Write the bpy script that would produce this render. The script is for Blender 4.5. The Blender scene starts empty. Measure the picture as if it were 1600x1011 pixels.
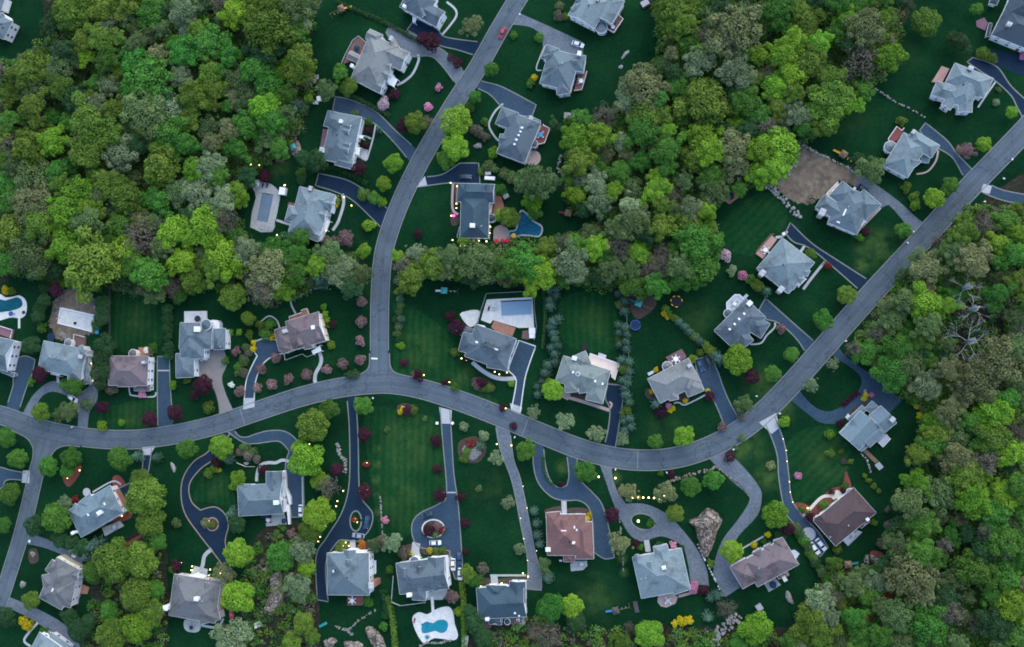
import bpy, bmesh, math, random
import numpy as np
from mathutils import Vector, Quaternion
from mathutils.geometry import tessellate_polygon

C = bpy.context.scene.collection
SC = bpy.context.scene
rnd = random.Random(7)

# ------------------------------------------------------------------ camera
CAM_H = 365.0            # metres above the ground
FPX = 1500.0             # focal length in photo pixels (1600 wide)
NADIR = (1050.0, 610.0)   # photo pixel straight below the camera
cam = bpy.data.cameras.new('camera')
camo = bpy.data.objects.new('camera', cam)
C.objects.link(camo)
cam.sensor_width = 36.0
cam.lens = 36.0 * FPX / 1600.0
cam.clip_start = 1.0
cam.clip_end = 4000.0
_d = Vector(((NADIR[0]-800)/FPX, -(NADIR[1]-505.5)/FPX, -1)).normalized()
CQ = _d.rotation_difference(Vector((0, 0, -1)))
camo.rotation_mode = 'QUATERNION'
camo.rotation_quaternion = CQ
camo.location = (0, 0, CAM_H)
SC.camera = camo

# ------------------------------------------------------------------ light: dusk under a soft sky
w = bpy.data.worlds.new('World'); SC.world = w; w.use_nodes = True
nt = w.node_tree; nt.nodes.clear()
sky = nt.nodes.new('ShaderNodeTexSky'); sky.sky_type = 'NISHITA'; sky.sun_disc = False
SUN_EL, SUN_AZ = math.radians(40), math.radians(25)
sky.sun_elevation = SUN_EL; sky.sun_rotation = SUN_AZ
bg = nt.nodes.new('ShaderNodeBackground'); bg.inputs[1].default_value = 0.15
wo = nt.nodes.new('ShaderNodeOutputWorld')
nt.links.new(sky.outputs[0], bg.inputs[0]); nt.links.new(bg.outputs[0], wo.inputs[0])
sl = bpy.data.lights.new('sun', 'SUN'); sl.energy = 0.85; sl.angle = math.radians(85); sl.color = (1.0, 0.98, 0.95)
so = bpy.data.objects.new('sun', sl); C.objects.link(so)
_sd = Vector((math.sin(SUN_AZ)*math.cos(SUN_EL), math.cos(SUN_AZ)*math.cos(SUN_EL), math.sin(SUN_EL)))
so.rotation_mode = 'QUATERNION'; so.rotation_quaternion = Vector((0, 0, 1)).rotation_difference(_sd)
so.location = _sd*200
vs = SC.view_settings
SC.display_settings.display_device = 'sRGB'
vs.view_transform = 'Standard'; vs.look = 'None'; vs.gamma = 1.0; vs.exposure = 1.34
SC.cycles.filter_width = 1.8
SC.cycles.max_bounces = 6

# ------------------------------------------------------------------ helpers
MPX = 0.243              # metres per photo pixel on the ground, near the middle
def P(x, y, z=0.0):
    v = CQ @ Vector(((x-800)/FPX, -(y-505.5)/FPX, -1))
    t = (z-CAM_H)/v.z
    return Vector((v.x*t, v.y*t, z))
def sc(x, y, z=0.0):
    return (P(x+1, y, z)-P(x-1, y, z)).length/2
def proj(X, Y, Z=0.0):
    v = CQ.inverted() @ Vector((X, Y, Z-CAM_H))
    return 800+FPX*v.x/-v.z, 505.5-FPX*v.y/-v.z

class MB:
    def __init__(s): s.v = []; s.f = []; s.m = []
    def add(s, vs, fs, mi=0):
        b = len(s.v); s.v.extend([tuple(q) for q in vs])
        for f in fs: s.f.append([b+i for i in f]); s.m.append(mi)
    def box(s, c, sx, sy, sz, rz=0.0, mi=0, taper=1.0):
        cs, sn = math.cos(rz), math.sin(rz); vs = []
        for z, t in ((0, 1.0), (sz, taper)):
            for a, b in ((-1, -1), (1, -1), (1, 1), (-1, 1)):
                x, y = a*sx/2*t, b*sy/2*t
                vs.append((c[0]+x*cs-y*sn, c[1]+x*sn+y*cs, c[2]+z))
        s.add(vs, [(3, 2, 1, 0), (4, 5, 6, 7), (0, 1, 5, 4), (1, 2, 6, 5), (2, 3, 7, 6), (3, 0, 4, 7)], mi)
    def tube(s, a, b, r0, r1, n=6, mi=0):
        a = Vector(a); b = Vector(b); d = (b-a)
        if d.length < 1e-6: return
        d.normalize(); u = d.orthogonal().normalized(); q = d.cross(u); vs = []
        for c, r in ((a, r0), (b, r1)):
            for i in range(n):
                t = 2*math.pi*i/n; vs.append(c+u*math.cos(t)*r+q*math.sin(t)*r)
        s.add(vs, [(i, (i+1) % n, n+(i+1) % n, n+i) for i in range(n)]+[tuple(range(n-1, -1, -1)), tuple(range(n, 2*n))], mi)
    def cyl(s, c, r, h, n=20, mi=0, r2=None):
        s.tube(c, (c[0], c[1], c[2]+h), r, r if r2 is None else r2, n, mi)
    def cone(s, c, r, h, n=8, mi=0, rot=0.0):
        vs = [(c[0]+r*math.cos(rot+2*math.pi*i/n), c[1]+r*math.sin(rot+2*math.pi*i/n), c[2]) for i in range(n)]+[(c[0], c[1], c[2]+h)]
        s.add(vs, [(i, (i+1) % n, n) for i in range(n)]+[tuple(range(n-1, -1, -1))], mi)
    def sph(s, c, r, n=8, mi=0, sz=1.0):
        vs = [(c[0], c[1], c[2]-r*sz)]; fs = []
        for j in range(1, 5):
            a = -math.pi/2+math.pi*j/5
            for i in range(n):
                t = 2*math.pi*i/n; vs.append((c[0]+r*math.cos(a)*math.cos(t), c[1]+r*math.cos(a)*math.sin(t), c[2]+r*sz*math.sin(a)))
        vs.append((c[0], c[1], c[2]+r*sz)); L = len(vs)-1
        for i in range(n):
            k = (i+1) % n; fs.append((0, 1+k, 1+i)); fs.append((L, L-n+i, L-n+k))
            for j in range(3): fs.append((1+j*n+i, 1+j*n+k, 1+(j+1)*n+k, 1+(j+1)*n+i))
        s.add(vs, fs, mi)
    def prism(s, pts, z0, z1, mi=0, side=None):
        n = len(pts); pts = [(q[0], q[1]) for q in pts]
        A = sum(pts[i][0]*pts[(i+1) % n][1]-pts[(i+1) % n][0]*pts[i][1] for i in range(n))
        if A < 0: pts = pts[::-1]
        A = abs(A)/2; best = None
        for how in range(3):
            try:
                if how == 0: tri = [tuple(t) for t in tessellate_polygon([[Vector((q[0], q[1], 0)) for q in pts]])]
                else:
                    bm = bmesh.new(); bv = [bm.verts.new((q[0], q[1], 0)) for q in pts]; bm.verts.index_update()
                    if how == 1: bm.faces.new(bv); bmesh.ops.triangulate(bm, faces=bm.faces[:], ngon_method='BEAUTY')
                    else: bmesh.ops.triangle_fill(bm, use_beauty=True, edges=[bm.edges.new((bv[i], bv[(i+1) % n])) for i in range(n)])
                    tri = [tuple(v.index for v in f.verts) for f in bm.faces]; bm.free()
                tf = []; tot = 0.0
                for t in tri:
                    a, b, c = [pts[i] for i in t]; k = (b[0]-a[0])*(c[1]-a[1])-(b[1]-a[1])*(c[0]-a[0]); tot += abs(k)/2
                    tf.append((t[0], t[2], t[1]) if k < 0 else t)
                err = abs(tot-A)
                if best is None or err < best[0]: best = (err, tf)
                if err < 0.004*A+0.01: break
            except Exception: pass
        if best[0] > 0.03*A: print('POLY', n, round(A, 1), round(best[0], 2))
        vs = [(q[0], q[1], z1) for q in pts]; tf = best[1]
        s.add(vs, tf, mi)
        if z0 is not None:
            vs = [(q[0], q[1], z0) for q in pts]+[(q[0], q[1], z1) for q in pts]
            s.add(vs, [(i, (i+1) % n, n+(i+1) % n, n+i) for i in range(n)], mi if side is None else side)
    def build(s, name, mats, parent=None, loc=None, smooth=False):
        me = bpy.data.meshes.new(name); me.from_pydata(s.v, [], s.f)
        if not isinstance(mats, (list, tuple)): mats = [mats]
        for m in mats: me.materials.append(m)
        if len(mats) > 1: me.polygons.foreach_set('material_index', s.m)
        if smooth: me.polygons.foreach_set('use_smooth', [True]*len(s.f))
        me.update()
        return link(name, me, parent, loc)
def link(name, data, parent=None, loc=None):
    o = bpy.data.objects.new(name, data); C.objects.link(o)
    if parent is not None: o.parent = parent
    if loc is not None: o.location = loc
    return o
LABELS = []
def tag(o, label, cat, group=None, kind=None):
    o['label'] = label; o['category'] = cat
    if group: o['group'] = group
    if kind: o['kind'] = kind
    return o
def struct(o, label=None, cat=None):
    o['kind'] = 'structure'
    if label: o['label'] = label
    if cat: o['category'] = cat
    return o
def empty(name, loc, rz=0.0):
    o = link(name, None, None, loc); o.rotation_euler = (0, 0, rz); o.empty_display_size = 0.5; return o
def spline(pts, n=5, closed=False):
    out = []; N = len(pts)
    rng = range(N if closed else N-1)
    for i in rng:
        if closed: p0, p1, p2, p3 = [pts[(i+k) % N] for k in (-1, 0, 1, 2)]
        else: p0, p1, p2, p3 = pts[max(i-1, 0)], pts[i], pts[i+1], pts[min(i+2, N-1)]
        for j in range(n):
            t = j/n
            out.append(tuple(0.5*((2*p1[k])+(-p0[k]+p2[k])*t+(2*p0[k]-5*p1[k]+4*p2[k]-p3[k])*t*t+(-p0[k]+3*p1[k]-3*p2[k]+p3[k])*t**3) for k in (0, 1)))
    if not closed: out.append(tuple(pts[-1][:2]))
    return out
def offset(pts, d):
    out = []
    for i, p in enumerate(pts):
        a = pts[max(i-1, 0)]; b = pts[min(i+1, len(pts)-1)]
        dx, dy = b[0]-a[0], b[1]-a[1]; l = math.hypot(dx, dy) or 1
        out.append((p[0]-dy/l*d, p[1]+dx/l*d))
    return out
def ribbon(mb, pts, w, z0, z1, mi=0):
    """a strip along world points, standing from z0 to z1"""
    a = offset(pts, w/2); b = offset(pts, -w/2)
    for i in range(len(pts)-1):
        q = [a[i], b[i], b[i+1], a[i+1]]
        mb.add([(x, y, z1) for x, y in q], [(0, 1, 2, 3)], mi)
        mb.add([(a[i][0], a[i][1], z0), (a[i+1][0], a[i+1][1], z0), (a[i+1][0], a[i+1][1], z1), (a[i][0], a[i][1], z1)], [(0, 1, 2, 3)], mi)
        mb.add([(b[i][0], b[i][1], z0), (b[i+1][0], b[i+1][1], z0), (b[i+1][0], b[i+1][1], z1), (b[i][0], b[i][1], z1)], [(3, 2, 1, 0)], mi)
    for q in (0, -1):
        mb.add([(a[q][0], a[q][1], z0), (b[q][0], b[q][1], z0), (b[q][0], b[q][1], z1), (a[q][0], a[q][1], z1)], [(0, 1, 2, 3)], mi)
def Ws(pts, z=0.0): return [P(x, y, z)[:2] for x, y in pts]
def inside(x, y, poly):
    c = False; j = len(poly)-1
    for i in range(len(poly)):
        xi, yi = poly[i]; xj, yj = poly[j]
        if (yi > y) != (yj > y) and x < (xj-xi)*(y-yi)/(yj-yi)+xi: c = not c
        j = i
    return c

# ------------------------------------------------------------------ materials
def _mat(name):
    m = bpy.data.materials.new(name); m.use_nodes = True
    n = m.node_tree.nodes; return m, n, m.node_tree.links, n['Principled BSDF']
def mat(name, c1, c2=None, scale=0.5, rough=0.85, spec=0.3, c3=None, scale2=8.0, bump=0.0, obj=False, metal=0.0):
    """two or three colours mixed by noise in world (or object) metres"""
    m, n, l, b = _mat(name)
    b.inputs['Roughness'].default_value = rough; b.inputs['Specular IOR Level'].default_value = spec
    b.inputs['Metallic'].default_value = metal
    tc = n.new('ShaderNodeTexCoord'); geo = n.new('ShaderNodeNewGeometry')
    src = tc.outputs['Object'] if obj else geo.outputs['Position']
    c2 = c2 or tuple(x*0.75 for x in c1)
    no = n.new('ShaderNodeTexNoise'); no.inputs['Scale'].default_value = scale; no.inputs['Detail'].default_value = 6; no.inputs['Roughness'].default_value = 0.65
    l.new(src, no.inputs['Vector'])
    cr = n.new('ShaderNodeValToRGB'); cr.color_ramp.elements[0].position = 0.33; cr.color_ramp.elements[1].position = 0.67
    cr.color_ramp.elements[0].color = (*c2, 1); cr.color_ramp.elements[1].color = (*c1, 1)
    l.new(no.outputs['Fac'], cr.inputs['Fac']); out = cr.outputs['Color']
    n2 = n.new('ShaderNodeTexNoise'); n2.inputs['Scale'].default_value = scale2; n2.inputs['Detail'].default_value = 4
    l.new(src, n2.inputs['Vector'])
    mx = n.new('ShaderNodeMix'); mx.data_type = 'RGBA'
    r2 = n.new('ShaderNodeMapRange'); r2.inputs[1].default_value = 0.45; r2.inputs[2].default_value = 0.75
    l.new(n2.outputs['Fac'], r2.inputs[0]); l.new(r2.outputs[0], mx.inputs[0])
    c3 = c3 or tuple(min(1, x*1.18) for x in c1)
    l.new(out, mx.inputs[6]); mx.inputs[7].default_value = (*c3, 1)
    l.new(mx.outputs[2], b.inputs['Base Color'])
    if bump:
        bp = n.new('ShaderNodeBump'); bp.inputs['Strength'].default_value = bump; bp.inputs['Distance'].default_value = 0.1
        l.new(n2.outputs['Fac'], bp.inputs['Height']); l.new(bp.outputs[0], b.inputs['Normal'])
    return m
WORN = [(1165, 700, 34, 1), (1200, 745, 26, .9), (1150, 740, 20, .6), (1370, 385, 40, 1), (1347, 414, 15, 1.3), (1190, 600, 34, .9), (1228, 642, 20, .8), (589, 700, 9, 1.1), (589, 725, 9, 1.2), (588, 750, 9, 1.1), (588, 775, 9, 1), (590, 800, 9, .9), (640, 690, 60, .55), (630, 780, 50, .45),
        (660, 545, 45, .55), (720, 590, 30, .5), (215, 500, 34, .6), (205, 650, 30, .55), (925, 500, 34, .5), (930, 935, 45, .5), (972, 872, 10, 1.3), (975, 895, 9, 1), (435, 262, 26, .8), (962, 745, 12, .9), (880, 730, 16, .8), (1090, 500, 40, .4), (1290, 720, 45, .4), (340, 765, 28, .4), (1410, 85, 30, .4), (1330, 190, 30, .35), (760, 760, 40, .3), (1480, 180, 18, .5), (690, 30, 20, .4), (1040, 670, 40, .35)]
def lawn_mat(name, c1, c2, c3, stripe=None):
    m, n, l, b = _mat(name); b.inputs['Roughness'].default_value = 0.95; b.inputs['Specular IOR Level'].default_value = 0.05
    geo = n.new('ShaderNodeNewGeometry'); src = geo.outputs['Position']
    a = n.new('ShaderNodeTexNoise'); a.inputs['Scale'].default_value = 0.045; a.inputs['Detail'].default_value = 8; a.inputs['Roughness'].default_value = 0.6
    l.new(src, a.inputs['Vector'])
    cr = n.new('ShaderNodeValToRGB'); e = cr.color_ramp.elements
    e[0].position = 0.3; e[0].color = (*c2, 1); e[1].position = 0.6; e[1].color = (*c1, 1)
    k = e.new(0.78); k.color = (*c3, 1)
    l.new(a.outputs['Fac'], cr.inputs['Fac']); out = cr.outputs['Color']
    f = n.new('ShaderNodeTexNoise'); f.inputs['Scale'].default_value = 0.9; f.inputs['Detail'].default_value = 9; f.inputs['Roughness'].default_value = 0.75
    l.new(src, f.inputs['Vector'])
    mr = n.new('ShaderNodeMapRange'); mr.inputs[1].default_value = 0.3; mr.inputs[2].default_value = 0.7; mr.inputs[3].default_value = 0.6; mr.inputs[4].default_value = 1.45
    l.new(f.outputs['Fac'], mr.inputs[0])
    mul = n.new('ShaderNodeVectorMath'); mul.operation = 'SCALE'; l.new(out, mul.inputs[0]); l.new(mr.outputs[0], mul.inputs['Scale']); out = mul.outputs[0]
    g = n.new('ShaderNodeTexNoise'); g.inputs['Scale'].default_value = 0.16; g.inputs['Detail'].default_value = 7; g.inputs['Roughness'].default_value = 0.7
    l.new(src, g.inputs['Vector']); mg = n.new('ShaderNodeMapRange'); mg.inputs[1].default_value = 0.55; mg.inputs[2].default_value = 0.8; mg.inputs[4].default_value = 0.55; l.new(g.outputs['Fac'], mg.inputs[0])
    mm = n.new('ShaderNodeMix'); mm.data_type = 'RGBA'; l.new(mg.outputs[0], mm.inputs[0]); l.new(out, mm.inputs[6]); mm.inputs[7].default_value = (c3[0]*1.5, c3[1]*1.05, c3[2]*1.15, 1); out = mm.outputs[2]
    acc = None
    for x, y, r_, k_ in WORN:
        p_ = P(x, y); dd = n.new('ShaderNodeVectorMath'); dd.operation = 'DISTANCE'; l.new(src, dd.inputs[0]); dd.inputs[1].default_value = p_
        zr = n.new('ShaderNodeMapRange'); zr.interpolation_type = 'SMOOTHSTEP'; zr.inputs[1].default_value = r_*MPX*0.15; zr.inputs[2].default_value = r_*MPX*1.15; zr.inputs[3].default_value = k_; zr.inputs[4].default_value = 0.0; l.new(dd.outputs['Value'], zr.inputs[0])
        if acc is None: acc = zr.outputs[0]
        else: mxn = n.new('ShaderNodeMath'); mxn.operation = 'MAXIMUM'; l.new(acc, mxn.inputs[0]); l.new(zr.outputs[0], mxn.inputs[1]); acc = mxn.outputs[0]
    nb = n.new('ShaderNodeMapRange'); nb.inputs[1].default_value = 0.36; nb.inputs[2].default_value = 0.62; l.new(g.outputs['Fac'], nb.inputs[0])
    wz = n.new('ShaderNodeMath'); wz.operation = 'MULTIPLY'; wz.use_clamp = True; l.new(acc, wz.inputs[0]); l.new(nb.outputs[0], wz.inputs[1])
    mw = n.new('ShaderNodeMix'); mw.data_type = 'RGBA'; l.new(wz.outputs[0], mw.inputs[0]); l.new(out, mw.inputs[6]); mw.inputs[7].default_value = (0.048, 0.094, 0.023, 1); out = mw.outputs[2]
    if stripe is not None:
        mp = n.new('ShaderNodeMapping'); mp.inputs['Rotation'].default_value = (0, 0, stripe); l.new(src, mp.inputs['Vector'])
        wv = n.new('ShaderNodeTexWave'); wv.inputs['Scale'].default_value = 0.11; wv.inputs['Distortion'].default_value = 3.5; wv.inputs['Detail'].default_value = 5; wv.inputs['Detail Scale'].default_value = 0.6
        l.new(mp.outputs[0], wv.inputs['Vector'])
        m2 = n.new('ShaderNodeMapRange'); m2.inputs[3].default_value = 0.90; m2.inputs[4].default_value = 1.14; l.new(wv.outputs['Fac'], m2.inputs[0])
        mu = n.new('ShaderNodeVectorMath'); mu.operation = 'SCALE'; l.new(out, mu.inputs[0]); l.new(m2.outputs[0], mu.inputs['Scale']); out = mu.outputs[0]
    l.new(out, b.inputs['Base Color']); return m
def leaf_mat(name, ca, cb):
    m, n, l, b = _mat(name); b.inputs['Roughness'].default_value = 0.7; b.inputs['Specular IOR Level'].default_value = 0.15
    at = n.new('ShaderNodeAttribute'); at.attribute_name = 'tint'
    oi = n.new('ShaderNodeObjectInfo')
    mx = n.new('ShaderNodeMix'); mx.data_type = 'RGBA'; l.new(at.outputs['Fac'], mx.inputs[0]); mx.inputs[6].default_value = (*ca, 1); mx.inputs[7].default_value = (*cb, 1)
    hs = n.new('ShaderNodeHueSaturation')
    mh = n.new('ShaderNodeMapRange'); mh.inputs[3].default_value = 0.484; mh.inputs[4].default_value = 0.514; l.new(oi.outputs['Random'], mh.inputs[0])
    mm = n.new('ShaderNodeMath'); mm.operation = 'MULTIPLY'; mm.inputs[1].default_value = 7.31; l.new(oi.outputs['Random'], mm.inputs[0])
    mf = n.new('ShaderNodeMath'); mf.operation = 'FRACT'; l.new(mm.outputs[0], mf.inputs[0])
    mv = n.new('ShaderNodeMapRange'); mv.inputs[3].default_value = 0.72; mv.inputs[4].default_value = 1.25; l.new(mf.outputs[0], mv.inputs[0])
    l.new(mh.outputs[0], hs.inputs['Hue']); l.new(mv.outputs[0], hs.inputs['Value']); l.new(mx.outputs[2], hs.inputs['Color'])
    l.new(hs.outputs[0], b.inputs['Base Color']); return m
def roof_mat(name, c, stain=0.5):
    m, n, l, b = _mat(name); b.inputs['Roughness'].default_value = 0.85; b.inputs['Specular IOR Level'].default_value = 0.12
    geo = n.new('ShaderNodeNewGeometry'); src = geo.outputs['Position']
    sp = n.new('ShaderNodeSeparateXYZ'); l.new(src, sp.inputs[0])
    # shingle courses: lines of equal height
    wz = n.new('ShaderNodeMath'); wz.operation = 'MULTIPLY'; wz.inputs[1].default_value = 22.0; l.new(sp.outputs['Z'], wz.inputs[0])
    sn = n.new('ShaderNodeMath'); sn.operation = 'SINE'; l.new(wz.outputs[0], sn.inputs[0])
    mr = n.new('ShaderNodeMapRange'); mr.inputs[1].default_value = -1; mr.inputs[3].default_value = 0.9; mr.inputs[4].default_value = 1.08; l.new(sn.outputs[0], mr.inputs[0])
    f = n.new('ShaderNodeTexNoise'); f.inputs['Scale'].default_value = 1.6; f.inputs['Detail'].default_value = 8; f.inputs['Roughness'].default_value = 0.75; l.new(src, f.inputs['Vector'])
    m2 = n.new('ShaderNodeMapRange'); m2.inputs[1].default_value = 0.3; m2.inputs[2].default_value = 0.7; m2.inputs[3].default_value = 0.78; m2.inputs[4].default_value = 1.2; l.new(f.outputs['Fac'], m2.inputs[0])
    g = n.new('ShaderNodeTexNoise'); g.inputs['Scale'].default_value = 0.16; g.inputs['Detail'].default_value = 5; g.inputs['Roughness'].default_value = 0.7; l.new(src, g.inputs['Vector'])
    m3 = n.new('ShaderNodeMapRange'); m3.inputs[1].default_value = 0.50; m3.inputs[2].default_value = 0.66; m3.inputs[3].default_value = 1.0; m3.inputs[4].default_value = stain; l.new(g.outputs['Fac'], m3.inputs[0])
    a = n.new('ShaderNodeMath'); a.operation = 'MULTIPLY'; l.new(mr.outputs[0], a.inputs[0]); l.new(m2.outputs[0], a.inputs[1])
    a2 = n.new('ShaderNodeMath'); a2.operation = 'MULTIPLY'; l.new(a.outputs[0], a2.inputs[0]); l.new(m3.outputs[0], a2.inputs[1])
    v = n.new('ShaderNodeVectorMath'); v.operation = 'SCALE'; v.inputs[0].default_value = c; l.new(a2.outputs[0], v.inputs['Scale'])
    l.new(v.outputs[0], b.inputs['Base Color']); return m
def glow(name, c, s):
    m, n, l, b = _mat(name); b.inputs['Emission Color'].default_value = (*c, 1); b.inputs['Emission Strength'].default_value = s
    b.inputs['Base Color'].default_value = (*c, 1); return m

def road_mat(name, c, c2):
    m = mat(name, c, c2, 0.12, 0.9, 0.08, tuple(x*1.14 for x in c), 2.2); n, l = m.node_tree.nodes, m.node_tree.links; b = n['Principled BSDF']
    src = b.inputs['Base Color'].links[0].from_socket; geo = n.new('ShaderNodeNewGeometry'); pos = geo.outputs['Position']
    at = n.new('ShaderNodeAttribute'); at.attribute_name = 'across'
    ab = n.new('ShaderNodeMath'); ab.operation = 'ABSOLUTE'; l.new(at.outputs['Fac'], ab.inputs[0])
    cr = n.new('ShaderNodeValToRGB'); e = cr.color_ramp.elements; e[0].position = 0.0; e[0].color = (.93, .93, .93, 1); e[1].position = 1.0; e[1].color = (.80, .80, .80, 1)
    for p, v in ((0.18, 0.96), (0.33, 1.12), (0.5, 1.0), (0.66, 1.10), (0.88, 0.97)): k = e.new(p); k.color = (v, v, v, 1)
    l.new(ab.outputs[0], cr.inputs[0])
    w = n.new('ShaderNodeTexNoise'); w.inputs['Scale'].default_value = 0.3; w.inputs['Detail'].default_value = 5; l.new(pos, w.inputs['Vector'])
    av = n.new('ShaderNodeVectorMath'); av.operation = 'MULTIPLY_ADD'; av.inputs[1].default_value = (7, 7, 7); l.new(w.outputs['Color'], av.inputs[0]); l.new(pos, av.inputs[2])
    v = n.new('ShaderNodeTexVoronoi'); v.feature = 'DISTANCE_TO_EDGE'; v.inputs['Scale'].default_value = 0.085; l.new(av.outputs[0], v.inputs['Vector'])
    mr = n.new('ShaderNodeMapRange'); mr.inputs[2].default_value = 0.02; mr.inputs[3].default_value = 0.62; mr.inputs[4].default_value = 1.0; l.new(v.outputs['Distance'], mr.inputs[0])
    v2 = n.new('ShaderNodeTexNoise'); v2.inputs['Scale'].default_value = 0.055; v2.inputs['Detail'].default_value = 3; l.new(pos, v2.inputs['Vector'])
    m2 = n.new('ShaderNodeMapRange'); m2.inputs[1].default_value = 0.35; m2.inputs[2].default_value = 0.65; m2.inputs[3].default_value = 0.84; m2.inputs[4].default_value = 1.1; l.new(v2.outputs['Fac'], m2.inputs[0])
    p1 = n.new('ShaderNodeMath'); p1.operation = 'MULTIPLY'; l.new(mr.outputs[0], p1.inputs[0]); l.new(m2.outputs[0], p1.inputs[1])
    x1 = n.new('ShaderNodeVectorMath'); x1.operation = 'MULTIPLY'; l.new(src, x1.inputs[0]); l.new(cr.outputs[0], x1.inputs[1])
    x2 = n.new('ShaderNodeVectorMath'); x2.operation = 'SCALE'; l.new(x1.outputs[0], x2.inputs[0]); l.new(p1.outputs[0], x2.inputs['Scale']); l.new(x2.outputs[0], b.inputs['Base Color']); return m
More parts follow.
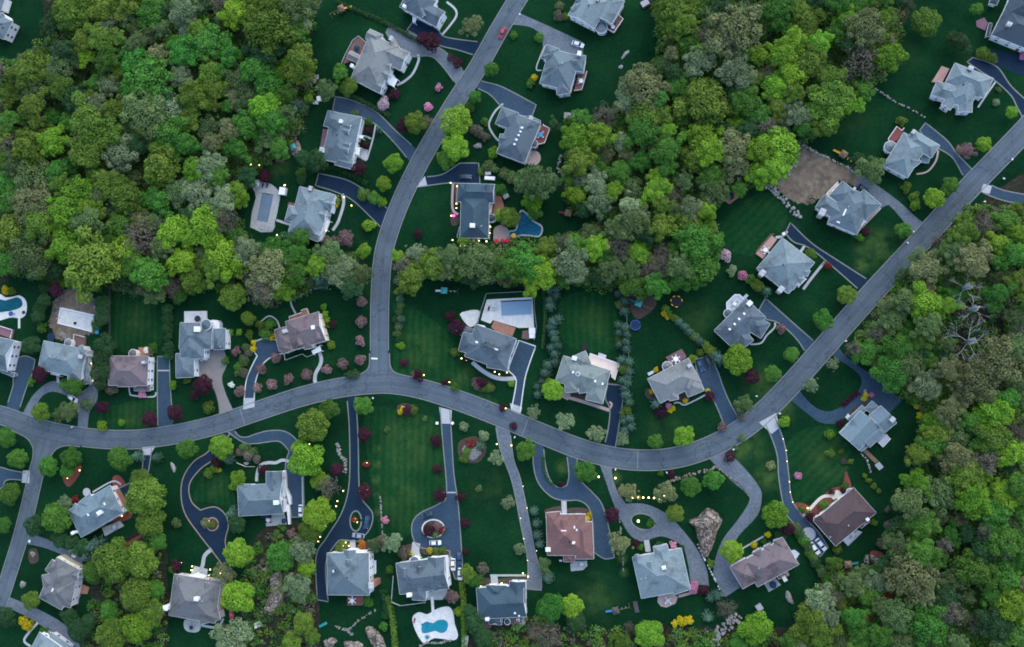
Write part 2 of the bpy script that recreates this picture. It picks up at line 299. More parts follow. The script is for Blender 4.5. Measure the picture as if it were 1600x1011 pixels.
M = {
 'lawn': lawn_mat('lawn', (0.0047, 0.0339, 0.0116), (0.0017, 0.0184, 0.0068), (0.0101, 0.0503, 0.0124)),
 'lawn_a': lawn_mat('lawn_mown', (0.0079, 0.0473, 0.0132), (0.0035, 0.0286, 0.0092), (0.0221, 0.0690, 0.0152), 0.0),
 'lawn_b': lawn_mat('lawn_striped', (0.0079, 0.0454, 0.0132), (0.0035, 0.0276, 0.0092), (0.0209, 0.0651, 0.0152), 0.75),
 'lawn_dry': lawn_mat('lawn_patchy', (0.028, 0.062, 0.020), (0.011, 0.039, 0.013), (0.077, 0.090, 0.035)),
 'forest': mat('forest_floor', (0.030, 0.028, 0.020), (0.012, 0.020, 0.010), 0.12, 1.0, 0.05, (0.055, 0.045, 0.035), 0.9),
 'road': road_mat('road_asphalt', (0.094, 0.121, 0.141), (0.076, 0.099, 0.117)),
 'asphalt': mat('driveway_asphalt', (0.036, 0.066, 0.098), (0.027, 0.053, 0.083), 0.3, 0.9, 0.1, (0.050, 0.080, 0.108), 1.5),
 'dark_asphalt': mat('new_asphalt', (0.011, 0.027, 0.050), (0.008, 0.021, 0.040), 0.3, 0.9, 0.1, (0.017, 0.034, 0.058), 2.5),
 'grey_asphalt': mat('worn_asphalt', (0.130, 0.155, 0.178), (0.082, 0.105, 0.13), 0.22, 0.9, 0.2, (0.175, 0.195, 0.21), 1.2),
 'paver': mat('pavers', (0.22, 0.20, 0.185), (0.18, 0.165, 0.155), 0.4, 0.9, 0.2, (0.26, 0.24, 0.22), 3.0),
 'concrete': mat('concrete', (0.40, 0.41, 0.41), (0.32, 0.33, 0.34), 0.5, 0.9, 0.2, None, 4.0),
 'kerb': mat('kerb_stone', (0.1998, 0.2128, 0.2052), (0.1480, 0.1596, 0.1520), 1.0, 0.9, 0.2, (0.2442, 0.2508, 0.2356), 5.0),
 'kerb_tan': mat('kerb_tan', (0.2805, 0.2210, 0.1785), (0.2210, 0.1700, 0.1360), 1.0, 0.9, 0.2),
 'kerb_white': mat('kerb_white', (0.62, 0.63, 0.60), (0.5, 0.52, 0.5), 1.0, 0.9, 0.2),
 'white_stone': mat('white_stone', (0.62, 0.61, 0.57), (0.46, 0.46, 0.44), 0.5, 0.9, 0.2, (0.80, 0.78, 0.72), 3.0),
 'grey_stone': mat('grey_stone', (0.36, 0.38, 0.365), (0.26, 0.28, 0.27), 0.8, 0.9, 0.1, (0.48, 0.49, 0.46), 3.0),
 'cream': mat('cream_paving', (0.62, 0.55, 0.45), (0.54, 0.48, 0.40), 0.5, 0.9),
 'pink_paving': mat('pink_paving', (0.40, 0.30, 0.27), (0.33, 0.26, 0.24), 0.5, 0.9, 0.2, None, 4.0),
 'brick': mat('brick_paving', (0.34, 0.17, 0.11), (0.25, 0.12, 0.085), 0.8, 0.9, 0.2, (0.42, 0.24, 0.16), 5.0),
 'mulch': mat('mulch', (0.20, 0.055, 0.040), (0.10, 0.035, 0.025), 0.8, 1.0, 0.1, (0.28, 0.10, 0.07), 4.0),
 'brown_mulch': mat('brown_mulch', (0.075, 0.052, 0.042), (0.045, 0.034, 0.028), 0.8, 1.0, 0.1, (0.12, 0.09, 0.07), 4.0),
 'soil': mat('bare_soil', (0.1830, 0.1463, 0.1050), (0.0952, 0.0769, 0.0563), 0.16, 1.0, 0.1, (0.2257, 0.1922, 0.1472), 0.5, 0.15),
 'water_pool': mat('pool_water', (0.006, 0.085, 0.115), (0.004, 0.06, 0.085), 0.2, 0.5, 0.08, (0.01, 0.12, 0.16), 1.0),
 'water_lagoon': mat('lagoon_water', (0.0052, 0.0841, 0.1470), (0.0039, 0.0609, 0.1120), 0.2, 0.5, 0.08, (0.0130, 0.1450, 0.2520), 1.0),
 'water_bright': mat('bright_pool_water', (0.014, 0.21, 0.27), (0.01, 0.16, 0.22), 0.25, 0.5, 0.08, (0.02, 0.25, 0.31), 1.2),
 'pond': mat('pond_water', (0.012, 0.03, 0.05), (0.008, 0.02, 0.035), 0.2, 0.1, 0.5),
 'cover': mat('pool_cover', (0.14, 0.20, 0.255), (0.11, 0.165, 0.215), 0.3, 0.8, 0.1, (0.16, 0.22, 0.27), 2.0),
 'cover_blue': mat('pool_cover_blue', (0.19, 0.29, 0.385), (0.165, 0.26, 0.35), 0.3, 0.8, 0.1),
 'white': mat('white_paint', (0.7600, 0.7600, 0.7410), (0.6650, 0.6745, 0.6650), 0.7, 0.6, 0.3, (0.7790, 0.7790, 0.7600), 4.0),
 'wall_white': mat('white_siding', (0.8170, 0.8265, 0.8265), (0.7600, 0.7695, 0.7790), 0.6, 0.75, 0.2, (0.8360, 0.8360, 0.8360), 3.0),
 'wall_cream': mat('cream_siding', (0.78, 0.70, 0.50), (0.70, 0.63, 0.45), 0.6, 0.75, 0.2),
 'wall_tan': mat('tan_siding', (0.55, 0.48, 0.42), (0.48, 0.42, 0.38), 0.6, 0.8, 0.2),
 'wall_brick': mat('brick_wall', (0.30, 0.14, 0.10), (0.24, 0.11, 0.08), 1.0, 0.9, 0.2, (0.36, 0.2, 0.15), 6.0),
 'glass': mat('window_glass', (0.02, 0.028, 0.036), (0.015, 0.02, 0.028), 0.5, 0.12, 0.5),
 'door': mat('painted_door', (0.18, 0.05, 0.04), (0.14, 0.04, 0.03), 0.5, 0.5, 0.4),
 'deck_red': mat('red_decking', (0.22, 0.075, 0.065), (0.17, 0.06, 0.055), 1.2, 0.85, 0.2, None, 5.0),
 'deck_brown': mat('brown_decking', (0.17, 0.10, 0.085), (0.13, 0.08, 0.07), 1.2, 0.85, 0.2, None, 5.0),
 'deck_pink': mat('pink_decking', (0.44, 0.27, 0.23), (0.36, 0.22, 0.19), 1.2, 0.85, 0.2, None, 5.0),
 'deck_mauve': mat('mauve_decking', (0.20, 0.115, 0.14), (0.16, 0.09, 0.115), 1.2, 0.85, 0.2, None, 5.0),
 'deck_pale': mat('pale_decking', (0.46, 0.50, 0.54), (0.40, 0.44, 0.48), 1.2, 0.85, 0.2),
 'deck_cream': mat('cream_decking', (0.68, 0.56, 0.49), (0.60, 0.50, 0.44), 0.7, 0.85, 0.2),
 'deck_orange': mat('orange_decking', (0.42, 0.15, 0.08), (0.34, 0.12, 0.07), 1.0, 0.85, 0.2),
 'rock': mat('grey_rock', (0.27, 0.26, 0.235), (0.13, 0.125, 0.115), 0.5, 0.95, 0.2, (0.40, 0.38, 0.34), 2.0, 0.5),
 'rock_pink': mat('pink_rock', (0.36, 0.29, 0.235), (0.17, 0.15, 0.12), 0.35, 0.95, 0.2, (0.47, 0.39, 0.32), 1.6, 0.6),
 'rock_pale': mat('pale_rock', (0.33, 0.33, 0.30), (0.17, 0.175, 0.16), 0.5, 0.95, 0.2, (0.44, 0.43, 0.39), 2.0, 0.5),
 'bark': mat('bark', (0.085, 0.068, 0.055), (0.05, 0.042, 0.035), 2.0, 0.95, 0.1, (0.12, 0.1, 0.085), 6.0),
 'pale_bark': mat('dead_wood', (0.42, 0.41, 0.385), (0.33, 0.32, 0.30), 2.0, 0.95, 0.1),
 'twig': mat('twigs', (0.17, 0.145, 0.13), (0.12, 0.10, 0.09), 1.0, 0.95, 0.1),
 'black': mat('black_rubber', (0.014, 0.015, 0.018), (0.01, 0.011, 0.013), 2.0, 0.7, 0.3),
 'metal': mat('grey_metal', (0.32, 0.33, 0.35), (0.26, 0.27, 0.29), 1.0, 0.45, 0.5),
 'navy': mat('navy_fabric', (0.016, 0.035, 0.075), (0.012, 0.026, 0.06), 1.0, 0.8, 0.2),
 'red_fabric': mat('red_fabric', (0.52, 0.02, 0.06), (0.42, 0.015, 0.045), 1.0, 0.8, 0.2),
 'yellow_fabric': mat('yellow_fabric', (0.75, 0.42, 0.06), (0.66, 0.36, 0.05), 1.0, 0.8, 0.2),
 'yellow_plastic': mat('yellow_plastic', (0.72, 0.42, 0.03), (0.62, 0.36, 0.03), 1.0, 0.5, 0.4),
 'blue_plastic': mat('blue_plastic', (0.02, 0.075, 0.25), (0.018, 0.06, 0.21), 1.0, 0.5, 0.4),
 'teal_plastic': mat('teal_plastic', (0.03, 0.26, 0.26), (0.025, 0.2, 0.2), 1.0, 0.5, 0.4),
 'sky_plastic': mat('sky_plastic', (0.06, 0.35, 0.60), (0.05, 0.3, 0.52), 1.0, 0.5, 0.4),
 'red_plastic': mat('red_plastic', (0.24, 0.045, 0.04), (0.20, 0.035, 0.03), 1.0, 0.5, 0.4),
 'wood': mat('garden_wood', (0.20, 0.13, 0.085), (0.15, 0.10, 0.065), 1.2, 0.85, 0.2),
 'tan_fabric': mat('tan_fabric', (0.62, 0.55, 0.45), (0.54, 0.48, 0.4), 1.0, 0.8, 0.2),
 'fence': mat('dark_fence', (0.085, 0.08, 0.075), (0.06, 0.058, 0.055), 0.8, 0.8, 0.2),
 'lamp': glow('lamp_glow', (1.0, 0.70, 0.28), 3.2),
 'lamp_green': glow('lamp_glow_green', (0.85, 1.0, 0.35), 5.0),
 'lamp_magenta': glow('lamp_glow_magenta', (1.0, 0.05, 0.55), 2.5),
}
ROOF = {
 'slate': roof_mat('slate_shingles', (0.099, 0.131, 0.152)), 'blue': roof_mat('blue_grey_shingles', (0.152, 0.211, 0.234), 0.55),
 'light': roof_mat('light_grey_shingles', (0.178, 0.227, 0.240), 0.6), 'navy': roof_mat('navy_shingles', (0.050, 0.084, 0.106), 0.75),
 'tan': roof_mat('tan_grey_shingles', (0.195, 0.207, 0.203), 0.65), 'mauve': roof_mat('mauve_shingles', (0.166, 0.133, 0.137), 0.5),
 'green': roof_mat('grey_green_shingles', (0.184, 0.220, 0.206), 0.55), 'red': roof_mat('red_brown_shingles', (0.182, 0.100, 0.091), 0.7),
 'brown': roof_mat('dark_brown_shingles', (0.092, 0.065, 0.065), 0.8), 'dark': roof_mat('charcoal_shingles', (0.057, 0.081, 0.100), 0.7),
 'grey': roof_mat('mid_grey_shingles', (0.125, 0.166, 0.184), 0.55), 'greybrown': roof_mat('grey_brown_shingles', (0.149, 0.152, 0.154), 0.6),
}
def rock_mat(name, c1, c2, c3):
    m = mat(name, c1, c2, 0.35, 0.95, 0.2, c3, 1.6, 0.8); n, l = m.node_tree.nodes, m.node_tree.links; b = n['Principled BSDF']
    src = b.inputs['Base Color'].links[0].from_socket; geo = n.new('ShaderNodeNewGeometry')
    w = n.new('ShaderNodeTexNoise'); w.inputs['Scale'].default_value = 0.5; l.new(geo.outputs['Position'], w.inputs['Vector'])
    av = n.new('ShaderNodeVectorMath'); av.operation = 'MULTIPLY_ADD'; av.inputs[1].default_value = (2.5, 2.5, 2.5); l.new(w.outputs['Color'], av.inputs[0]); l.new(geo.outputs['Position'], av.inputs[2])
    v = n.new('ShaderNodeTexVoronoi'); v.feature = 'DISTANCE_TO_EDGE'; v.inputs['Scale'].default_value = 0.33; l.new(av.outputs[0], v.inputs['Vector'])
    mr = n.new('ShaderNodeMapRange'); mr.inputs[1].default_value = 0.0; mr.inputs[2].default_value = 0.12; mr.inputs[3].default_value = 0.25; mr.inputs[4].default_value = 1.0; l.new(v.outputs['Distance'], mr.inputs[0])
    s = n.new('ShaderNodeVectorMath'); s.operation = 'SCALE'; l.new(src, s.inputs[0]); l.new(mr.outputs[0], s.inputs['Scale']); l.new(s.outputs[0], b.inputs['Base Color']); return m
M['rock_pink'] = rock_mat('cracked_pink_rock', (0.34, 0.275, 0.225), (0.15, 0.13, 0.105), (0.44, 0.37, 0.31))
LEAF = {k: leaf_mat(n, a, b) for k, n, a, b in (
 ('L', 'leaf_lime', (0.066, 0.165, 0.01), (0.185, 0.345, 0.026)), ('G', 'leaf_green', (0.024, 0.092, 0.011), (0.082, 0.215, 0.028)),
 ('E', 'leaf_emerald', (0.022, 0.105, 0.012), (0.07, 0.225, 0.03)), ('O', 'leaf_olive', (0.042, 0.088, 0.009), (0.135, 0.222, 0.028)),
 ('S', 'leaf_grey_green', (0.044, 0.088, 0.024), (0.135, 0.208, 0.068)), ('P', 'leaf_pale', (0.09, 0.14, 0.06), (0.245, 0.325, 0.16)),
 ('T', 'leaf_tan', (0.085, 0.105, 0.036), (0.215, 0.24, 0.098)), ('M', 'leaf_mauve_bud', (0.075, 0.07, 0.048), (0.165, 0.155, 0.105)),
 ('D', 'leaf_dark', (0.012, 0.05, 0.014), (0.04, 0.105, 0.034)), ('B', 'leaf_blue_green', (0.04, 0.1, 0.066), (0.115, 0.215, 0.145)),
 ('R', 'leaf_burgundy', (0.026, 0.006, 0.014), (0.065, 0.014, 0.028)), ('X', 'leaf_red', (0.11, 0.018, 0.012), (0.24, 0.045, 0.03)),
 ('K', 'blossom_pink', (0.42, 0.13, 0.22), (0.72, 0.32, 0.44)), ('I', 'blossom_pale_pink', (0.42, 0.28, 0.32), (0.68, 0.5, 0.54)),
 ('C', 'leaf_copper_blossom', (0.11, 0.065, 0.06), (0.30, 0.185, 0.17)), ('Y', 'blossom_yellow', (0.35, 0.28, 0.005), (0.66, 0.52, 0.015)),
 ('W', 'blossom_white', (0.42, 0.47, 0.40), (0.68, 0.72, 0.64)), ('Q', 'blossom_orange', (0.38, 0.14, 0.02), (0.55, 0.24, 0.03)))}

# ------------------------------------------------------------------ plant meshes (unit radius, shared by every plant of the style)
def leaf_mesh(name, seed, centres, radii, nleaf, leaf, keep=0.8, upz=-0.35, zs=1.0):
    r = np.random.RandomState(seed); centres = np.array(centres); radii = np.array(radii); L = len(radii)
    pts = []; nor = []; tin = []; got = 0; lt = r.rand(L)
    wgt = radii**2; wgt = wgt/wgt.sum()
    while got < nleaf:
        k = r.choice(L, nleaf*2, p=wgt); d = r.normal(size=(nleaf*2, 3)); d /= np.linalg.norm(d, axis=1)[:, None]
        ok = d[:, 2] > upz; k = k[ok]; d = d[ok]
        p = centres[k]+d*(radii[k]*np.clip(r.normal(0.97, 0.13, len(k)), 0.6, 1.35))[:, None]
        D = np.linalg.norm(p[:, None, :]-centres[None], axis=2)/radii[None]
        D[np.arange(len(k)), k] = 9
        ok = D.min(1) > keep; p = p[ok]; d = d[ok]; k = k[ok]
        pts.append(p); nor.append(d); tin.append(lt[k]*0.55+r.rand(len(k))*0.45); got += len(p)
        if len(pts) > 60: break
    p = np.concatenate(pts)[:nleaf]; d = np.concatenate(nor)[:nleaf]; t = np.concatenate(tin)[:nleaf]; N = len(p)
    n = d*0.75+r.normal(size=(N, 3))*0.6+np.array([0, 0, 0.25]); n /= np.linalg.norm(n, axis=1)[:, None]
    a = r.normal(size=(N, 3)); u = np.cross(n, a); u /= np.linalg.norm(u, axis=1)[:, None]; v = np.cross(n, u)
    s = (leaf*r.uniform(0.65, 1.35, N))[:, None]; e = r.uniform(0.55, 1.0, N)[:, None]
    q = np.stack([p-u*s, p-v*s*e, p+u*s, p+v*s*e], 1).reshape(-1, 3); q[:, 2] *= zs
    return quads(name, q, t)
def quads(name, q, t):
    N = len(t); me = bpy.data.meshes.new(name)
    me.vertices.add(N*4); me.vertices.foreach_set('co', q.astype(np.float32).ravel())
    me.loops.add(N*4); me.loops.foreach_set('vertex_index', np.arange(N*4, dtype=np.int32))
    me.polygons.add(N); me.polygons.foreach_set('loop_start', np.arange(0, N*4, 4, dtype=np.int32))
    me.update(calc_edges=True)
    at = me.attributes.new('tint', 'FLOAT', 'FACE'); at.data.foreach_set('value', t.astype(np.float32))
    me.materials.append(LEAF['G']); return me
def lobes(seed, n, lr, spread=0.72, flat=0.75, jit=0.16):
    r = random.Random(seed); cs = [(0, 0, 0.25)]; rs = [0.5]
    for i in range(n):
        z = 1-1.15*(i+0.5)/n; a = i*2.39996+r.uniform(-0.5, 0.5); q = math.sqrt(max(0, 1-z*z)); k = spread*r.uniform(1-jit*1.6, 1+jit)
        cs.append((q*math.cos(a)*k, q*math.sin(a)*k, z*k*flat)); rs.append(lr*r.uniform(0.6, 1.45))
    return cs, rs
CROWN = {'round': [], 'dense': [], 'airy': [], 'shrub': [], 'conifer': [], 'sparse': []}
for s_ in range(6):
    c_, r_ = lobes(10+s_, 46+6*s_, 0.2-0.006*s_, 0.78, 0.72, 0.28)
    sx = 1+0.12*math.sin(s_*2.1); c_ = [(x*sx, y/sx, z) for x, y, z in c_]; ph = s_*1.3; c_ = [(x*(1+.18*math.sin(2*math.atan2(y, x)+ph)+.14*math.sin(3*math.atan2(y, x)-ph)), y*(1+.18*math.sin(2*math.atan2(y, x)+ph)+.14*math.sin(3*math.atan2(y, x)-ph)), z) for x, y, z in c_]
    CROWN['dense'].append(leaf_mesh('crown', 10+s_, c_, r_, 5200, 0.044, 0.84))
for s_ in range(5):                       # even, full crowns of trees grown in the open
    c_, r_ = lobes(25+s_, 30+4*s_, 0.245, 0.72, 0.72, 0.12)
    CROWN['round'].append(leaf_mesh('crown', 25+s_, c_, r_, 4600, 0.046, 0.84))
for s_ in range(5):
    c_, r_ = lobes(40+s_, 42+5*s_, 0.175, 0.78, 0.72, 0.3)
    sx = 1+0.15*math.sin(s_*1.7+1); c_ = [(x*sx, y/sx, z) for x, y, z in c_]
    CROWN['airy'].append(leaf_mesh('crown', 40+s_, c_, r_, 4200, 0.038, 0.86))
for s_ in range(4):
    c_, r_ = lobes(70+s_, 11+2*s_, 0.34, 0.66, 0.8)
    CROWN['shrub'].append(leaf_mesh('foliage', 70+s_, c_, r_, 900, 0.085, 0.85))
for s_ in range(3):
    c_, r_ = lobes(100+s_, 44, 0.15, 0.80, 0.7, 0.25)
    CROWN['sparse'].append(leaf_mesh('crown', 100+s_, c_, r_, 1500, 0.034, 0.5))
for s_ in range(3):                       # whorls of boughs round a leader
    r = random.Random(200+s_); c_ = [(0, 0, 1.2)]; r_ = [0.14]
    for lev in range(6):
        R = 0.95*(1-lev/6.6); nb = 9-lev
        for i in range(nb):
            a = 2*math.pi*(i+0.5*(lev % 2))/nb+r.uniform(-0.2, 0.2)
            for k in (0.35, 0.62, 0.86):
                c_.append((math.cos(a)*R*k, math.sin(a)*R*k, -0.8+lev*0.36+0.12*(1-k))); r_.append(0.17-0.05*k)
    CROWN['conifer'].append(leaf_mesh('boughs', 200+s_, c_, r_, 1300, 0.055, 0.8, -0.5))
def branch_mesh(name, seed, depth=4, r0=0.035, first=6, up=0.55):
    r = random.Random(seed); mb = MB()
    def grow(p, d, l, rad, k):
        e = p+d*l; mb.tube(p, e, rad, rad*0.6, 4)
        if k == 0: return
        for i in range(3 if k > 1 else 4):
            q = (d*1.0+Vector((r.uniform(-1, 1), r.uniform(-1, 1), r.uniform(-0.25, 0.6)))*0.8).normalized()
            grow(p+d*l*r.uniform(0.45, 1.0), q, l*r.uniform(0.55, 0.75), rad*0.55, k-1)
    for i in range(first):
        a = 2*math.pi*i/first+r.uniform(-0.3, 0.3)
        grow(Vector((0, 0, -0.75)), Vector((math.cos(a)*(1-up*0.5), math.sin(a)*(1-up*0.5), up)).normalized(), 0.62, r0, depth-1)
    me = bpy.data.meshes.new(name); me.from_pydata(mb.v, [], mb.f); me.materials.append(M['twig']); me.update(); return me
TWIGS = [branch_mesh('branches', 300+i) for i in range(3)]
def trunk_mesh(seed):
    r = random.Random(seed); mb = MB(); p = Vector((0, 0, 0)); rad = 1.0
    for i in range(4):                      # unit height, radius in units of trunk radius (x, y)
        q = Vector((r.uniform(-0.5, 0.5), r.uniform(-0.5, 0.5), (i+1)*0.22)); mb.tube(p, q, rad, rad*0.82, 7); p = q; rad *= 0.82
    for i in range(5):
        a = 2*math.pi*i/5+r.uniform(-0.4, 0.4); z = r.uniform(0.55, 0.85)
        mb.tube((0, 0, z), (math.cos(a)*r.uniform(5, 8), math.sin(a)*r.uniform(5, 8), z+r.uniform(0.15, 0.3)), 0.5, 0.2, 5)
    me = bpy.data.meshes.new('trunk'); me.from_pydata(mb.v, [], mb.f); me.materials.append(M['bark']); me.update(); return me
TRUNK = [trunk_mesh(i) for i in range(3)]
def paint(o, m):
    o.material_slots[0].link = 'OBJECT'; o.material_slots[0].material = m
STYLE = {'L': 'dense', 'G': 'dense', 'E': 'dense', 'O': 'dense', 'S': 'airy', 'P': 'airy', 'T': 'airy', 'M': 'sparse', 'D': 'dense', 'B': 'conifer',
         'R': 'dense', 'X': 'dense', 'K': 'dense', 'I': 'airy', 'C': 'airy', 'Y': 'dense', 'W': 'airy', 'Q': 'dense'}
WORD = {'L': 'bright lime-green', 'G': 'mid-green', 'E': 'vivid emerald', 'O': 'olive-green', 'S': 'grey-green', 'P': 'pale silvery-green', 'T': 'tan budding',
        'M': 'half-bare mauve-grey', 'D': 'dark green', 'B': 'blue-green evergreen', 'R': 'dark burgundy', 'X': 'red-leaved', 'K': 'pink-flowering', 'I': 'pale pink-flowering',
        'C': 'coppery pink', 'Y': 'yellow-flowering', 'W': 'white-blossoming', 'Q': 'orange-leaved'}
TREE = {'L': 'leafy_tree', 'G': 'leafy_tree', 'E': 'leafy_tree', 'D': 'leafy_tree', 'O': 'olive_leaved_tree', 'S': 'budding_tree', 'P': 'budding_tree', 'T': 'budding_tree', 'M': 'twiggy_tree',
        'B': 'conifer_tree', 'R': 'maple_tree', 'X': 'maple_tree', 'K': 'blossom_tree', 'I': 'blossom_tree', 'C': 'blossom_tree', 'W': 'blossom_tree', 'Y': 'flowering_tree', 'Q': 'flowering_tree'}
PLANTS = []      # (object, words, px, py, is_forest)
TREE_XY = []
def plant(px, py, r, kind, forest=False, group=None):
    if forest and px > 1320 and 330 < py < 720 and kind in 'LGO' and rnd.random() < 0.36: kind = rnd.choice('SSTTMO')
    shrub = r < 9.5 and not forest and kind != 'B'
    rm = r*sc(px, py, 6.0)
    st = STYLE[kind]; fk = 1.13 if forest else 1.04
    if shrub: zc = 0.62*rm
    elif kind == 'B': zc = rm*1.25+0.4
    elif forest: zc = 5.5+rm*0.6+rnd.uniform(-2.0, 3.5)
    else: zc = min(11.0, 2.0+rm*0.85)
    base = P(px, py, zc); base.z = 0
    name = ('conifer_tree' if kind == 'B' else 'shrub') if shrub else TREE[kind]
    root = empty(name, base, rnd.uniform(0, 6.28))
    if shrub:
        o = link('foliage', rnd.choice(CROWN['shrub']), root, (0, 0, zc)); o.scale = (rm*1.05, rm*1.05*rnd.uniform(0.9, 1.1), rm*0.9)
        paint(o, LEAF[kind])
        s = link('stem', TRUNK[0], root); s.scale = (rm*0.05, rm*0.05, zc)
    elif kind == 'B':
        o = link('boughs', rnd.choice(CROWN['conifer']), root, (0, 0, zc)); o.scale = (rm*1.3, rm*1.3, rm*1.35); paint(o, LEAF[kind])
        s = link('trunk', TRUNK[1], root); s.scale = (0.12, 0.12, zc*1.3)
    else:
        cands = CROWN['round' if st == 'dense' and not forest else st]
        o = link('crown', rnd.choice(cands), root, (0, 0, zc)); o.scale = (rm*fk*rnd.uniform(0.92, 1.08), rm*fk*rnd.uniform(0.92, 1.08), rm*rnd.uniform(0.78, 1.0)); paint(o, LEAF[kind])
        s = link('trunk', rnd.choice(TRUNK), root); s.scale = (0.035*rm+0.08, 0.035*rm+0.08, zc*1.02)
        if st in ('sparse', 'airy') and r > 6:
            b = link('branches', rnd.choice(TWIGS), root, (0, 0, zc)); b.scale = (rm*0.98, rm*0.98, rm*0.85)
    size = ('small ' if r < 9 else 'rounded ' if r < 17 else 'large ' if r < 24 else 'very broad ') if not shrub else ('little ' if r < 5.5 else 'low ' if r < 7.5 else 'bushy ')
    noun = 'shrub' if shrub else 'tree'
    if kind == 'B': noun = 'conifer'
    PLANTS.append((root, size+(WORD[kind].replace(' evergreen', '') if kind == 'B' else WORD[kind])+' '+noun, px, py, forest, noun, group))
    TREE_XY.append((base.x, base.y, rm))
    return root
def plants(s, forest=False, ox=0, oy=0, k=1.0, group=None):
    for t in s.replace('\n', ';').split(';'):
        t = t.split()
        if len(t) == 4: plant(ox+float(t[0])/k, oy+float(t[1])/k, float(t[2])/k, t[3], forest, group)

def leaf_strip(name, pts, wpx, h, kind, label, cat='hedge', group=None, seed=1, dens=34, parent=None):
    """a clipped or loose hedge: leaf clusters through a long box along a line of photo pixels"""
    r = np.random.RandomState(seed); W = Ws(spline(pts, 4)); wm = wpx*MPX; Q = []; Tn = []
    for i in range(len(W)-1):
        a = np.array(W[i]); b = np.array(W[i+1]); l = np.linalg.norm(b-a)
        if l < 1e-3: continue
        u = (b-a)/l; v = np.array([-u[1], u[0]]); n = max(8, int(l*wm*dens))
        s = r.rand(n)*l; t = np.clip(r.normal(0, 0.33, n), -0.55, 0.55); z = h*np.sqrt(np.clip(1-(np.abs(t)*1.6)**3, 0.02, 1))*r.uniform(0.72, 1.05, n)
        lo = r.rand(n) < 0.3; z[lo] *= r.rand(lo.sum())
        p = a[None]+u[None]*s[:, None]+v[None]*(t*wm)[:, None]; p = np.concatenate([p, z[:, None]], 1)
        nn = r.normal(size=(n, 3))*0.6+np.array([0, 0, 0.9]); nn /= np.linalg.norm(nn, axis=1)[:, None]
        aa = r.normal(size=(n, 3)); uu = np.cross(nn, aa); uu /= np.linalg.norm(uu, axis=1)[:, None]; vv = np.cross(nn, uu)
        sz = (0.19*r.uniform(0.6, 1.4, n))[:, None]
        Q.append(np.stack([p-uu*sz, p-vv*sz, p+uu*sz, p+vv*sz], 1).reshape(-1, 3)); Tn.append(r.rand(n))
    me = quads(name, np.concatenate(Q), np.concatenate(Tn)); o = link(name, me); paint(o, LEAF[kind])
    tag(o, label, cat, group); return o

# ------------------------------------------------------------------ ground sheets
ZL = {'n': 0}
def sheet(name, pts, m, z, smooth=4, label=None, cat=None):
    q = Ws(spline(pts, smooth*(3 if m in ('soil', 'forest') else 1), True) if smooth else pts); mb = MB()
    if m in ('soil', 'forest'): rr = random.Random(len(pts)*7+int(pts[0][0])); q = [(x+rr.gauss(0, .42), y+rr.gauss(0, .42)) for x, y in q]
    mb.prism(q, None, z)
    o = mb.build(name, M[m] if isinstance(m, str) else m); return struct(o, label, cat)
def drive(pts, m, kerb, label, kw=0.42):
    ZL['d'] = ZL.get('d', 0)+1; z = 0.042+0.0007*ZL['d']
    pieces = [[pts[0]]]
    for i in range(1, len(pts)-1):
        p0, p1, p2 = pts[i-1], pts[i], pts[i+1]; t = math.atan2(p1[1]-p0[1], p1[0]-p0[0])-math.atan2(p2[1]-p1[1], p2[0]-p1[0])
        t = abs((t+math.pi) % (2*math.pi)-math.pi); pieces[-1].append(p1)
        if t > 0.95: pieces.append([p1])
    pieces[-1].append(pts[-1]); s = []
    for q in pieces: s += spline(q, 5) if len(q) > 2 else list(q)
    s = [p for i, p in enumerate(s) if i == 0 or math.hypot(p[0]-s[i-1][0], p[1]-s[i-1][1]) > 0.25]; q = Ws(s); mb = MB(); mb.prism(q, None, z)
    o = struct(mb.build('driveway', M[m]), label, 'driveway')
    if kerb:
        kb = MB(); run = []
        for p, w_ in zip(s+[None], q+[None]):
            ok = p is not None and not any(near(SPL[i], p[0], p[1]) < RW[i]/2+0.8 for i in range(3))
            if ok: run.append(w_)
            else:
                if len(run) > 2: ribbon(kb, run, kw, 0.0, 0.12+0.0005*ZL['d'])
                run = []
        struct(kb.build('driveway_kerb', M[kerb]), 'kerb edging the '+label, 'kerb')
    return o
def path(pts, wpx, m, label, z=None):
    ZL['p'] = ZL.get('p', 0)+1; z = z or 0.0705+0.0004*ZL['p']
    mb = MB(); ribbon(mb, Ws(spline(pts, 5)), wpx*MPX, 0.0, z); return struct(mb.build('path', M[m]), label, 'path')
def disc(px, py, r, m, name, z, label, cat, n=28, rx=None, rot=0.0):
    mb = MB(); c = P(px, py); rx = rx or r
    q = [(c.x+math.cos(rot)*rx*MPX*math.cos(t)-math.sin(rot)*r*MPX*math.sin(t), c.y+math.sin(rot)*rx*MPX*math.cos(t)+math.cos(rot)*r*MPX*math.sin(t)) for t in [2*math.pi*i/n for i in range(n)]]
    mb.prism(q, None, z); o = struct(mb.build(name, M[m]), label, cat); return o, q
def island(px, py, rx, ry, rot, fill, kerb, label):
    ZL['n'] += 1; z = 0.10+0.0009*ZL['n']
    o, q = disc(px, py, ry, fill, 'planting_island', z, label, 'island', 32, rx, rot)
    kb = MB(); ribbon(kb, q+[q[0], q[1]], 0.5, 0.0, z+0.06); struct(kb.build('island_kerb', M[kerb]), 'kerb ring round the '+label, 'kerb')

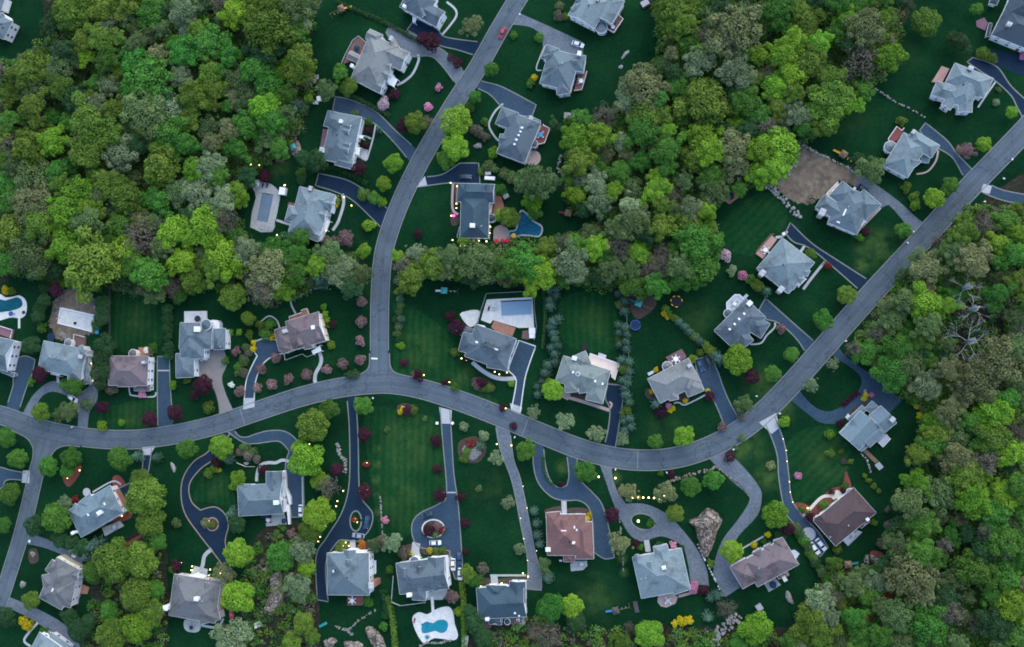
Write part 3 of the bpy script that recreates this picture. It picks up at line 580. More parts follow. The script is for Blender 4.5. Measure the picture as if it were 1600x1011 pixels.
# ------------------------------------------------------------------ houses
WINDOW = None
def window_mesh():
    global WINDOW
    mb = MB()                     # faces +x; frame round a pane, 1.1 wide, 1.5 high
    for y in (-0.55, 0.55): mb.box((0.02, y, -0.78), 0.10, 0.12, 1.56, 0, 0)
    for z in (-0.80, 0.70): mb.box((0.02, 0, z), 0.11, 1.22, 0.12, 0, 0)
    mb.box((0.015, 0, -0.04), 0.06, 1.0, 0.06, 0, 0); mb.box((0.0, 0, -0.7), 0.05, 1.02, 1.42, 0, 1)
    me = bpy.data.meshes.new('window'); me.from_pydata(mb.v, [], mb.f); me.materials.append(M['white']); me.materials.append(M['glass'])
    me.polygons.foreach_set('material_index', mb.m); me.update(); WINDOW = me
window_mesh()
_db = MB(); _db.box((0.02, 0, 0), 0.1, 1.3, 2.35, 0, 0); _db.box((0.06, 0, 0.05), 0.08, 1.05, 2.15, 0, 1)
DOOR = bpy.data.meshes.new('door'); DOOR.from_pydata(_db.v, [], _db.f); DOOR.materials.append(M['white']); DOOR.materials.append(M['door']); DOOR.polygons.foreach_set('material_index', _db.m)
HOUSES = []
PITCH = 0.52
def house(o, wings, roof, label, lm, wall='wall_white', eave=5.4, extra=()):
    ox, oy, s = o
    W = []; ctr = Vector((0, 0, 0))
    for i, t in enumerate(wings):
        x1, y1, x2, y2, wd, ends = t[:6]; ev = (t[6] if len(t) > 6 else eave)-0.03*i
        pt = t[7] if len(t) > 7 else PITCH
        a = P(ox+x1/s, oy+y1/s, ev); b = P(ox+x2/s, oy+y2/s, ev); wm = wd/s*sc(ox+x1/s, oy+y1/s, ev)
        u = (b-a); L = u.length; u.normalize(); v = Vector((-u.y, u.x, 0)); W.append(dict(a=a, b=b, u=u, v=v, L=L, w=wm, e=ends, ev=ev, p=pt))
        if i == 0: ctr = (a+b)/2
    base = Vector((ctr.x, ctr.y, 0)); root = empty('house', base)
    tag(root, label, 'house')
    def roofz(X, Y):
        best = 0
        for g in W:
            d = Vector((X, Y, g['ev']))-g['a']; t = d.dot(g['u']); q = abs(d.dot(g['v']))
            if -0.01 <= t <= g['L']+0.01 and q <= g['w']/2+0.01:
                h = (g['w']/2-q)*g['p']
                if g['e'][0] == 'h': h = min(h, t*g['p']*g['w']/2/max(0.1, min(g['w']/2, g['L']*0.48)))
                if g['e'][1] == 'h': h = min(h, (g['L']-t)*g['p']*g['w']/2/max(0.1, min(g['w']/2, g['L']*0.48)))
                best = max(best, g['ev']+h)
        return best
    def top(x, y):
        z = eave+1.5
        for _ in range(5):
            p = P(x, y, z); z = roofz(p.x, p.y) or z
        p = P(x, y, z); return p, roofz(p.x, p.y) or eave
    rb = MB(); wb = MB(); fb = MB(); cb = MB()
    for g in W:
        a, u, v, L, w_, ev, pt = g['a']-base, g['u'], g['v'], g['L'], g['w'], g['ev'], g['p']; hw = w_/2; h = hw*pt; hip = min(hw, L*0.48)
        t1 = hip if g['e'][0] == 'h' else 0.0; t2 = L-(hip if g['e'][1] == 'h' else 0.0)
        def q(t, k, z): r = a+u*t+v*k; return (r.x, r.y, z)
        c = [q(0, -hw, ev), q(L, -hw, ev), q(L, hw, ev), q(0, hw, ev)]; r1 = q(t1, 0, ev+h); r2 = q(t2, 0, ev+h)
        rb.add(c+[r1, r2], [(0, 1, 5, 4), (2, 3, 4, 5)]+([(3, 0, 4)] if t1 else [])+([(1, 2, 5)] if t2 < L else []))
        # ridge cap
        cb.tube(r1, r2, 0.13, 0.13, 5)
        for cc, rr, on in ((c[0], r1, t1), (c[3], r1, t1), (c[1], r2, t2 < L), (c[2], r2, t2 < L)):
            if on: cb.tube(cc, rr, 0.10, 0.10, 4)
        # white gutter board round the eaves, sloping boards on gables, soffit
        for A_, B_ in ((0, 1), (1, 2), (2, 3), (3, 0)):
            gable = (A_ == 1 and t2 == L) or (A_ == 3 and t1 == 0)
            pa, pb = Vector(c[A_]), Vector(c[B_]); dn = Vector((0, 0, -0.26)); ou = (pb-pa).normalized().cross(Vector((0, 0, 1)))*0.07
            segs = [(pa, Vector(r2 if A_ == 1 else r1)), (Vector(r2 if A_ == 1 else r1), pb)] if gable else [(pa, pb)]
            for x0, x1 in segs:
                if (x1-x0).length < 0.05: continue
                fb.add([x0, x1, x1+ou, x0+ou, x0+dn, x1+dn, x1+dn+ou, x0+dn+ou], [(0, 3, 2, 1), (3, 7, 6, 2), (4, 5, 6, 7), (0, 4, 7, 3), (1, 2, 6, 5)])
        fb.add([q(0.02, -hw+.02, ev-0.22), q(L-.02, -hw+.02, ev-0.22), q(L-.02, hw-.02, ev-0.22), q(0.02, hw-.02, ev-0.22)], [(3, 2, 1, 0)])
        i_ = 0.42; e1, e2 = i_, L-i_; k = hw-i_
        f = [q(e1, -k, 0), q(e2, -k, 0), q(e2, k, 0), q(e1, k, 0)]; tp = [(x, y, ev-0.2) for x, y, z in f]
        wb.add(f+tp, [(0, 1, 5, 4), (1, 2, 6, 5), (2, 3, 7, 6), (3, 0, 4, 7)])
        for gg, t in ((t1 == 0, e1), (t2 == L, e2)):
            if gg:
                z0 = ev-0.2; wb.add([q(t, -k, z0), q(t, k, z0), q(t, 0, ev+k*pt-0.1)], [(0, 1, 2) if t == e2 else (1, 0, 2)])
    R = ROOF[roof]; rf = rb.build('roof', R, root); cb.build('ridge_tiles', R, rf)
    fb.build('eaves', M['white'], root); wb.build('wall', M[wall], root)
    # windows and one door, on the stretches of wall that no other wing covers
    nw = 0; door = False
    for gi, g in enumerate(W):
        for t0, k0, du, L, nrm in ((0, -1, g['u'], g['L'], -g['v']), (0, 1, g['u'], g['L'], g['v']), (0, 0, g['v'], g['w'], -g['u']), (1, 0, g['v'], g['w'], g['u'])):
            n = max(1, int((L-1.6)/3.4))
            for j in range(n):
                f_ = (j+0.5)/n*(L-1.4)+0.7
                if k0: p = g['a']+g['u']*f_+g['v']*k0*(g['w']/2-0.42)
                else: p = g['a']+g['u']*(0.42 if t0 == 0 else g['L']-0.42)+g['v']*(f_-g['w']/2)
                out = p+nrm*0.6; hid = False
                for hi, hh in enumerate(W):
                    if hi == gi: continue
                    d = out-hh['a']; t = d.dot(hh['u']); q_ = abs(d.dot(hh['v']))
                    if -0.4 < t < hh['L']+0.4 and q_ < hh['w']/2+0.4: hid = True
                if hid or nw > 26: continue
                an = math.atan2(nrm.y, nrm.x); two = g['ev'] > 4.3
                for z in ((1.55, 4.1) if two else (1.5,)):
                    if z < 2 and not door and p.y < ctr.y+3 and j == n//2 and L > 4:
                        dd = link('door', DOOR, root, (p.x-base.x, p.y-base.y, 0.1)); dd.rotation_euler = (0, 0, an); door = True; continue
                    wi = link('window', WINDOW, root, (p.x-base.x, p.y-base.y, z)); wi.rotation_euler = (0, 0, an); nw += 1
    ux = W[0]['u']
    for e in extra:
        k = e[0]
        X, Y = (ox+e[1]/s, oy+e[2]/s) if not isinstance(e[1], (list, tuple)) else (0, 0)
        if k == 'chim':          # x, y, material, size
            m = e[3] if len(e) > 3 else 'white'; sz = e[4] if len(e) > 4 else 1.25
            p, z = top(X, Y); out = roofz(p.x, p.y) == 0
            if out: p = P(X, Y, eave+2.2); z = 0.3
            zt = (z+1.5) if not out else eave+2.2
            mb = MB(); l = (p.x-base.x, p.y-base.y); rz = math.atan2(ux.y, ux.x); z0 = 0 if out else z-1.6
            mb.box((l[0], l[1], z0), sz, sz*0.8, zt-z0, rz, 0)
            ch = mb.build('chimney', M[m], root if out else rf); mb = MB(); mb.box((l[0], l[1], zt), sz*1.18, sz*0.98, 0.16, rz)
            mb.build('chimney_cap', M['concrete'] if m != 'white' else M['white'], root if out else rf)
            for dx in (-0.3, 0.3):
                mb = MB(); mb.cyl((l[0]+math.cos(rz)*dx*sz, l[1]+math.sin(rz)*dx*sz, zt+0.16), 0.17, 0.4, 8)
                mb.build('chimney_pot', M['white'], root if out else rf)
        elif k == 'sky':         # x, y, sx, sy
            sx, sy = (e[3], e[4]) if len(e) > 4 else (0.7, 0.9)
            p, z = top(X, Y); mb = MB(); rz = math.atan2(ux.y, ux.x)
            mb.box((p.x-base.x, p.y-base.y, z-0.25), sx, sy, 0.5, rz, 0); mb.build('skylight', M['white'], rf)
        elif k == 'vent':
            p, z = top(X, Y); mb = MB(); mb.cyl((p.x-base.x, p.y-base.y, z-0.3), 0.28, 0.6, 10); mb.build('vent', M['metal' if len(e) < 4 else e[3]], rf)
        elif k == 'dorm':        # x, y of the face, facing dx, dy in the picture
            p, z = top(X, Y); d = Vector((e[3], -e[4], 0)).normalized(); n_ = Vector((-d.y, d.x, 0)); wd = (e[5] if len(e) > 5 else 1.9)/2
            mb = MB(); f0 = Vector((p.x-base.x, p.y-base.y, 0)); b0 = f0-d*3.4; zb = z-0.35; ze = z+0.95; zr = ze+wd*0.6
            def at(q, k_, zz): return (q.x+n_.x*k_, q.y+n_.y*k_, zz)
            o_ = wd+0.2; fo = f0+d*0.2
            mb.add([at(fo, -o_, ze), at(b0, -o_, ze), at(b0, 0, zr+.12), at(fo, 0, zr+.12), at(b0, o_, ze), at(fo, o_, ze)], [(0, 3, 2, 1), (3, 5, 4, 2)], 0)
            mb.add([at(f0, -wd, zb), at(f0, wd, zb), at(f0, wd, ze), at(f0, 0, zr), at(f0, -wd, ze)], [(0, 1, 2, 3, 4)], 1)
            mb.add([at(f0, -wd, zb), at(b0, -wd, zb), at(b0, -wd, ze), at(f0, -wd, ze)], [(0, 1, 2, 3)], 1)
            mb.add([at(f0, wd, zb), at(b0, wd, zb), at(b0, wd, ze), at(f0, wd, ze)], [(3, 2, 1, 0)], 1)
            dm = mb.build('dormer', [R, M[wall]], rf)
            wi = link('window', WINDOW, dm, (f0.x+d.x*0.02, f0.y+d.y*0.02, z+0.35)); wi.rotation_euler = (0, 0, math.atan2(d.y, d.x)); wi.scale = (1, 0.85, 0.6)
        elif k == 'bay':         # round bay with its own cone roof: x, y, r, eave
            ev = e[4] if len(e) > 4 else 3.2; p = P(X, Y, ev); r = e[3]/s*MPX; l = (p.x-base.x, p.y-base.y)
            mb = MB(); mb.cone((l[0], l[1], ev), r, r*0.55, 10); bay = mb.build('bay_roof', R, root)
            mb = MB(); mb.cyl((l[0], l[1], 0), r*0.9, ev-0.01, 10); mb.build('bay_wall', M[wall], root)
            mb = MB(); ribbon(mb, [(l[0]+r*1.0*math.cos(t), l[1]+r*1.0*math.sin(t)) for t in [2*math.pi*i/10 for i in range(11)]], 0.16, ev-0.22, ev+0.04); mb.build('gutter', M['white'], bay)
        elif k == 'deck':        # points, material, height, railing
            z = e[3]; q = [(P(ox+x/s, oy+y/s, z)-base)[:2] for x, y in e[1]]
            mb = MB(); mb.prism(q, 0.0, z); dk = mb.build('deck', M[e[2]], root)
            if e[4]:
                mb = MB(); rl = [(P(ox+x/s, oy+y/s, z)-base)[:2] for x, y in (e[5] if len(e) > 5 else e[1])]
                ribbon(mb, rl, 0.24, z+0.82, z+0.98)
                for i in range(len(rl)-1):
                    a_, b_ = Vector(rl[i]), Vector(rl[i+1]); n = max(1, int((b_-a_).length/1.2))
                    for j in range(n+1): c_ = a_+(b_-a_)*j/n; mb.box((c_.x, c_.y, z), 0.12, 0.12, 0.82)
                mb.build('railing', M[e[4]], dk)
        elif k == 'porch':       # small flat canopy on posts: points, height
            z = e[2]; q = [(P(ox+x/s, oy+y/s, z)-base)[:2] for x, y in e[1]]
            mb = MB(); mb.prism(q, z-0.22, z); po = mb.build('porch_roof', M['white'], root)
            for x, y in q: mb = MB(); mb.cyl((x, y, 0), 0.16, z-0.22, 8); mb.build('porch_column', M['white'], po)
    HOUSES.append((root, lm, proj(base.x, base.y, eave)))
    return root

# ------------------------------------------------------------------ other things
def umbrella(px, py, r, m, label, n=8):
    b = P(px, py, 2.5); b.z = 0; root = empty('patio_umbrella', b, rnd.uniform(0, 1)); tag(root, label, 'umbrella')
    mb = MB(); mb.cone((0, 0, 2.25), r, r*0.32, n)
    for i in range(n):
        a = 2*math.pi*i/n; a2 = 2*math.pi*(i+1)/n
        mb.add([(r*math.cos(a), r*math.sin(a), 2.25), (r*math.cos(a2), r*math.sin(a2), 2.25), (r*math.cos(a2), r*math.sin(a2), 2.08), (r*math.cos(a), r*math.sin(a), 2.08)], [(0, 3, 2, 1)])
    mb.build('canopy', M[m], root); mb = MB(); mb.cyl((0, 0, 0), 0.04, 2.75, 8); mb.build('pole', M['metal'], root)
    mb = MB(); mb.cyl((0, 0, 0), 0.35, 0.12, 12); mb.build('base', M['black'], root); return root
def table_set(px, py, z, r, label, top='deck_pale', chairs=4, cm='white', rot=0.0):
    b = P(px, py, z); root = empty('patio_table', b, rot); tag(root, label, 'table')
    mb = MB(); mb.cyl((0, 0, 0.68), r, 0.06, 14); mb.build('tabletop', M[top], root)
    mb = MB(); mb.cyl((0, 0, 0.03), 0.07, 0.65, 8); mb.cyl((0, 0, 0), 0.35, 0.05, 10); mb.build('pedestal', M['metal'], root)
    for i in range(chairs):
        a = rot+2*math.pi*(i+0.5)/chairs; c = b+Vector((math.cos(a)*(r+0.45), math.sin(a)*(r+0.45), 0))
        chair(c, a, cm, 'chair at '+label)
CH = {}
def chair(c, a, cm, label):
    if cm not in CH:
        s_ = MB(); s_.box((0, 0, 0.40), 0.52, 0.52, 0.07); b_ = MB(); b_.box((0.25, 0, 0.45), 0.07, 0.52, 0.5)
        l_ = MB()
        l_.box((0, 0, 0), 0.05, 0.05, 0.40)
        CH[cm] = []
        for mb in (s_, b_, l_):
            me = bpy.data.meshes.new('chair'); me.from_pydata(mb.v, [], mb.f); me.materials.append(M[cm]); CH[cm].append(me)
    root = empty('garden_chair', c, a); GC.append((root, label))
    link('seat', CH[cm][0], root); link('backrest', CH[cm][1], root)
    for x in (-0.22, 0.22):
        for y in (-0.22, 0.22): link('leg', CH[cm][2], root, (x, y, 0))
GC = []
def lounger(px, py, z, a, m, label, group=None):
    b = P(px, py, z); root = empty('sun_lounger', b, a); tag(root, label, 'lounger', group)
    mb = MB(); mb.box((0.25, 0, 0.28), 1.3, 0.62, 0.10); mb.build('cushion', M[m], root)
    mb = MB(); mb.add([(-0.38, -0.31, 0.38), (-0.38, 0.31, 0.38), (-0.92, 0.31, 0.72), (-0.92, -0.31, 0.72), (-0.38, -0.31, 0.28), (-0.38, 0.31, 0.28), (-0.96, 0.31, 0.64), (-0.96, -0.31, 0.64)], [(0, 1, 2, 3), (7, 6, 5, 4), (0, 3, 7, 4), (1, 5, 6, 2), (3, 2, 6, 7)]); mb.build('backrest', M[m], root)
    for x in (-0.3, 0.8):
        for y in (-0.26, 0.26):
            mb = MB(); mb.box((x, y, 0), 0.06, 0.06, 0.28); mb.build('leg', M['metal'], root)
CARM = {}
def car(px, py, dx, dy, colour, label, L=4.7, roofm=None):
    """body lofted from a side profile, glass house, four wheels, lights; faces +x"""
    b = P(px, py, 0.0); g = P(px, py, 0.7); b = Vector((g.x, g.y, 0.04)); root = empty('car', b, math.atan2(-dy, dx)); tag(root, label, 'car')
    wd = 0.92; st = [(-2.35, 0.55, 0.62, 0.78), (-2.2, 0.35, 0.95, 0.88), (-1.2, 0.3, 1.0, wd), (0.9, 0.3, 1.0, wd), (1.6, 0.3, 0.92, 0.90), (2.2, 0.35, 0.76, 0.82), (2.36, 0.5, 0.6, 0.70)]
    mb = MB(); k = L/4.7; vs = []
    for x, z0, z1, h in st: vs += [(x*k, -h, z0), (x*k, -h, z1-0.12), (x*k, -h*0.86, z1), (x*k, h*0.86, z1), (x*k, h, z1-0.12), (x*k, h, z0)]
    fs = []
    for i in range(len(st)-1):
        for j in range(6): fs.append((i*6+j, i*6+(j+1) % 6, (i+1)*6+(j+1) % 6, (i+1)*6+j))
    fs += [tuple(range(5, -1, -1)), tuple(range(36, 42))]
    mb.add(vs, [f[::-1] for f in fs]); mb.build('body', colour, root)
    mb = MB(); v0 = [(-1.95*k, -.80, .97), (1.15*k, -.80, .97), (1.15*k, .80, .97), (-1.95*k, .80, .97)]; v1 = [(-1.35*k, -.66, 1.44), (0.45*k, -.66, 1.46), (0.45*k, .66, 1.46), (-1.35*k, .66, 1.44)]
    mb.add(v0+v1, [(0, 1, 5, 4), (1, 2, 6, 5), (2, 3, 7, 6), (3, 0, 4, 7), (4, 5, 6, 7)]); mb.build('cabin_window', M['glass'], root)
    mb = MB(); mb.add([(-1.33*k, -.65, 1.445), (.40*k, -.65, 1.465), (.40*k, .65, 1.465), (-1.33*k, .65, 1.445), (-1.28*k, -.6, 1.50), (.33*k, -.6, 1.52), (.33*k, .6, 1.52), (-1.28*k, .6, 1.50)], [(4, 5, 6, 7), (0, 1, 5, 4), (1, 2, 6, 5), (2, 3, 7, 6), (3, 0, 4, 7)]); mb.build('car_roof', colour, root)
    for x in (-1.4, 1.42):
        for y in (-0.84, 0.84):
            mb = MB(); mb.tube((x*k, y-0.11, 0.33), (x*k, y+0.11, 0.33), 0.33, 0.33, 14); wh = mb.build('wheel', M['black'], root)
            mb = MB(); mb.tube((x*k, y-0.118, 0.33), (x*k, y+0.118, 0.33), 0.19, 0.19, 10); mb.build('rim', M['metal'], wh)
    for y in (-0.6, 0.6):
        mb = MB(); mb.box((2.22*k, y, 0.60), 0.16, 0.3, 0.13); mb.build('headlight', M['white'], root)
        mb = MB(); mb.box((-2.26*k, y, 0.66), 0.12, 0.3, 0.14); mb.build('tail_light', M['red_plastic'], root)
    return root
def paintc(name, c): return mat(name, c, tuple(x*0.93 for x in c), 0.6, 0.25, 0.5, c)
CARC = {k: paintc('car_'+k, c) for k, c in (('white', (0.72, 0.74, 0.76)), ('black', (0.02, 0.024, 0.03)), ('blue', (0.02, 0.07, 0.14)), ('silver', (0.26, 0.31, 0.36)), ('red', (0.40, 0.03, 0.05)), ('teal', (0.02, 0.05, 0.07)))}
def trampoline(px, py, rpx, matm, padm, label, pads=None):
    b = P(px, py, 0.9); b.z = 0; root = empty('trampoline', b); tag(root, label, 'trampoline'); r = rpx*MPX
    mb = MB(); mb.prism([(r*0.86*math.cos(t), r*0.86*math.sin(t)) for t in [2*math.pi*i/28 for i in range(28)]], 0.84, 0.9); mb.build('jumping_mat', M[matm], root)
    n = 28; ring = [(r*0.93*math.cos(2*math.pi*i/n), r*0.93*math.sin(2*math.pi*i/n)) for i in range(n+2)]
    if pads:
        for j in range(pads):
            mb = MB(); k = n//pads; ribbon(mb, ring[j*k:j*k+k-1], r*0.17, 0.86, 0.97); mb.build('edge_pad', M[padm], root)
        mb = MB(); ribbon(mb, ring, r*0.15, 0.84, 0.9); mb.build('frame', M['black'], root)
    else:
        mb = MB(); ribbon(mb, ring, r*0.15, 0.86, 0.97); mb.build('edge_pad', M[padm], root)
    for i in range(6):
        t = 2*math.pi*i/6; mb = MB(); mb.cyl((r*0.93*math.cos(t), r*0.93*math.sin(t), 0), 0.05, 0.85, 6); mb.build('leg', M['metal'], root)
def playset(px, py, rot, roofm, slidem, label):
    b = P(px, py, 2.5); b.z = 0; root = empty('climbing_frame', b, rot); tag(root, label, 'climbing frame')
    for x in (-1, 1):
        for y in (-1, 1): mb = MB(); mb.box((x*0.95, y*0.95, 0), 0.14, 0.14, 3.0); mb.build('post', M['wood'], root)
    mb = MB(); mb.box((0, 0, 1.4), 2.1, 2.1, 0.12); mb.build('platform', M['wood'], root)
    mb = MB(); mb.cone((0, 0, 2.95), 1.75, 1.0, 4, 0, math.pi/4); mb.build('roof', M[roofm], root)
    mb = MB(); mb.add([(1.05, -.35, 1.5), (1.05, .35, 1.5), (4.0, .35, .25), (4.0, -.35, .25), (1.05, -.35, 1.4), (1.05, .35, 1.4), (4.0, .35, .15), (4.0, -.35, .15)], [(0, 3, 2, 1), (4, 5, 6, 7), (0, 4, 7, 3), (1, 2, 6, 5), (3, 7, 6, 2)])
    for y in (-.38, .38): mb.add([(1.05, y, 1.72), (4.0, y, .47), (4.0, y, .15), (1.05, y, 1.4)], [(0, 1, 2, 3)])
    mb.build('slide', M[slidem], root)
    mb = MB(); mb.tube((-0.95, 0, 2.5), (-5.2, 0, 2.5), 0.09, 0.09, 6); mb.tube((-5.2, -1.1, 0), (-5.2, 0, 2.5), .07, .07, 6); mb.tube((-5.2, 1.1, 0), (-5.2, 0, 2.5), .07, .07, 6); mb.build('swing_beam', M['wood'], root)
    for x in (-2.2, -3.7):
        mb = MB(); mb.box((x, 0, 0.5), 0.25, 0.5, 0.05); sw = mb.build('swing_seat', M[slidem], root); mb = MB(); mb.tube((x, -.22, .5), (x, -.05, 2.5), .02, .02, 4); mb.tube((x, .22, .5), (x, .05, 2.5), .02, .02, 4); mb.build('chain', M['metal'], sw)
def rock(px, py, rx, ry, rot, m, label, h=None, seed=0, group=None, pts=None):
    """an irregular boulder or outcrop: a faceted dome over an outline"""
    r = random.Random(seed or int(px*7+py)); c = P(px, py); root = None; n = 18; rings = 6; vs = []; fs = []
    h = h or min(rx, ry)*MPX*0.8; rx *= MPX; ry *= MPX
    if pts:
        q = [Vector(P(x, y))-c for x, y in spline(pts, max(1, 36//len(pts)), True)]; n = len(q); rings = 15
    ph = [r.uniform(0, 6) for _ in range(4)]
    for j in range(rings):
        f = math.cos(j/(rings)*math.pi/2); z = h*math.sin(j/rings*math.pi/2)
        for i in range(n):
            t = 2*math.pi*i/n
            if pts: x, y = q[i].x*f, q[i].y*f
            else:
                k = f*(1+0.16*math.sin(2*t+ph[0])+0.12*math.sin(3*t+ph[1])+0.08*math.sin(5*t+ph[2])); a, b = rx*k*math.cos(t), ry*k*math.sin(t)
                x, y = a*math.cos(rot)-b*math.sin(rot), a*math.sin(rot)+b*math.cos(rot)
            g = h*0.2 if pts else h*0.16
            vs.append((x+r.uniform(-g, g)*(0.5 if j else 0.2), y+r.uniform(-g, g)*(0.5 if j else .2), (z+r.uniform(-g, g)) if j else -0.15))
    vs.append((0, 0, h)); L = len(vs)-1
    for j in range(rings-1):
        for i in range(n):
            a, b, c_, d = j*n+i, j*n+(i+1) % n, (j+1)*n+(i+1) % n, (j+1)*n+i; fs += [(a, b, c_), (a, c_, d)]
    fs += [((rings-1)*n+i, (rings-1)*n+(i+1) % n, L) for i in range(n)]
    mb = MB(); mb.add(vs, fs); o = mb.build('boulder' if not pts else 'rock_outcrop', M[m], None, c); tag(o, label, 'rock', group); return o
def stone_wall(pts, wpx, m, label, h=0.9, size=0.9, name='stone_wall', seed=3):
    r = random.Random(seed); W = Ws(spline(pts, 4)); mb = MB(); wm = wpx*MPX
    for i in range(len(W)-1):
        a = Vector((*W[i], 0)); b = Vector((*W[i+1], 0)); l = (b-a).length; n = max(1, int(l/size*max(1, wm/size*1.7)+0.5))
        u = (b-a).normalized(); v = Vector((-u.y, u.x, 0))
        for j in range(n):
            c = a+u*r.uniform(0, l)+v*r.uniform(-.5, .5)*max(0, wm-size*0.6); s = size*r.uniform(0.5, 1.1)
            mb.box((c.x, c.y, -0.05), s, s*r.uniform(0.6, 1), h*r.uniform(0.5, 1.1), r.uniform(0, 3.1), 0, r.uniform(0.55, 0.85))
    o = mb.build(name, M[m]); tag(o, label, 'wall'); return o
LAMPS = []
_lp = MB(); _lp.cyl((0, 0, 0), 0.06, 0.75, 6); LP_POST = bpy.data.meshes.new('post'); LP_POST.from_pydata(_lp.v, [], _lp.f); LP_POST.materials.append(M['black'])
_lb = MB(); _lb.sph((0, 0, 0.95), 0.30, 8); LP_BULB = {}
for k_ in ('lamp', 'lamp_green', 'lamp_magenta'):
    me_ = bpy.data.meshes.new('lantern'); me_.from_pydata(_lb.v, [], _lb.f); me_.materials.append(M[k_]); LP_BULB[k_] = me_
def lamp(px, py, k=0.8, m='lamp', z=0.0, group=None):
    b = P(px, py, 0.9+z); b.z = z; root = empty('garden_lamp', b); root.scale = (k, k, k)
    link('post', LP_POST, root); link('lantern', LP_BULB[m], root); LAMPS.append((root, px, py, m, group))

# ================================================================== GROUND
mb = MB(); mb.add([(-700, -600, 0), (700, -600, 0), (700, 600, 0), (-700, 600, 0)], [(0, 1, 2, 3)])
struct(mb.build('ground', M['lawn']), 'dark green turf spreading under the whole neighbourhood', 'ground')
WOODS = {
 'upper-left wood': [(-90, 95), (30, 95), (70, 60), (100, -70), (480, -70), (490, 40), (478, 80), (490, 130), (470, 200), (450, 250), (405, 258), (390, 290), (372, 330), (385, 375), (470, 395), (560, 400), (570, 440), (500, 446), (455, 465), (420, 480), (385, 455), (330, 450), (290, 450), (255, 462), (170, 452), (100, 450), (50, 430), (-90, 425)],
 'middle wood': [(1010, -70), (1395, -70), (1405, 70), (1380, 120), (1340, 155), (1290, 205), (1245, 225), (1235, 260), (1190, 290), (1150, 290), (1110, 330), (1118, 420), (1060, 445), (1000, 462), (960, 452), (870, 440), (800, 445), (720, 432), (640, 432), (617, 412), (640, 398), (720, 402), (790, 375), (850, 380), (885, 370), (950, 340), (890, 330), (880, 270), (900, 205), (970, 165), (1030, 70)],
 'right-hand wood': [(1690, 320), (1510, 325), (1460, 395), (1410, 425), (1335, 535), (1370, 575), (1415, 622), (1440, 640), (1432, 720), (1420, 780), (1405, 860), (1360, 885), (1300, 895), (1250, 950), (1235, 1080), (1690, 1080)],
 'lower-left copse': [(155, 870), (250, 830), (262, 1000), (245, 1080), (120, 1080), (140, 950)],
 'lower copse': [(385, 870), (440, 815), (490, 850), (492, 1080), (380, 1080)],
 'bottom thicket': [(745, 985), (850, 960), (905, 985), (1250, 985), (1250, 1080), (745, 1080)],
}
for i, (k, q) in enumerate(WOODS.items()): sheet('forest_floor', q, 'forest', 0.012+0.0006*i, 3, 'leaf-strewn brown floor of the '+k, 'forest floor')
for q, m, lb in (
 ([(572, 640), (640, 645), (688, 665), (694, 780), (660, 800), (640, 835), (600, 850), (588, 800), (575, 720)], 'lawn_a', 'long mown lawn between the two entrance drives'),
 ([(620, 470), (700, 520), (712, 570), (745, 600), (790, 640), (700, 612), (620, 590), (618, 520)], 'lawn_a', 'front lawn right of the T-junction'),
 ([(880, 465), (955, 460), (962, 545), (900, 545), (875, 520)], 'lawn_a', 'rectangular lawn between the conifer hedges'),
 ([(180, 460), (245, 455), (250, 540), (180, 545)], 'lawn_a', 'square back lawn behind the mauve roofed house'),
 ([(160, 640), (240, 625), (248, 668), (165, 672)], 'lawn_a', 'front lawn of the mauve roofed house'),
 ([(1230, 690), (1290, 665), (1330, 700), (1310, 760), (1250, 785), (1238, 760)], 'lawn_b', 'striped lawn above the dark brown roof'),
 ([(1110, 370), (1190, 300), (1230, 340), (1190, 400)], 'lawn_b', 'striped back lawn above the square roof'),
 ([(320, 740), (350, 735), (368, 790), (330, 785), (302, 780)], 'lawn_a', 'lawn inside the curl of the snaking drive'),
    ):
    ZL['n'] += 1; sheet('lawn', q, m, 0.016+0.0005*(ZL['n'] % 40), 4, lb, 'lawn')
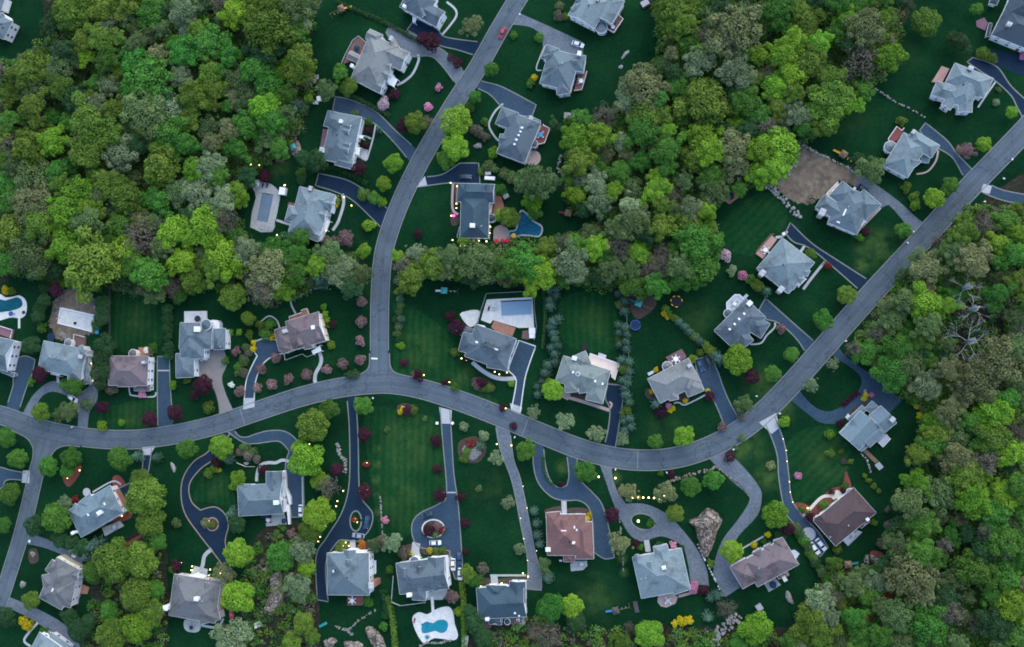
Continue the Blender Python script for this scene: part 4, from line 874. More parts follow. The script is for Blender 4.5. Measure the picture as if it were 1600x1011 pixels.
# bare soil, mulch beds, mulched play areas
for q, m, lb, c in (
 ([(1244, 220), (1275, 237), (1310, 254), (1341, 269), (1339, 290), (1322, 284), (1310, 285), (1290, 303), (1268, 318), (1245, 316), (1215, 295), (1220, 270), (1240, 245)], 'soil', 'large patch of bare graded soil behind the slate house', 'soil'),
 ([(90, 462), (112, 449), (140, 457), (152, 482), (151, 515), (136, 524), (104, 533), (84, 524), (79, 490)], 'soil', 'churned soil ring round the unfinished pool', 'soil'),
 ([(1010, 457), (1026, 476), (995, 499), (983, 465)], 'brown_mulch', 'kite-shaped mulch bed under the climbing frame', 'mulch bed'),
 ([(447, 222), (458, 216), (468, 224), (470, 238), (462, 243), (450, 238)], 'pink_paving', 'round sandy play patch by the wood edge', 'play area'),
 ([(1322, 736), (1316, 757), (1298, 764), (1288, 774), (1300, 780), (1312, 790), (1330, 772), (1331, 762)], 'mulch', 'tapering red mulch bed beside the dark brown house', 'flower bed'),
 ([(1242, 787), (1255, 786), (1266, 790), (1285, 775), (1300, 778), (1296, 795), (1270, 818), (1250, 806)], 'mulch', 'red mulch bed round the dark brown house entrance', 'flower bed'),
 ([(127, 727), (122, 745), (107, 761), (98, 745), (112, 735)], 'mulch', 'pointed red mulch bed under two green trees', 'flower bed'),
 ([(176, 746), (186, 743), (196, 756), (189, 765), (178, 764)], 'mulch', 'red bed at the corner of the drive by the blue-grey house', 'flower bed'),
 ([(178, 806), (205, 794), (205, 808), (190, 815), (172, 815)], 'mulch', 'reddish bed beside the stone terrace', 'flower bed'),
 ([(195, 850), (220, 835), (222, 838), (200, 853)], 'mulch', 'thin red mulch strip under the olive trees', 'flower bed'),
 ([(1360, 862), (1375, 862), (1385, 872), (1378, 880), (1362, 878)], 'mulch', 'small red bed at the wood edge', 'flower bed'),
 ([(1318, 893), (1340, 891), (1346, 903), (1322, 907)], 'mulch', 'orange-red bed at the head of a rocky stream', 'flower bed'),
 ([(712, 284), (716, 290), (716, 318), (711, 318)], 'mulch', 'narrow bed along the wall of the navy house', 'flower bed'),
 ([(704, 332), (716, 338), (716, 350), (706, 352)], 'brown_mulch', 'dark bed by the walk of the navy house', 'flower bed'),
 ([(852, 796), (880, 790), (880, 800), (855, 803)], 'brown_mulch', 'brown bed left of the walk to the red-brown house', 'flower bed'),
 ([(889, 794), (915, 794), (923, 804), (922, 815), (890, 802)], 'brown_mulch', 'brown bed right of the walk to the red-brown house', 'flower bed'),
 ([(1012, 606), (1016, 625), (1068, 622), (1062, 612)], 'brown_mulch', 'planting bed before the tan-roofed house', 'flower bed'),
 ([(1068, 613), (1074, 612), (1077, 625), (1065, 627), (1060, 622)], 'brown_mulch', 'brown bed by the entrance of the tan-roofed house', 'flower bed'),
 ([(893, 610), (938, 628), (935, 635), (898, 622)], 'brown_mulch', 'bed along the pink walk of the grey-green house', 'flower bed'),
 ([(945, 598), (966, 600), (960, 607), (948, 606)], 'brown_mulch', 'small bed at the garage drive corner', 'flower bed'),
 ([(720, 688), (745, 682), (760, 700), (748, 722), (722, 720), (715, 703)], 'brown_mulch', 'rockery bed beside the long straight drive', 'flower bed'),
 ([(660, 848), (704, 856), (702, 866), (662, 866)], 'brown_mulch', 'planting bed in front of the turreted house', 'flower bed'),
 ([(626, 856), (646, 850), (648, 868), (628, 872)], 'brown_mulch', 'bed left of the stone walk of the turreted house', 'flower bed'),
 ([(526, 848), (546, 846), (548, 862), (526, 865)], 'brown_mulch', 'bed left of the short walk to the square roof', 'flower bed'),
 ([(560, 850), (590, 842), (588, 860), (560, 862)], 'brown_mulch', 'bed right of the short walk to the square roof', 'flower bed'),
 ([(737, 592), (752, 590), (773, 603), (768, 613), (745, 610)], 'brown_mulch', 'island bed of shrubs on the T-junction lawn', 'flower bed'),
 ([(620, 636), (632, 630), (652, 636), (650, 645), (628, 648)], 'brown_mulch', 'oval bed on the lawn below the main road', 'flower bed'),
 ([(735, 900), (770, 905), (772, 912), (740, 912)], 'brown_mulch', 'bed at the front of the navy house below', 'flower bed'),
 ([(780, 904), (820, 902), (820, 908), (782, 911)], 'brown_mulch', 'bed along the thin walk of the lower navy house', 'flower bed'),
 ([(45, 860), (57, 858), (60, 876), (47, 880)], 'brown_mulch', 'small round rock bed by the lower-left street', 'flower bed'),
 ([(1331, 625), (1352, 615), (1362, 620), (1350, 640), (1325, 650)], 'brown_mulch', 'bed of yellow and pink flowers by the loop drive', 'flower bed')):
    ZL['n'] += 1; sheet('garden_bed' if c != 'soil' else 'soil', q, m, 0.02+0.0005*(ZL['n'] % 50), 4, lb, c)

# ================================================================== ROADS
MAIN = [(-60, 640), (0, 648.5), (60, 669), (130, 683), (200, 687), (260, 681), (330, 666), (400, 643), (470, 620), (530, 606), (580, 600), (615, 600), (660, 608), (720, 627), (780, 650), (840, 675), (900, 699), (950, 713), (1000, 719), (1050, 716), (1100, 702), (1150, 677), (1195, 642), (1240, 596), (1283, 548), (1327, 498), (1370, 450), (1440, 375), (1515, 293), (1602, 203), (1680, 118)]
NORTH = [(850, -65), (808, 0), (778, 50), (747, 105), (708, 165), (668, 232), (640, 285), (620, 330), (606, 370), (598, 405), (594, 460), (593, 510), (593, 560), (593, 606)]
WEST = [(73, 676), (66, 705), (57, 738), (45, 790), (32, 840), (15, 895), (-2, 945), (-40, 1040)]
RW = {0: 30.5, 1: 29.5, 2: 27.0}
FLN = [(577.5, 552), (577, 570), (573, 578), (561, 585), (535, 590.5), (535, 612), (660, 612), (650, 589.5), (632, 586.5), (616, 581), (610, 571), (608.5, 552)]
FLW = [(50, 722), (52, 704), (48, 692), (38, 682), (12, 670), (15, 655), (125, 678), (125, 698), (105, 696.5), (91, 700), (82, 709), (77, 722)]
SPL = []
for i, (q, nm) in enumerate(((MAIN, 'main road curving across the neighbourhood'), (NORTH, 'road climbing to the top edge from the T-junction'), (WEST, 'side street running down the left edge'))):
    s = spline(q, 8); SPL.append(s); mb = MB(); W_ = Ws(s); a = offset(W_, RW[i]*MPX/2); b = offset(W_, -RW[i]*MPX/2); z = 0.092-0.006*i
    cl = [tuple(p) for p in W_]; L_ = len(W_)
    for q in (a, cl, b): mb.v.extend([(*p, z) for p in q])
    for j in range(L_-1): mb.f += [[j, L_+j, L_+j+1, j+1], [L_+j, 2*L_+j, 2*L_+j+1, L_+j+1]]; mb.m += [0, 0]
    o = mb.build('road', M['road']); at = o.data.attributes.new('across', 'FLOAT', 'POINT'); at.data.foreach_set('value', [1.0]*L_+[0.0]*L_+[-1.0]*L_); struct(o, nm, 'road')
for q, z, nm in ((FLN, 0.074, 'flared mouth of the T-junction'), (FLW, 0.068, 'flared mouth of the left side street')): sheet('road_junction', q, 'road', z, 0, nm, 'road')
def near(s, x, y): return min((p[0]-x)**2+(p[1]-y)**2 for p in s)**0.5
MOUTHS = []
def kerbs(i, skip):
    s = SPL[i]; W_ = Ws(s)
    for sg in (1, -1):
        e = offset(W_, sg*(RW[i]*MPX/2+0.12)); run = []
        for p in e+[None]:
            ok = False
            if p is not None:
                x, y = proj(*p); ok = not any(inside(x, y, f) for f in skip[0]) and not any(near(SPL[k], x, y) < RW[k]/2 for k in skip[1])
            if ok: run.append(p)
            else:
                if len(run) > 2:
                    mb = MB(); ribbon(mb, run, 0.34, 0.0, 0.135+0.001*i); struct(mb.build('kerb', M['kerb']), 'pale stone kerb along the road', 'kerb')
                run = []
BX = [[(540, 590), (655, 590), (655, 580), (540, 580)]]
kerbs(0, ([FLN, FLW], [])); kerbs(1, ([FLN], [0])); kerbs(2, ([FLW], [0]))
for q in (FLN[0:5], FLN[7:12], FLW[0:5], FLW[7:12]):
    mb = MB(); ribbon(mb, Ws(spline(q, 5)), 0.34, 0.0, 0.132); struct(mb.build('kerb', M['kerb']), 'kerb curving round the road junction', 'kerb')
mb = MB(); ribbon(mb, Ws([(580, 560), (590, 560.5)]), 0.6, 0.085, 0.094); struct(mb.build('stop_line', M['white']), 'short white stop line painted at the T-junction', 'road marking')
for q in ([(997, 705), (996, 733)], [(825, 655), (815, 682)], [(375, 638), (383, 664)]):
    mb = MB(); ribbon(mb, Ws(q), 0.3, 0.09, 0.0965); struct(mb.build('road_seam', M['kerb']), 'pale seam across the asphalt of the main road', 'road marking')

# ================================================================== DRIVES, PATHS
DR = [
 ('dark_asphalt', 'kerb', 'dark drive of the house cut by the top edge', [(752, 66), (712, 61), (692, 56), (684, 45), (668, 34), (649, 29), (636, 47), (662, 61), (690, 72), (715, 78), (743, 87)]),
 ('grey_asphalt', 'kerb', 'long grey drive of the tan-grey house', [(726, 112), (697, 82), (669, 65), (640, 52), (609, 40), (603, 51), (620, 75), (640, 88), (672, 88), (690, 102), (712, 131)]),
 ('asphalt', 'kerb', 'curved drive of the house with four dormers', [(655, 237), (619, 205), (588, 175), (551, 157), (524, 151), (520, 172), (545, 182), (563, 183), (588, 195), (619, 226), (643, 256)]),
 ('dark_asphalt', 'kerb', 'dark curved drive beside the pale blue-grey roof', [(608, 328), (585, 309), (568, 296), (541, 281), (498, 271), (493, 290), (525, 300), (551, 313), (578, 338), (594, 354)]),
 ('dark_asphalt', 'kerb', 'dark drive of the navy house', [(656, 277), (690, 273), (714, 258), (722, 255), (748, 255), (750, 287), (722, 287), (700, 286), (655, 292)]),
 ('asphalt', 'kerb', 'drive of the house with a row of skylights', [(741, 123), (757, 128), (785, 136), (838, 164), (831, 182), (812, 180), (786, 168), (767, 149), (755, 142), (736, 134)]),
 ('grey_asphalt', None, 'wide pale drive beside the white car', [(806, 18), (860, 42), (911, 66), (911, 86), (880, 82), (848, 72), (847, 54), (827, 42), (794, 38)]),
 ('dark_asphalt', 'kerb', 'dark drive curving down from the upper right', [(1612, 164), (1580, 135), (1557, 104), (1520, 90), (1511, 97), (1530, 110), (1557, 128), (1580, 150), (1588, 165), (1602, 192)]),
 ('dark_asphalt', None, 'dark parking court of the charcoal house', [(1640, 130), (1580, 112), (1540, 92), (1548, 76), (1575, 82), (1640, 96)]),
 ('asphalt', 'kerb', 'bent drive beside the light grey house', [(1522, 268), (1495, 240), (1479, 219), (1446, 192), (1437, 204), (1450, 222), (1466, 232), (1482, 241), (1493, 253), (1510, 285)]),
 ('grey_asphalt', None, 'straight worn drive past the bare soil', [(1448, 352), (1432, 340), (1400, 311), (1343, 270), (1337, 290), (1352, 308), (1375, 326), (1388, 320), (1402, 334), (1425, 362), (1434, 370)]),
 ('dark_asphalt', 'kerb', 'long dark drive above the square light roof', [(1362, 441), (1301, 402), (1267, 379), (1235, 348), (1227, 364), (1240, 378), (1262, 386), (1290, 407), (1348, 458)]),
 ('asphalt', 'kerb', 'drive of the slate house behind the lime tree', [(1276, 537), (1234, 500), (1196, 466), (1186, 484), (1196, 498), (1213, 503), (1232, 517), (1248, 534), (1261, 555)]),
 ('asphalt', 'kerb', 'drive with two dark parked cars', [(1158, 661), (1140, 628), (1130, 605), (1122, 582), (1110, 556), (1086, 561), (1090, 585), (1101, 609), (1112, 620), (1124, 645), (1136, 678)]),
 ('dark_asphalt', 'kerb', 'narrow navy-black drive along the conifer hedge', [(943, 700), (950, 672), (953, 640), (946, 622), (950, 600), (971, 602), (973, 625), (966, 672), (961, 703)]),
 ('asphalt', 'kerb_white', 'white-kerbed drive beside the large pool terrace', [(798, 645), (806, 604), (805, 590), (793, 578), (811, 532), (837, 541), (824, 578), (819, 600), (812, 650)]),
 ('asphalt', 'kerb_white', 'white-kerbed drive left of the mauve-tan roof', [(381, 640), (384, 600), (391, 578), (402, 556), (397, 548), (398, 534), (413, 529), (434, 532), (442, 552), (424, 558), (410, 570), (401, 590), (398, 610), (397, 634)]),
 ('paver', None, 'pale paved drive sweeping up to the white-walled house', [(366, 644), (353, 615), (347, 590), (355, 568), (350, 546), (316, 550), (306, 565), (311, 588), (325, 595), (335, 610), (341, 630), (343, 652)]),
 ('asphalt', 'kerb', 'straight drive right of the mauve-brown roof', [(271, 668), (266, 600), (265, 557), (246, 557), (246, 610), (247, 674)]),
 ('grey_asphalt', None, 'horseshoe drive in front of the light blue roof', [(33, 652), (45, 628), (57, 612), (77, 597), (95, 597), (112, 607), (126, 612), (140, 603), (152, 600), (152, 625), (140, 645), (136, 678), (121, 676), (122, 645), (118, 630), (105, 619), (85, 612), (70, 616), (60, 628), (52, 656)]),
 ('asphalt', 'kerb', 'widening drive at the left edge', [(27, 650), (40, 610), (50, 585), (55, 562), (40, 556), (26, 560), (21, 590), (20, 605), (8, 642)]),
 ('asphalt', 'kerb', 'drive entering from the left edge below the road', [(48, 738), (38, 738), (18, 735), (0, 730), (-30, 727), (-30, 770), (2, 763), (8, 752), (20, 749), (45, 752)]),
 ('dark_asphalt', 'kerb', 'narrow drive hidden by the broad olive tree', [(237, 698), (235, 718), (231, 740), (222, 770), (205, 788), (192, 782), (184, 764), (210, 750), (222, 735), (224, 698)]),
 ('grey_asphalt', None, 'short drive above the grey-brown roof', [(47, 834), (75, 843), (100, 857), (132, 872), (126, 885), (110, 874), (95, 866), (70, 856), (43, 850)]),
 ('grey_asphalt', None, 'stained drive along the lower-left corner', [(8, 930), (60, 952), (100, 975), (122, 1000), (130, 1040), (100, 1040), (88, 1000), (55, 971), (3, 945)]),
 ('asphalt', 'kerb', 'drive looping under lime trees to a side court', [(362, 664), (372, 680), (385, 683), (400, 678), (420, 673), (445, 674), (464, 688), (472, 710), (474, 735), (475, 808), (456, 808), (446, 735), (452, 705), (437, 690), (415, 691), (400, 693), (380, 691), (352, 672)]),
 ('dark_asphalt', 'kerb_tan', 'snaking dark drive with tan kerbs', [(345, 672), (327, 704), (303, 721), (287, 745), (283, 772), (289, 802), (309, 832), (333, 863), (350, 888), (353, 915), (364, 915), (358, 875), (352, 846), (357, 822), (352, 804), (336, 792), (313, 797), (299, 783), (296, 757), (313, 733), (337, 714), (360, 676)]),
 ('dark_asphalt', 'kerb', 'dark drive widening round a lit oval island', [(542, 620), (546, 671), (546, 752), (535, 799), (511, 839), (494, 870), (496, 937), (513, 940), (509, 900), (511, 873), (528, 846), (541, 844), (560, 845), (578, 826), (582, 802), (565, 779), (561, 755), (560, 705), (559, 671), (556, 620)]),
 ('asphalt', 'kerb', 'long straight drive ending in a teardrop court', [(688, 636), (691, 680), (698, 770), (686, 787), (656, 802), (644, 819), (646, 842), (659, 856), (690, 858), (703, 861), (704, 880), (711, 904), (724, 906), (721, 856), (716, 789), (709, 738), (706, 688), (703, 640)]),
 ('grey_asphalt', 'kerb', 'narrow grey drive running down to the lower navy house', [(773, 652), (781, 700), (800, 752), (813, 816), (825, 880), (822, 920), (846, 922), (845, 890), (837, 866), (824, 799), (813, 748), (802, 715), (796, 662)]),
 ('asphalt', 'kerb', 'U-shaped drive above the red-brown roof', [(837, 682), (833, 718), (840, 752), (860, 775), (881, 782), (904, 782), (919, 792), (926, 815), (928, 863), (945, 873), (960, 871), (953, 832), (941, 789), (925, 769), (908, 752), (901, 738), (903, 706), (884, 700), (889, 740), (886, 758), (876, 762), (864, 756), (854, 735), (849, 696)]),
 ('grey_asphalt', None, 'grey drive splitting round a lit oval island', [(934, 718), (945, 748), (958, 785), (975, 822), (988, 839), (1005, 846), (1032, 838), (1056, 846), (1069, 859), (1076, 886), (1079, 912), (1108, 915), (1103, 886), (1086, 853), (1056, 816), (1032, 797), (1005, 787), (978, 787), (965, 768), (956, 738), (962, 722)]),
 ('grey_asphalt', None, 'pale drive bending back to the mauve roof', [(1100, 708), (1136, 745), (1167, 772), (1170, 785), (1153, 812), (1130, 842), (1118, 873), (1116, 900), (1133, 933), (1156, 918), (1148, 890), (1140, 872), (1153, 839), (1183, 806), (1190, 779), (1187, 762), (1163, 731), (1128, 697)]),
 ('asphalt', 'kerb', 'curved drive with two white cars at its end', [(1194, 658), (1208, 690), (1215, 715), (1217, 748), (1227, 799), (1244, 822), (1264, 853), (1281, 870), (1294, 855), (1277, 829), (1254, 806), (1237, 779), (1232, 738), (1225, 691), (1208, 645)]),
 ('asphalt', None, 'loop drive enclosing a square lawn', [(1306, 533), (1319, 554), (1345, 574), (1375, 594), (1409, 626), (1390, 645), (1368, 630), (1348, 630), (1328, 643), (1311, 660), (1284, 661), (1264, 648), (1228, 619), (1243, 602), (1267, 631), (1294, 643), (1325, 628), (1345, 603), (1341, 584), (1311, 562), (1290, 550)]),
 ('asphalt', 'kerb', 'drive leaving the right edge', [(1533, 279), (1570, 298), (1660, 312), (1660, 330), (1570, 314), (1521, 294)])]
for m, k, lb, q in DR: drive(q, m, k, lb)
mb = MB()
for q, lb in (([(664, 275), (650, 293), (668, 291)], 'pale concrete apron of the navy house drive'), ([(686, 636), (706, 641), (705, 662), (690, 662)], 'pale concrete apron of the long straight drive'),
              ([(1186, 660), (1213, 645), (1218, 668), (1206, 678)], 'pale concrete apron of the curved right drive'), ([(222, 699), (243, 697), (235, 711), (224, 711)], 'pale concrete apron at the narrow drive'),
              ([(36, 735), (47, 735), (46, 755), (34, 754)], 'pale concrete apron at the left side street'), ([(797, 630), (816, 636), (813, 648), (799, 642)], 'pale concrete apron of the white-kerbed drive'),
              ([(381, 622), (398, 622), (398, 636), (380, 640)], 'pale concrete apron left of the mauve-tan house'), ([(1537, 287), (1550, 291), (1546, 303), (1532, 300)], 'pale concrete apron near the right edge')):
    ZL['n'] += 1; sheet('concrete_apron', q, 'concrete', 0.0945+0.0003*(ZL['n'] % 12), 0, lb, 'apron')
for mm in [([(690, 769.5), (713, 769.5)], 'white line across the long straight drive'), ([(246, 579), (265, 579)], 'white line across the drive by the mauve-brown roof')]:
    mb = MB(); ribbon(mb, Ws(mm[0]), 0.5, 0.0, 0.099); struct(mb.build('drive_marking', M['concrete']), mm[1], 'marking')
island(332, 819, 10.5, 10.5, 0, 'brown_mulch', 'kerb_tan', 'round island in the snaking drive')
island(556, 814, 9.5, 16, 0, 'lawn', 'kerb', 'lit oval island before the square roof')
island(677, 826, 18, 14, 0.1, 'brown_mulch', 'kerb_white', 'shrub island in the teardrop court')
island(1005, 815, 18.5, 12, -0.2, 'lawn_a', 'kerb', 'oval island with a bright lamp')
for q, w_, m, lb in (
 ([(698, 3), (711, 14), (713, 25), (703, 40), (690, 55)], 3.5, 'concrete', 'pale walk curving round the top-edge house'), ([(653, 85), (654, 95), (645, 115), (632, 127), (620, 133)], 4, 'concrete', 'pale walk curving to the tan-grey porch'),
 ([(587, 195), (582, 220), (573, 250)], 2.6, 'concrete', 'straight walk along the dormered front'), ([(570, 212), (580, 217)], 2.5, 'concrete', 'short walk by the dormered porch'), ([(535, 303), (537, 318), (529, 345), (520, 360)], 5, 'concrete', 'bent walk by the pale blue-grey house'),
 ([(432, 344), (453, 351)], 4, 'concrete', 'short link from pool terrace to house'), ([(708, 285), (707, 325), (716, 335)], 4, 'pink_paving', 'straight walk left of the navy house'), ([(786, 162), (773, 175), (764, 195), (772, 212), (779, 220)], 3, 'concrete', 'curved walk left of the skylight house'),
 ([(851, 72), (838, 106), (846, 110)], 2, 'concrete', 'thin walk left of the grey hipped roof'), ([(1466, 235), (1462, 252), (1449, 268), (1432, 272)], 2.5, 'pink_paving', 'bent walk in front of the light grey house'),
 ([(1556, 127), (1540, 150), (1528, 168)], 2.5, 'concrete', 'thin walk by the upper-right house'), ([(1376, 325), (1342, 360)], 2.8, 'pink_paving', 'walk before the slate house near bare soil'), ([(1230, 361), (1222, 369), (1212, 371)], 4, 'concrete', 'short curved walk by the square roof'),
 ([(1258, 383), (1250, 395)], 4, 'concrete', 'short walk from dark drive to the square roof'), ([(1289, 409), (1270, 432), (1255, 452)], 4, 'concrete', 'straight walk before the square roof'),
 ([(1211, 504), (1210, 512), (1198, 524), (1189, 536), (1172, 538)], 2.5, 'concrete', 'angled walk behind the lime tree'), ([(1053, 630), (1061, 629), (1072, 632), (1106, 615)], 2.2, 'concrete', 'thin walk to the tan-roofed house'),
 ([(878, 618), (912, 628), (952, 641)], 5, 'pink_paving', 'straight pink walk before the grey-green house'), ([(951, 641), (956, 632), (952, 628)], 3, 'pink_paving', 'short pink walk by the garage corner'), ([(885, 612), (880, 622)], 16, 'pink_paving', 'pink forecourt of the grey-green house'),
 ([(738, 566), (751, 577), (769, 588), (786, 592), (806, 591)], 6.5, 'concrete', 'curving pale walk before the slate pool house'), ([(498, 548), (502, 560), (500, 571), (494, 582), (492, 592), (494, 603)], 6, 'concrete', 'S-shaped pale walk to the main road'),
 ([(201, 601), (203, 614), (208, 618), (239, 620), (244, 613)], 2.6, 'concrete', 'angular walk before the mauve-brown roof'), ([(90, 584), (91, 598)], 5, 'concrete', 'short walk to the horseshoe drive'), ([(145, 769), (176, 752), (189, 757)], 2.6, 'concrete', 'diagonal walk by the blue-grey house'),
 ([(59, 973), (38, 999), (48, 1010)], 4, 'concrete', 'bent walk in the lower-left corner'), ([(331, 858), (320, 868), (317, 882), (312, 896)], 6.5, 'grey_stone', 'stone walk from the snaking drive'), ([(315, 977), (340, 980), (349, 966)], 4, 'concrete', 'bent walk behind the mauve-grey roof'),
 ([(401, 752), (402, 739), (407, 727), (419, 723), (431, 723), (441, 719), (452, 721)], 5, 'concrete', 'wavy walk before the house with white gable'), ([(551, 844), (552, 862)], 9, 'concrete', 'short wide walk to the square roof'),
 ([(651, 848), (649, 860), (652, 872)], 13, 'concrete', 'broad stone walk to the turreted porch'), ([(675, 932), (677, 960)], 4.5, 'white_stone', 'straight white walk down to the curvy pool'), ([(766, 899), (822, 899)], 3, 'grey_stone', 'thin walk of the lower navy house'),
 ([(772, 900), (773, 914)], 11, 'grey_stone', 'wide step walk of the lower navy house'), ([(881, 781), (882, 806)], 8, 'concrete', 'straight walk to the red-brown roof'), ([(1010, 844), (1013, 862)], 8, 'concrete', 'short walk to the light blue roof'),
 ([(1160, 857), (1193, 838)], 2.2, 'concrete', 'thin diagonal walk by the mauve roof'), ([(1255, 807), (1265, 796), (1284, 777), (1301, 775)], 4.5, 'cream', 'cream walk leading to a round entrance'),
 ([(1349, 702), (1370, 722)], 6, 'wood', 'grey timber walk behind the blue-grey split-level'), ([(30, 494), (30, 513)], 4, 'white_stone', 'short white walk below the lagoon pool'), ([(703, 870), (705, 885)], 7, 'concrete', 'pale strip beside the parked cars'),
 ([(1060, 932), (1085, 925)], 4, 'pink_paving', 'walk behind the light blue roof'), ([(205, 763), (200, 775)], 4, 'concrete', 'short pale strip beside the brick front'), ([(448, 440), (452, 455), (455, 475), (462, 490)], 3, 'grey_stone', 'stepping path below the dark pond'),
 ([(405, 505), (420, 494), (432, 500), (437, 512)], 2.5, 'grey_stone', 'curling stone path left of the mauve-tan house'), ([(473, 745), (474, 790)], 4, 'grey_stone', 'pale strip along the side court')):
    path(q, w_, m, lb)
disc(1307, 774, 8, 'cream', 'patio', 0.085, 'round cream entrance paving lit by lamps', 'paving'); disc(135.5, 769, 7, 'concrete', 'patio', 0.085, 'round pale patio by the blue-grey house', 'patio')
disc(833, 247, 12.5, 'pink_paving', 'patio', 0.06, 'round paved patio below the skylight house', 'patio'); disc(1263.5, 834.5, 10, 'concrete', 'turning_circle', 0.098, 'pale round turning disc set in the dark drive', 'paving')

# ================================================================== PATIOS, POOLS
def zz(o, pts): return [(o[0]+x/o[2], o[1]+y/o[2]) for x, y in pts]
def patio(q, m, label, z=None, sm=3):
    ZL['n'] += 1; return sheet('patio', q, m, z or 0.05+0.0004*(ZL['n'] % 60), sm, label, 'patio')
def pool(q, wm, label, sm=4, coping='white_stone', cw=0.45, z=0.10):
    c = P(*q[0]); s = spline(q, sm, True) if sm else q; W_ = [(Vector((*p, 0))-c)[:2] for p in Ws(s)]
    root = empty('swimming_pool', c); tag(root, label, 'swimming pool')
    mb = MB(); mb.prism(W_, None, z+0.02); mb.build('pool_cover' if 'cover' in wm else 'pool_water', M[wm], root)
    mb = MB(); ribbon(mb, W_+[W_[0], W_[1]], cw, 0.0, z+0.06); mb.build('coping', M[coping], root); return root
Z4 = (385, 270, 8.425); Z5 = (695, 250, 7.219); Z17 = (700, 445, 6.52); Z21 = (45, 440, 5.946); Z22 = (0, 440, 6.733); Z28 = (610, 780, 4.377)
patio(zz(Z4, [(90, 130), (150, 90), (250, 130), (330, 150), (440, 260), (430, 400), (390, 610), (375, 640), (340, 780), (50, 718), (125, 330), (90, 220)]), 'grey_stone', 'pale stone terrace round the covered pool', sm=2)
pool(zz(Z4, [(200, 265), (365, 295), (290, 660), (130, 625)]), 'cover', 'rectangular pool under a grey-blue cover at the wood edge', 0, 'concrete')
patio(zz(Z17, [(395, 150), (860, 125), (878, 435), (720, 440), (690, 430), (460, 360), (430, 395), (335, 360)]), 'white_stone', 'bright white terrace round the blue-covered pool', sm=0)
pool(zz(Z17, [(535, 170), (855, 155), (855, 305), (545, 320)]), 'cover_blue', 'rectangular pool under a bright blue cover on white terrace', 0, 'deck_pale')
patio(zz(Z17, [(120, 300), (190, 268), (270, 255), (330, 275), (295, 385), (240, 430), (190, 405)]), 'white_stone', 'white fan-shaped terrace beside the burgundy trees', sm=2)
patio(zz(Z17, [(470, 362), (690, 440), (655, 525), (580, 500), (500, 485), (440, 432)]), 'brick', 'brick terrace between slate roof and white pool deck', sm=0)
patio(zz(Z17, [(760, 470), (820, 460), (825, 560), (750, 545)]), 'deck_brown', 'small brown service yard by the pool fence', sm=0)
patio(zz(Z22, [(-120, 120), (0, 130), (60, 165), (130, 160), (200, 145), (260, 180), (285, 250), (270, 350), (215, 388), (185, 385), (100, 380), (0, 410), (-120, 420)]), 'white_stone', 'white paving round the lagoon pool at the left edge')
pool(zz(Z22, [(-110, 190), (0, 180), (50, 192), (110, 178), (190, 160), (238, 200), (238, 260), (170, 300), (60, 322), (-110, 330)]), 'water_pool', 'turquoise lagoon pool cut by the left edge')
patio(zz(Z28, [(150, 810), (195, 772), (250, 787), (290, 765), (340, 742), (400, 735), (430, 775), (440, 850), (463, 930), (430, 965), (300, 950), (240, 990), (205, 960), (168, 890)]), 'white_stone', 'white wavy-edged terrace round the figure-eight pool')
pool(zz(Z28, [(212, 860), (245, 832), (290, 842), (320, 824), (370, 820), (399, 850), (388, 900), (350, 920), (305, 905), (260, 918), (215, 915)]), 'water_bright', 'bright turquoise figure-eight pool on a white terrace')
def ring(x, y, r, n=14): return [(x+r*math.cos(2*math.pi*i/n), y+r*math.sin(2*math.pi*i/n)) for i in range(n)]
pool(ring(667.6, 995.5, 3.6), 'water_bright', 'little round spa beside the figure-eight pool', 2, 'concrete', 0.4)
patio(zz(Z5, [(560, 765), (640, 735), (720, 790), (715, 860), (770, 885), (740, 950), (640, 972), (560, 930), (550, 850)]), 'pink_paving', 'stone patio with red umbrellas beside the dark blue pool')
pool(zz(Z5, [(835, 620), (870, 570), (930, 612), (1000, 690), (1085, 740), (1098, 800), (1060, 862), (950, 852), (860, 850), (790, 868), (722, 850), (735, 805), (800, 790), (825, 700)]), 'water_lagoon', 'dark blue lagoon pool with rock edge by the navy house', 3, 'grey_stone', 0.6)
# the pool under construction: an empty white shell
c = P(120, 498); root = empty('swimming_pool', c); tag(root, 'empty white concrete pool shell in churned soil', 'swimming pool')
q = [(Vector((*p, 0))-c)[:2] for p in Ws(zz(Z21, [(300, 245), (615, 315), (590, 465), (275, 385)]))]
mb = MB(); mb.prism(q, None, 0.07); mb.build('pool_floor', M['white_stone'], root)
mb = MB(); ribbon(mb, q+[q[0]], 0.55, 0.0, 0.5); mb.build('pool_wall', M['white'], root)
g = P(118, 505)-c; mb = MB(); mb.box((g.x, g.y, 0.07), 1.0, 0.9, 0.6, 0.3); mb.build('drain_box', M['black'], root)
sheet('pond', [(455, 465), (462, 452), (478, 442), (495, 437), (501, 443), (486, 450), (472, 458), (462, 468)], 'pond', 0.05, 4, 'dark narrow pond at the wood edge', 'pond')
stone_wall([(455, 470), (470, 462), (486, 453), (503, 449), (516, 452)], 3, 'rock', 'curved stone edge below the dark pond', 0.5, 0.8)
patio(zz((360, 715, 8.423), [(460, 745), (710, 720), (745, 880), (470, 905)]), 'grey_stone', 'grey stone patio below the white gable', sm=0)
patio(zz((840, 780, 8.429), [(430, 850), (520, 810), (650, 810), (655, 880), (600, 932), (440, 950)]), 'grey_stone', 'pale stone patio below the red-brown roof', sm=1)
patio(zz((1110, 820, 8.427), [(690, 750), (830, 670), (930, 790), (770, 885)]), 'grey_stone', 'square pale patio below the mauve roof', sm=0)
patio(zz((970, 780, 5.613), [(330, 830), (420, 800), (500, 860), (480, 915), (400, 950), (350, 940), (320, 900)]), 'pink_paving', 'crazy-paved patio behind the light blue roof', sm=1)
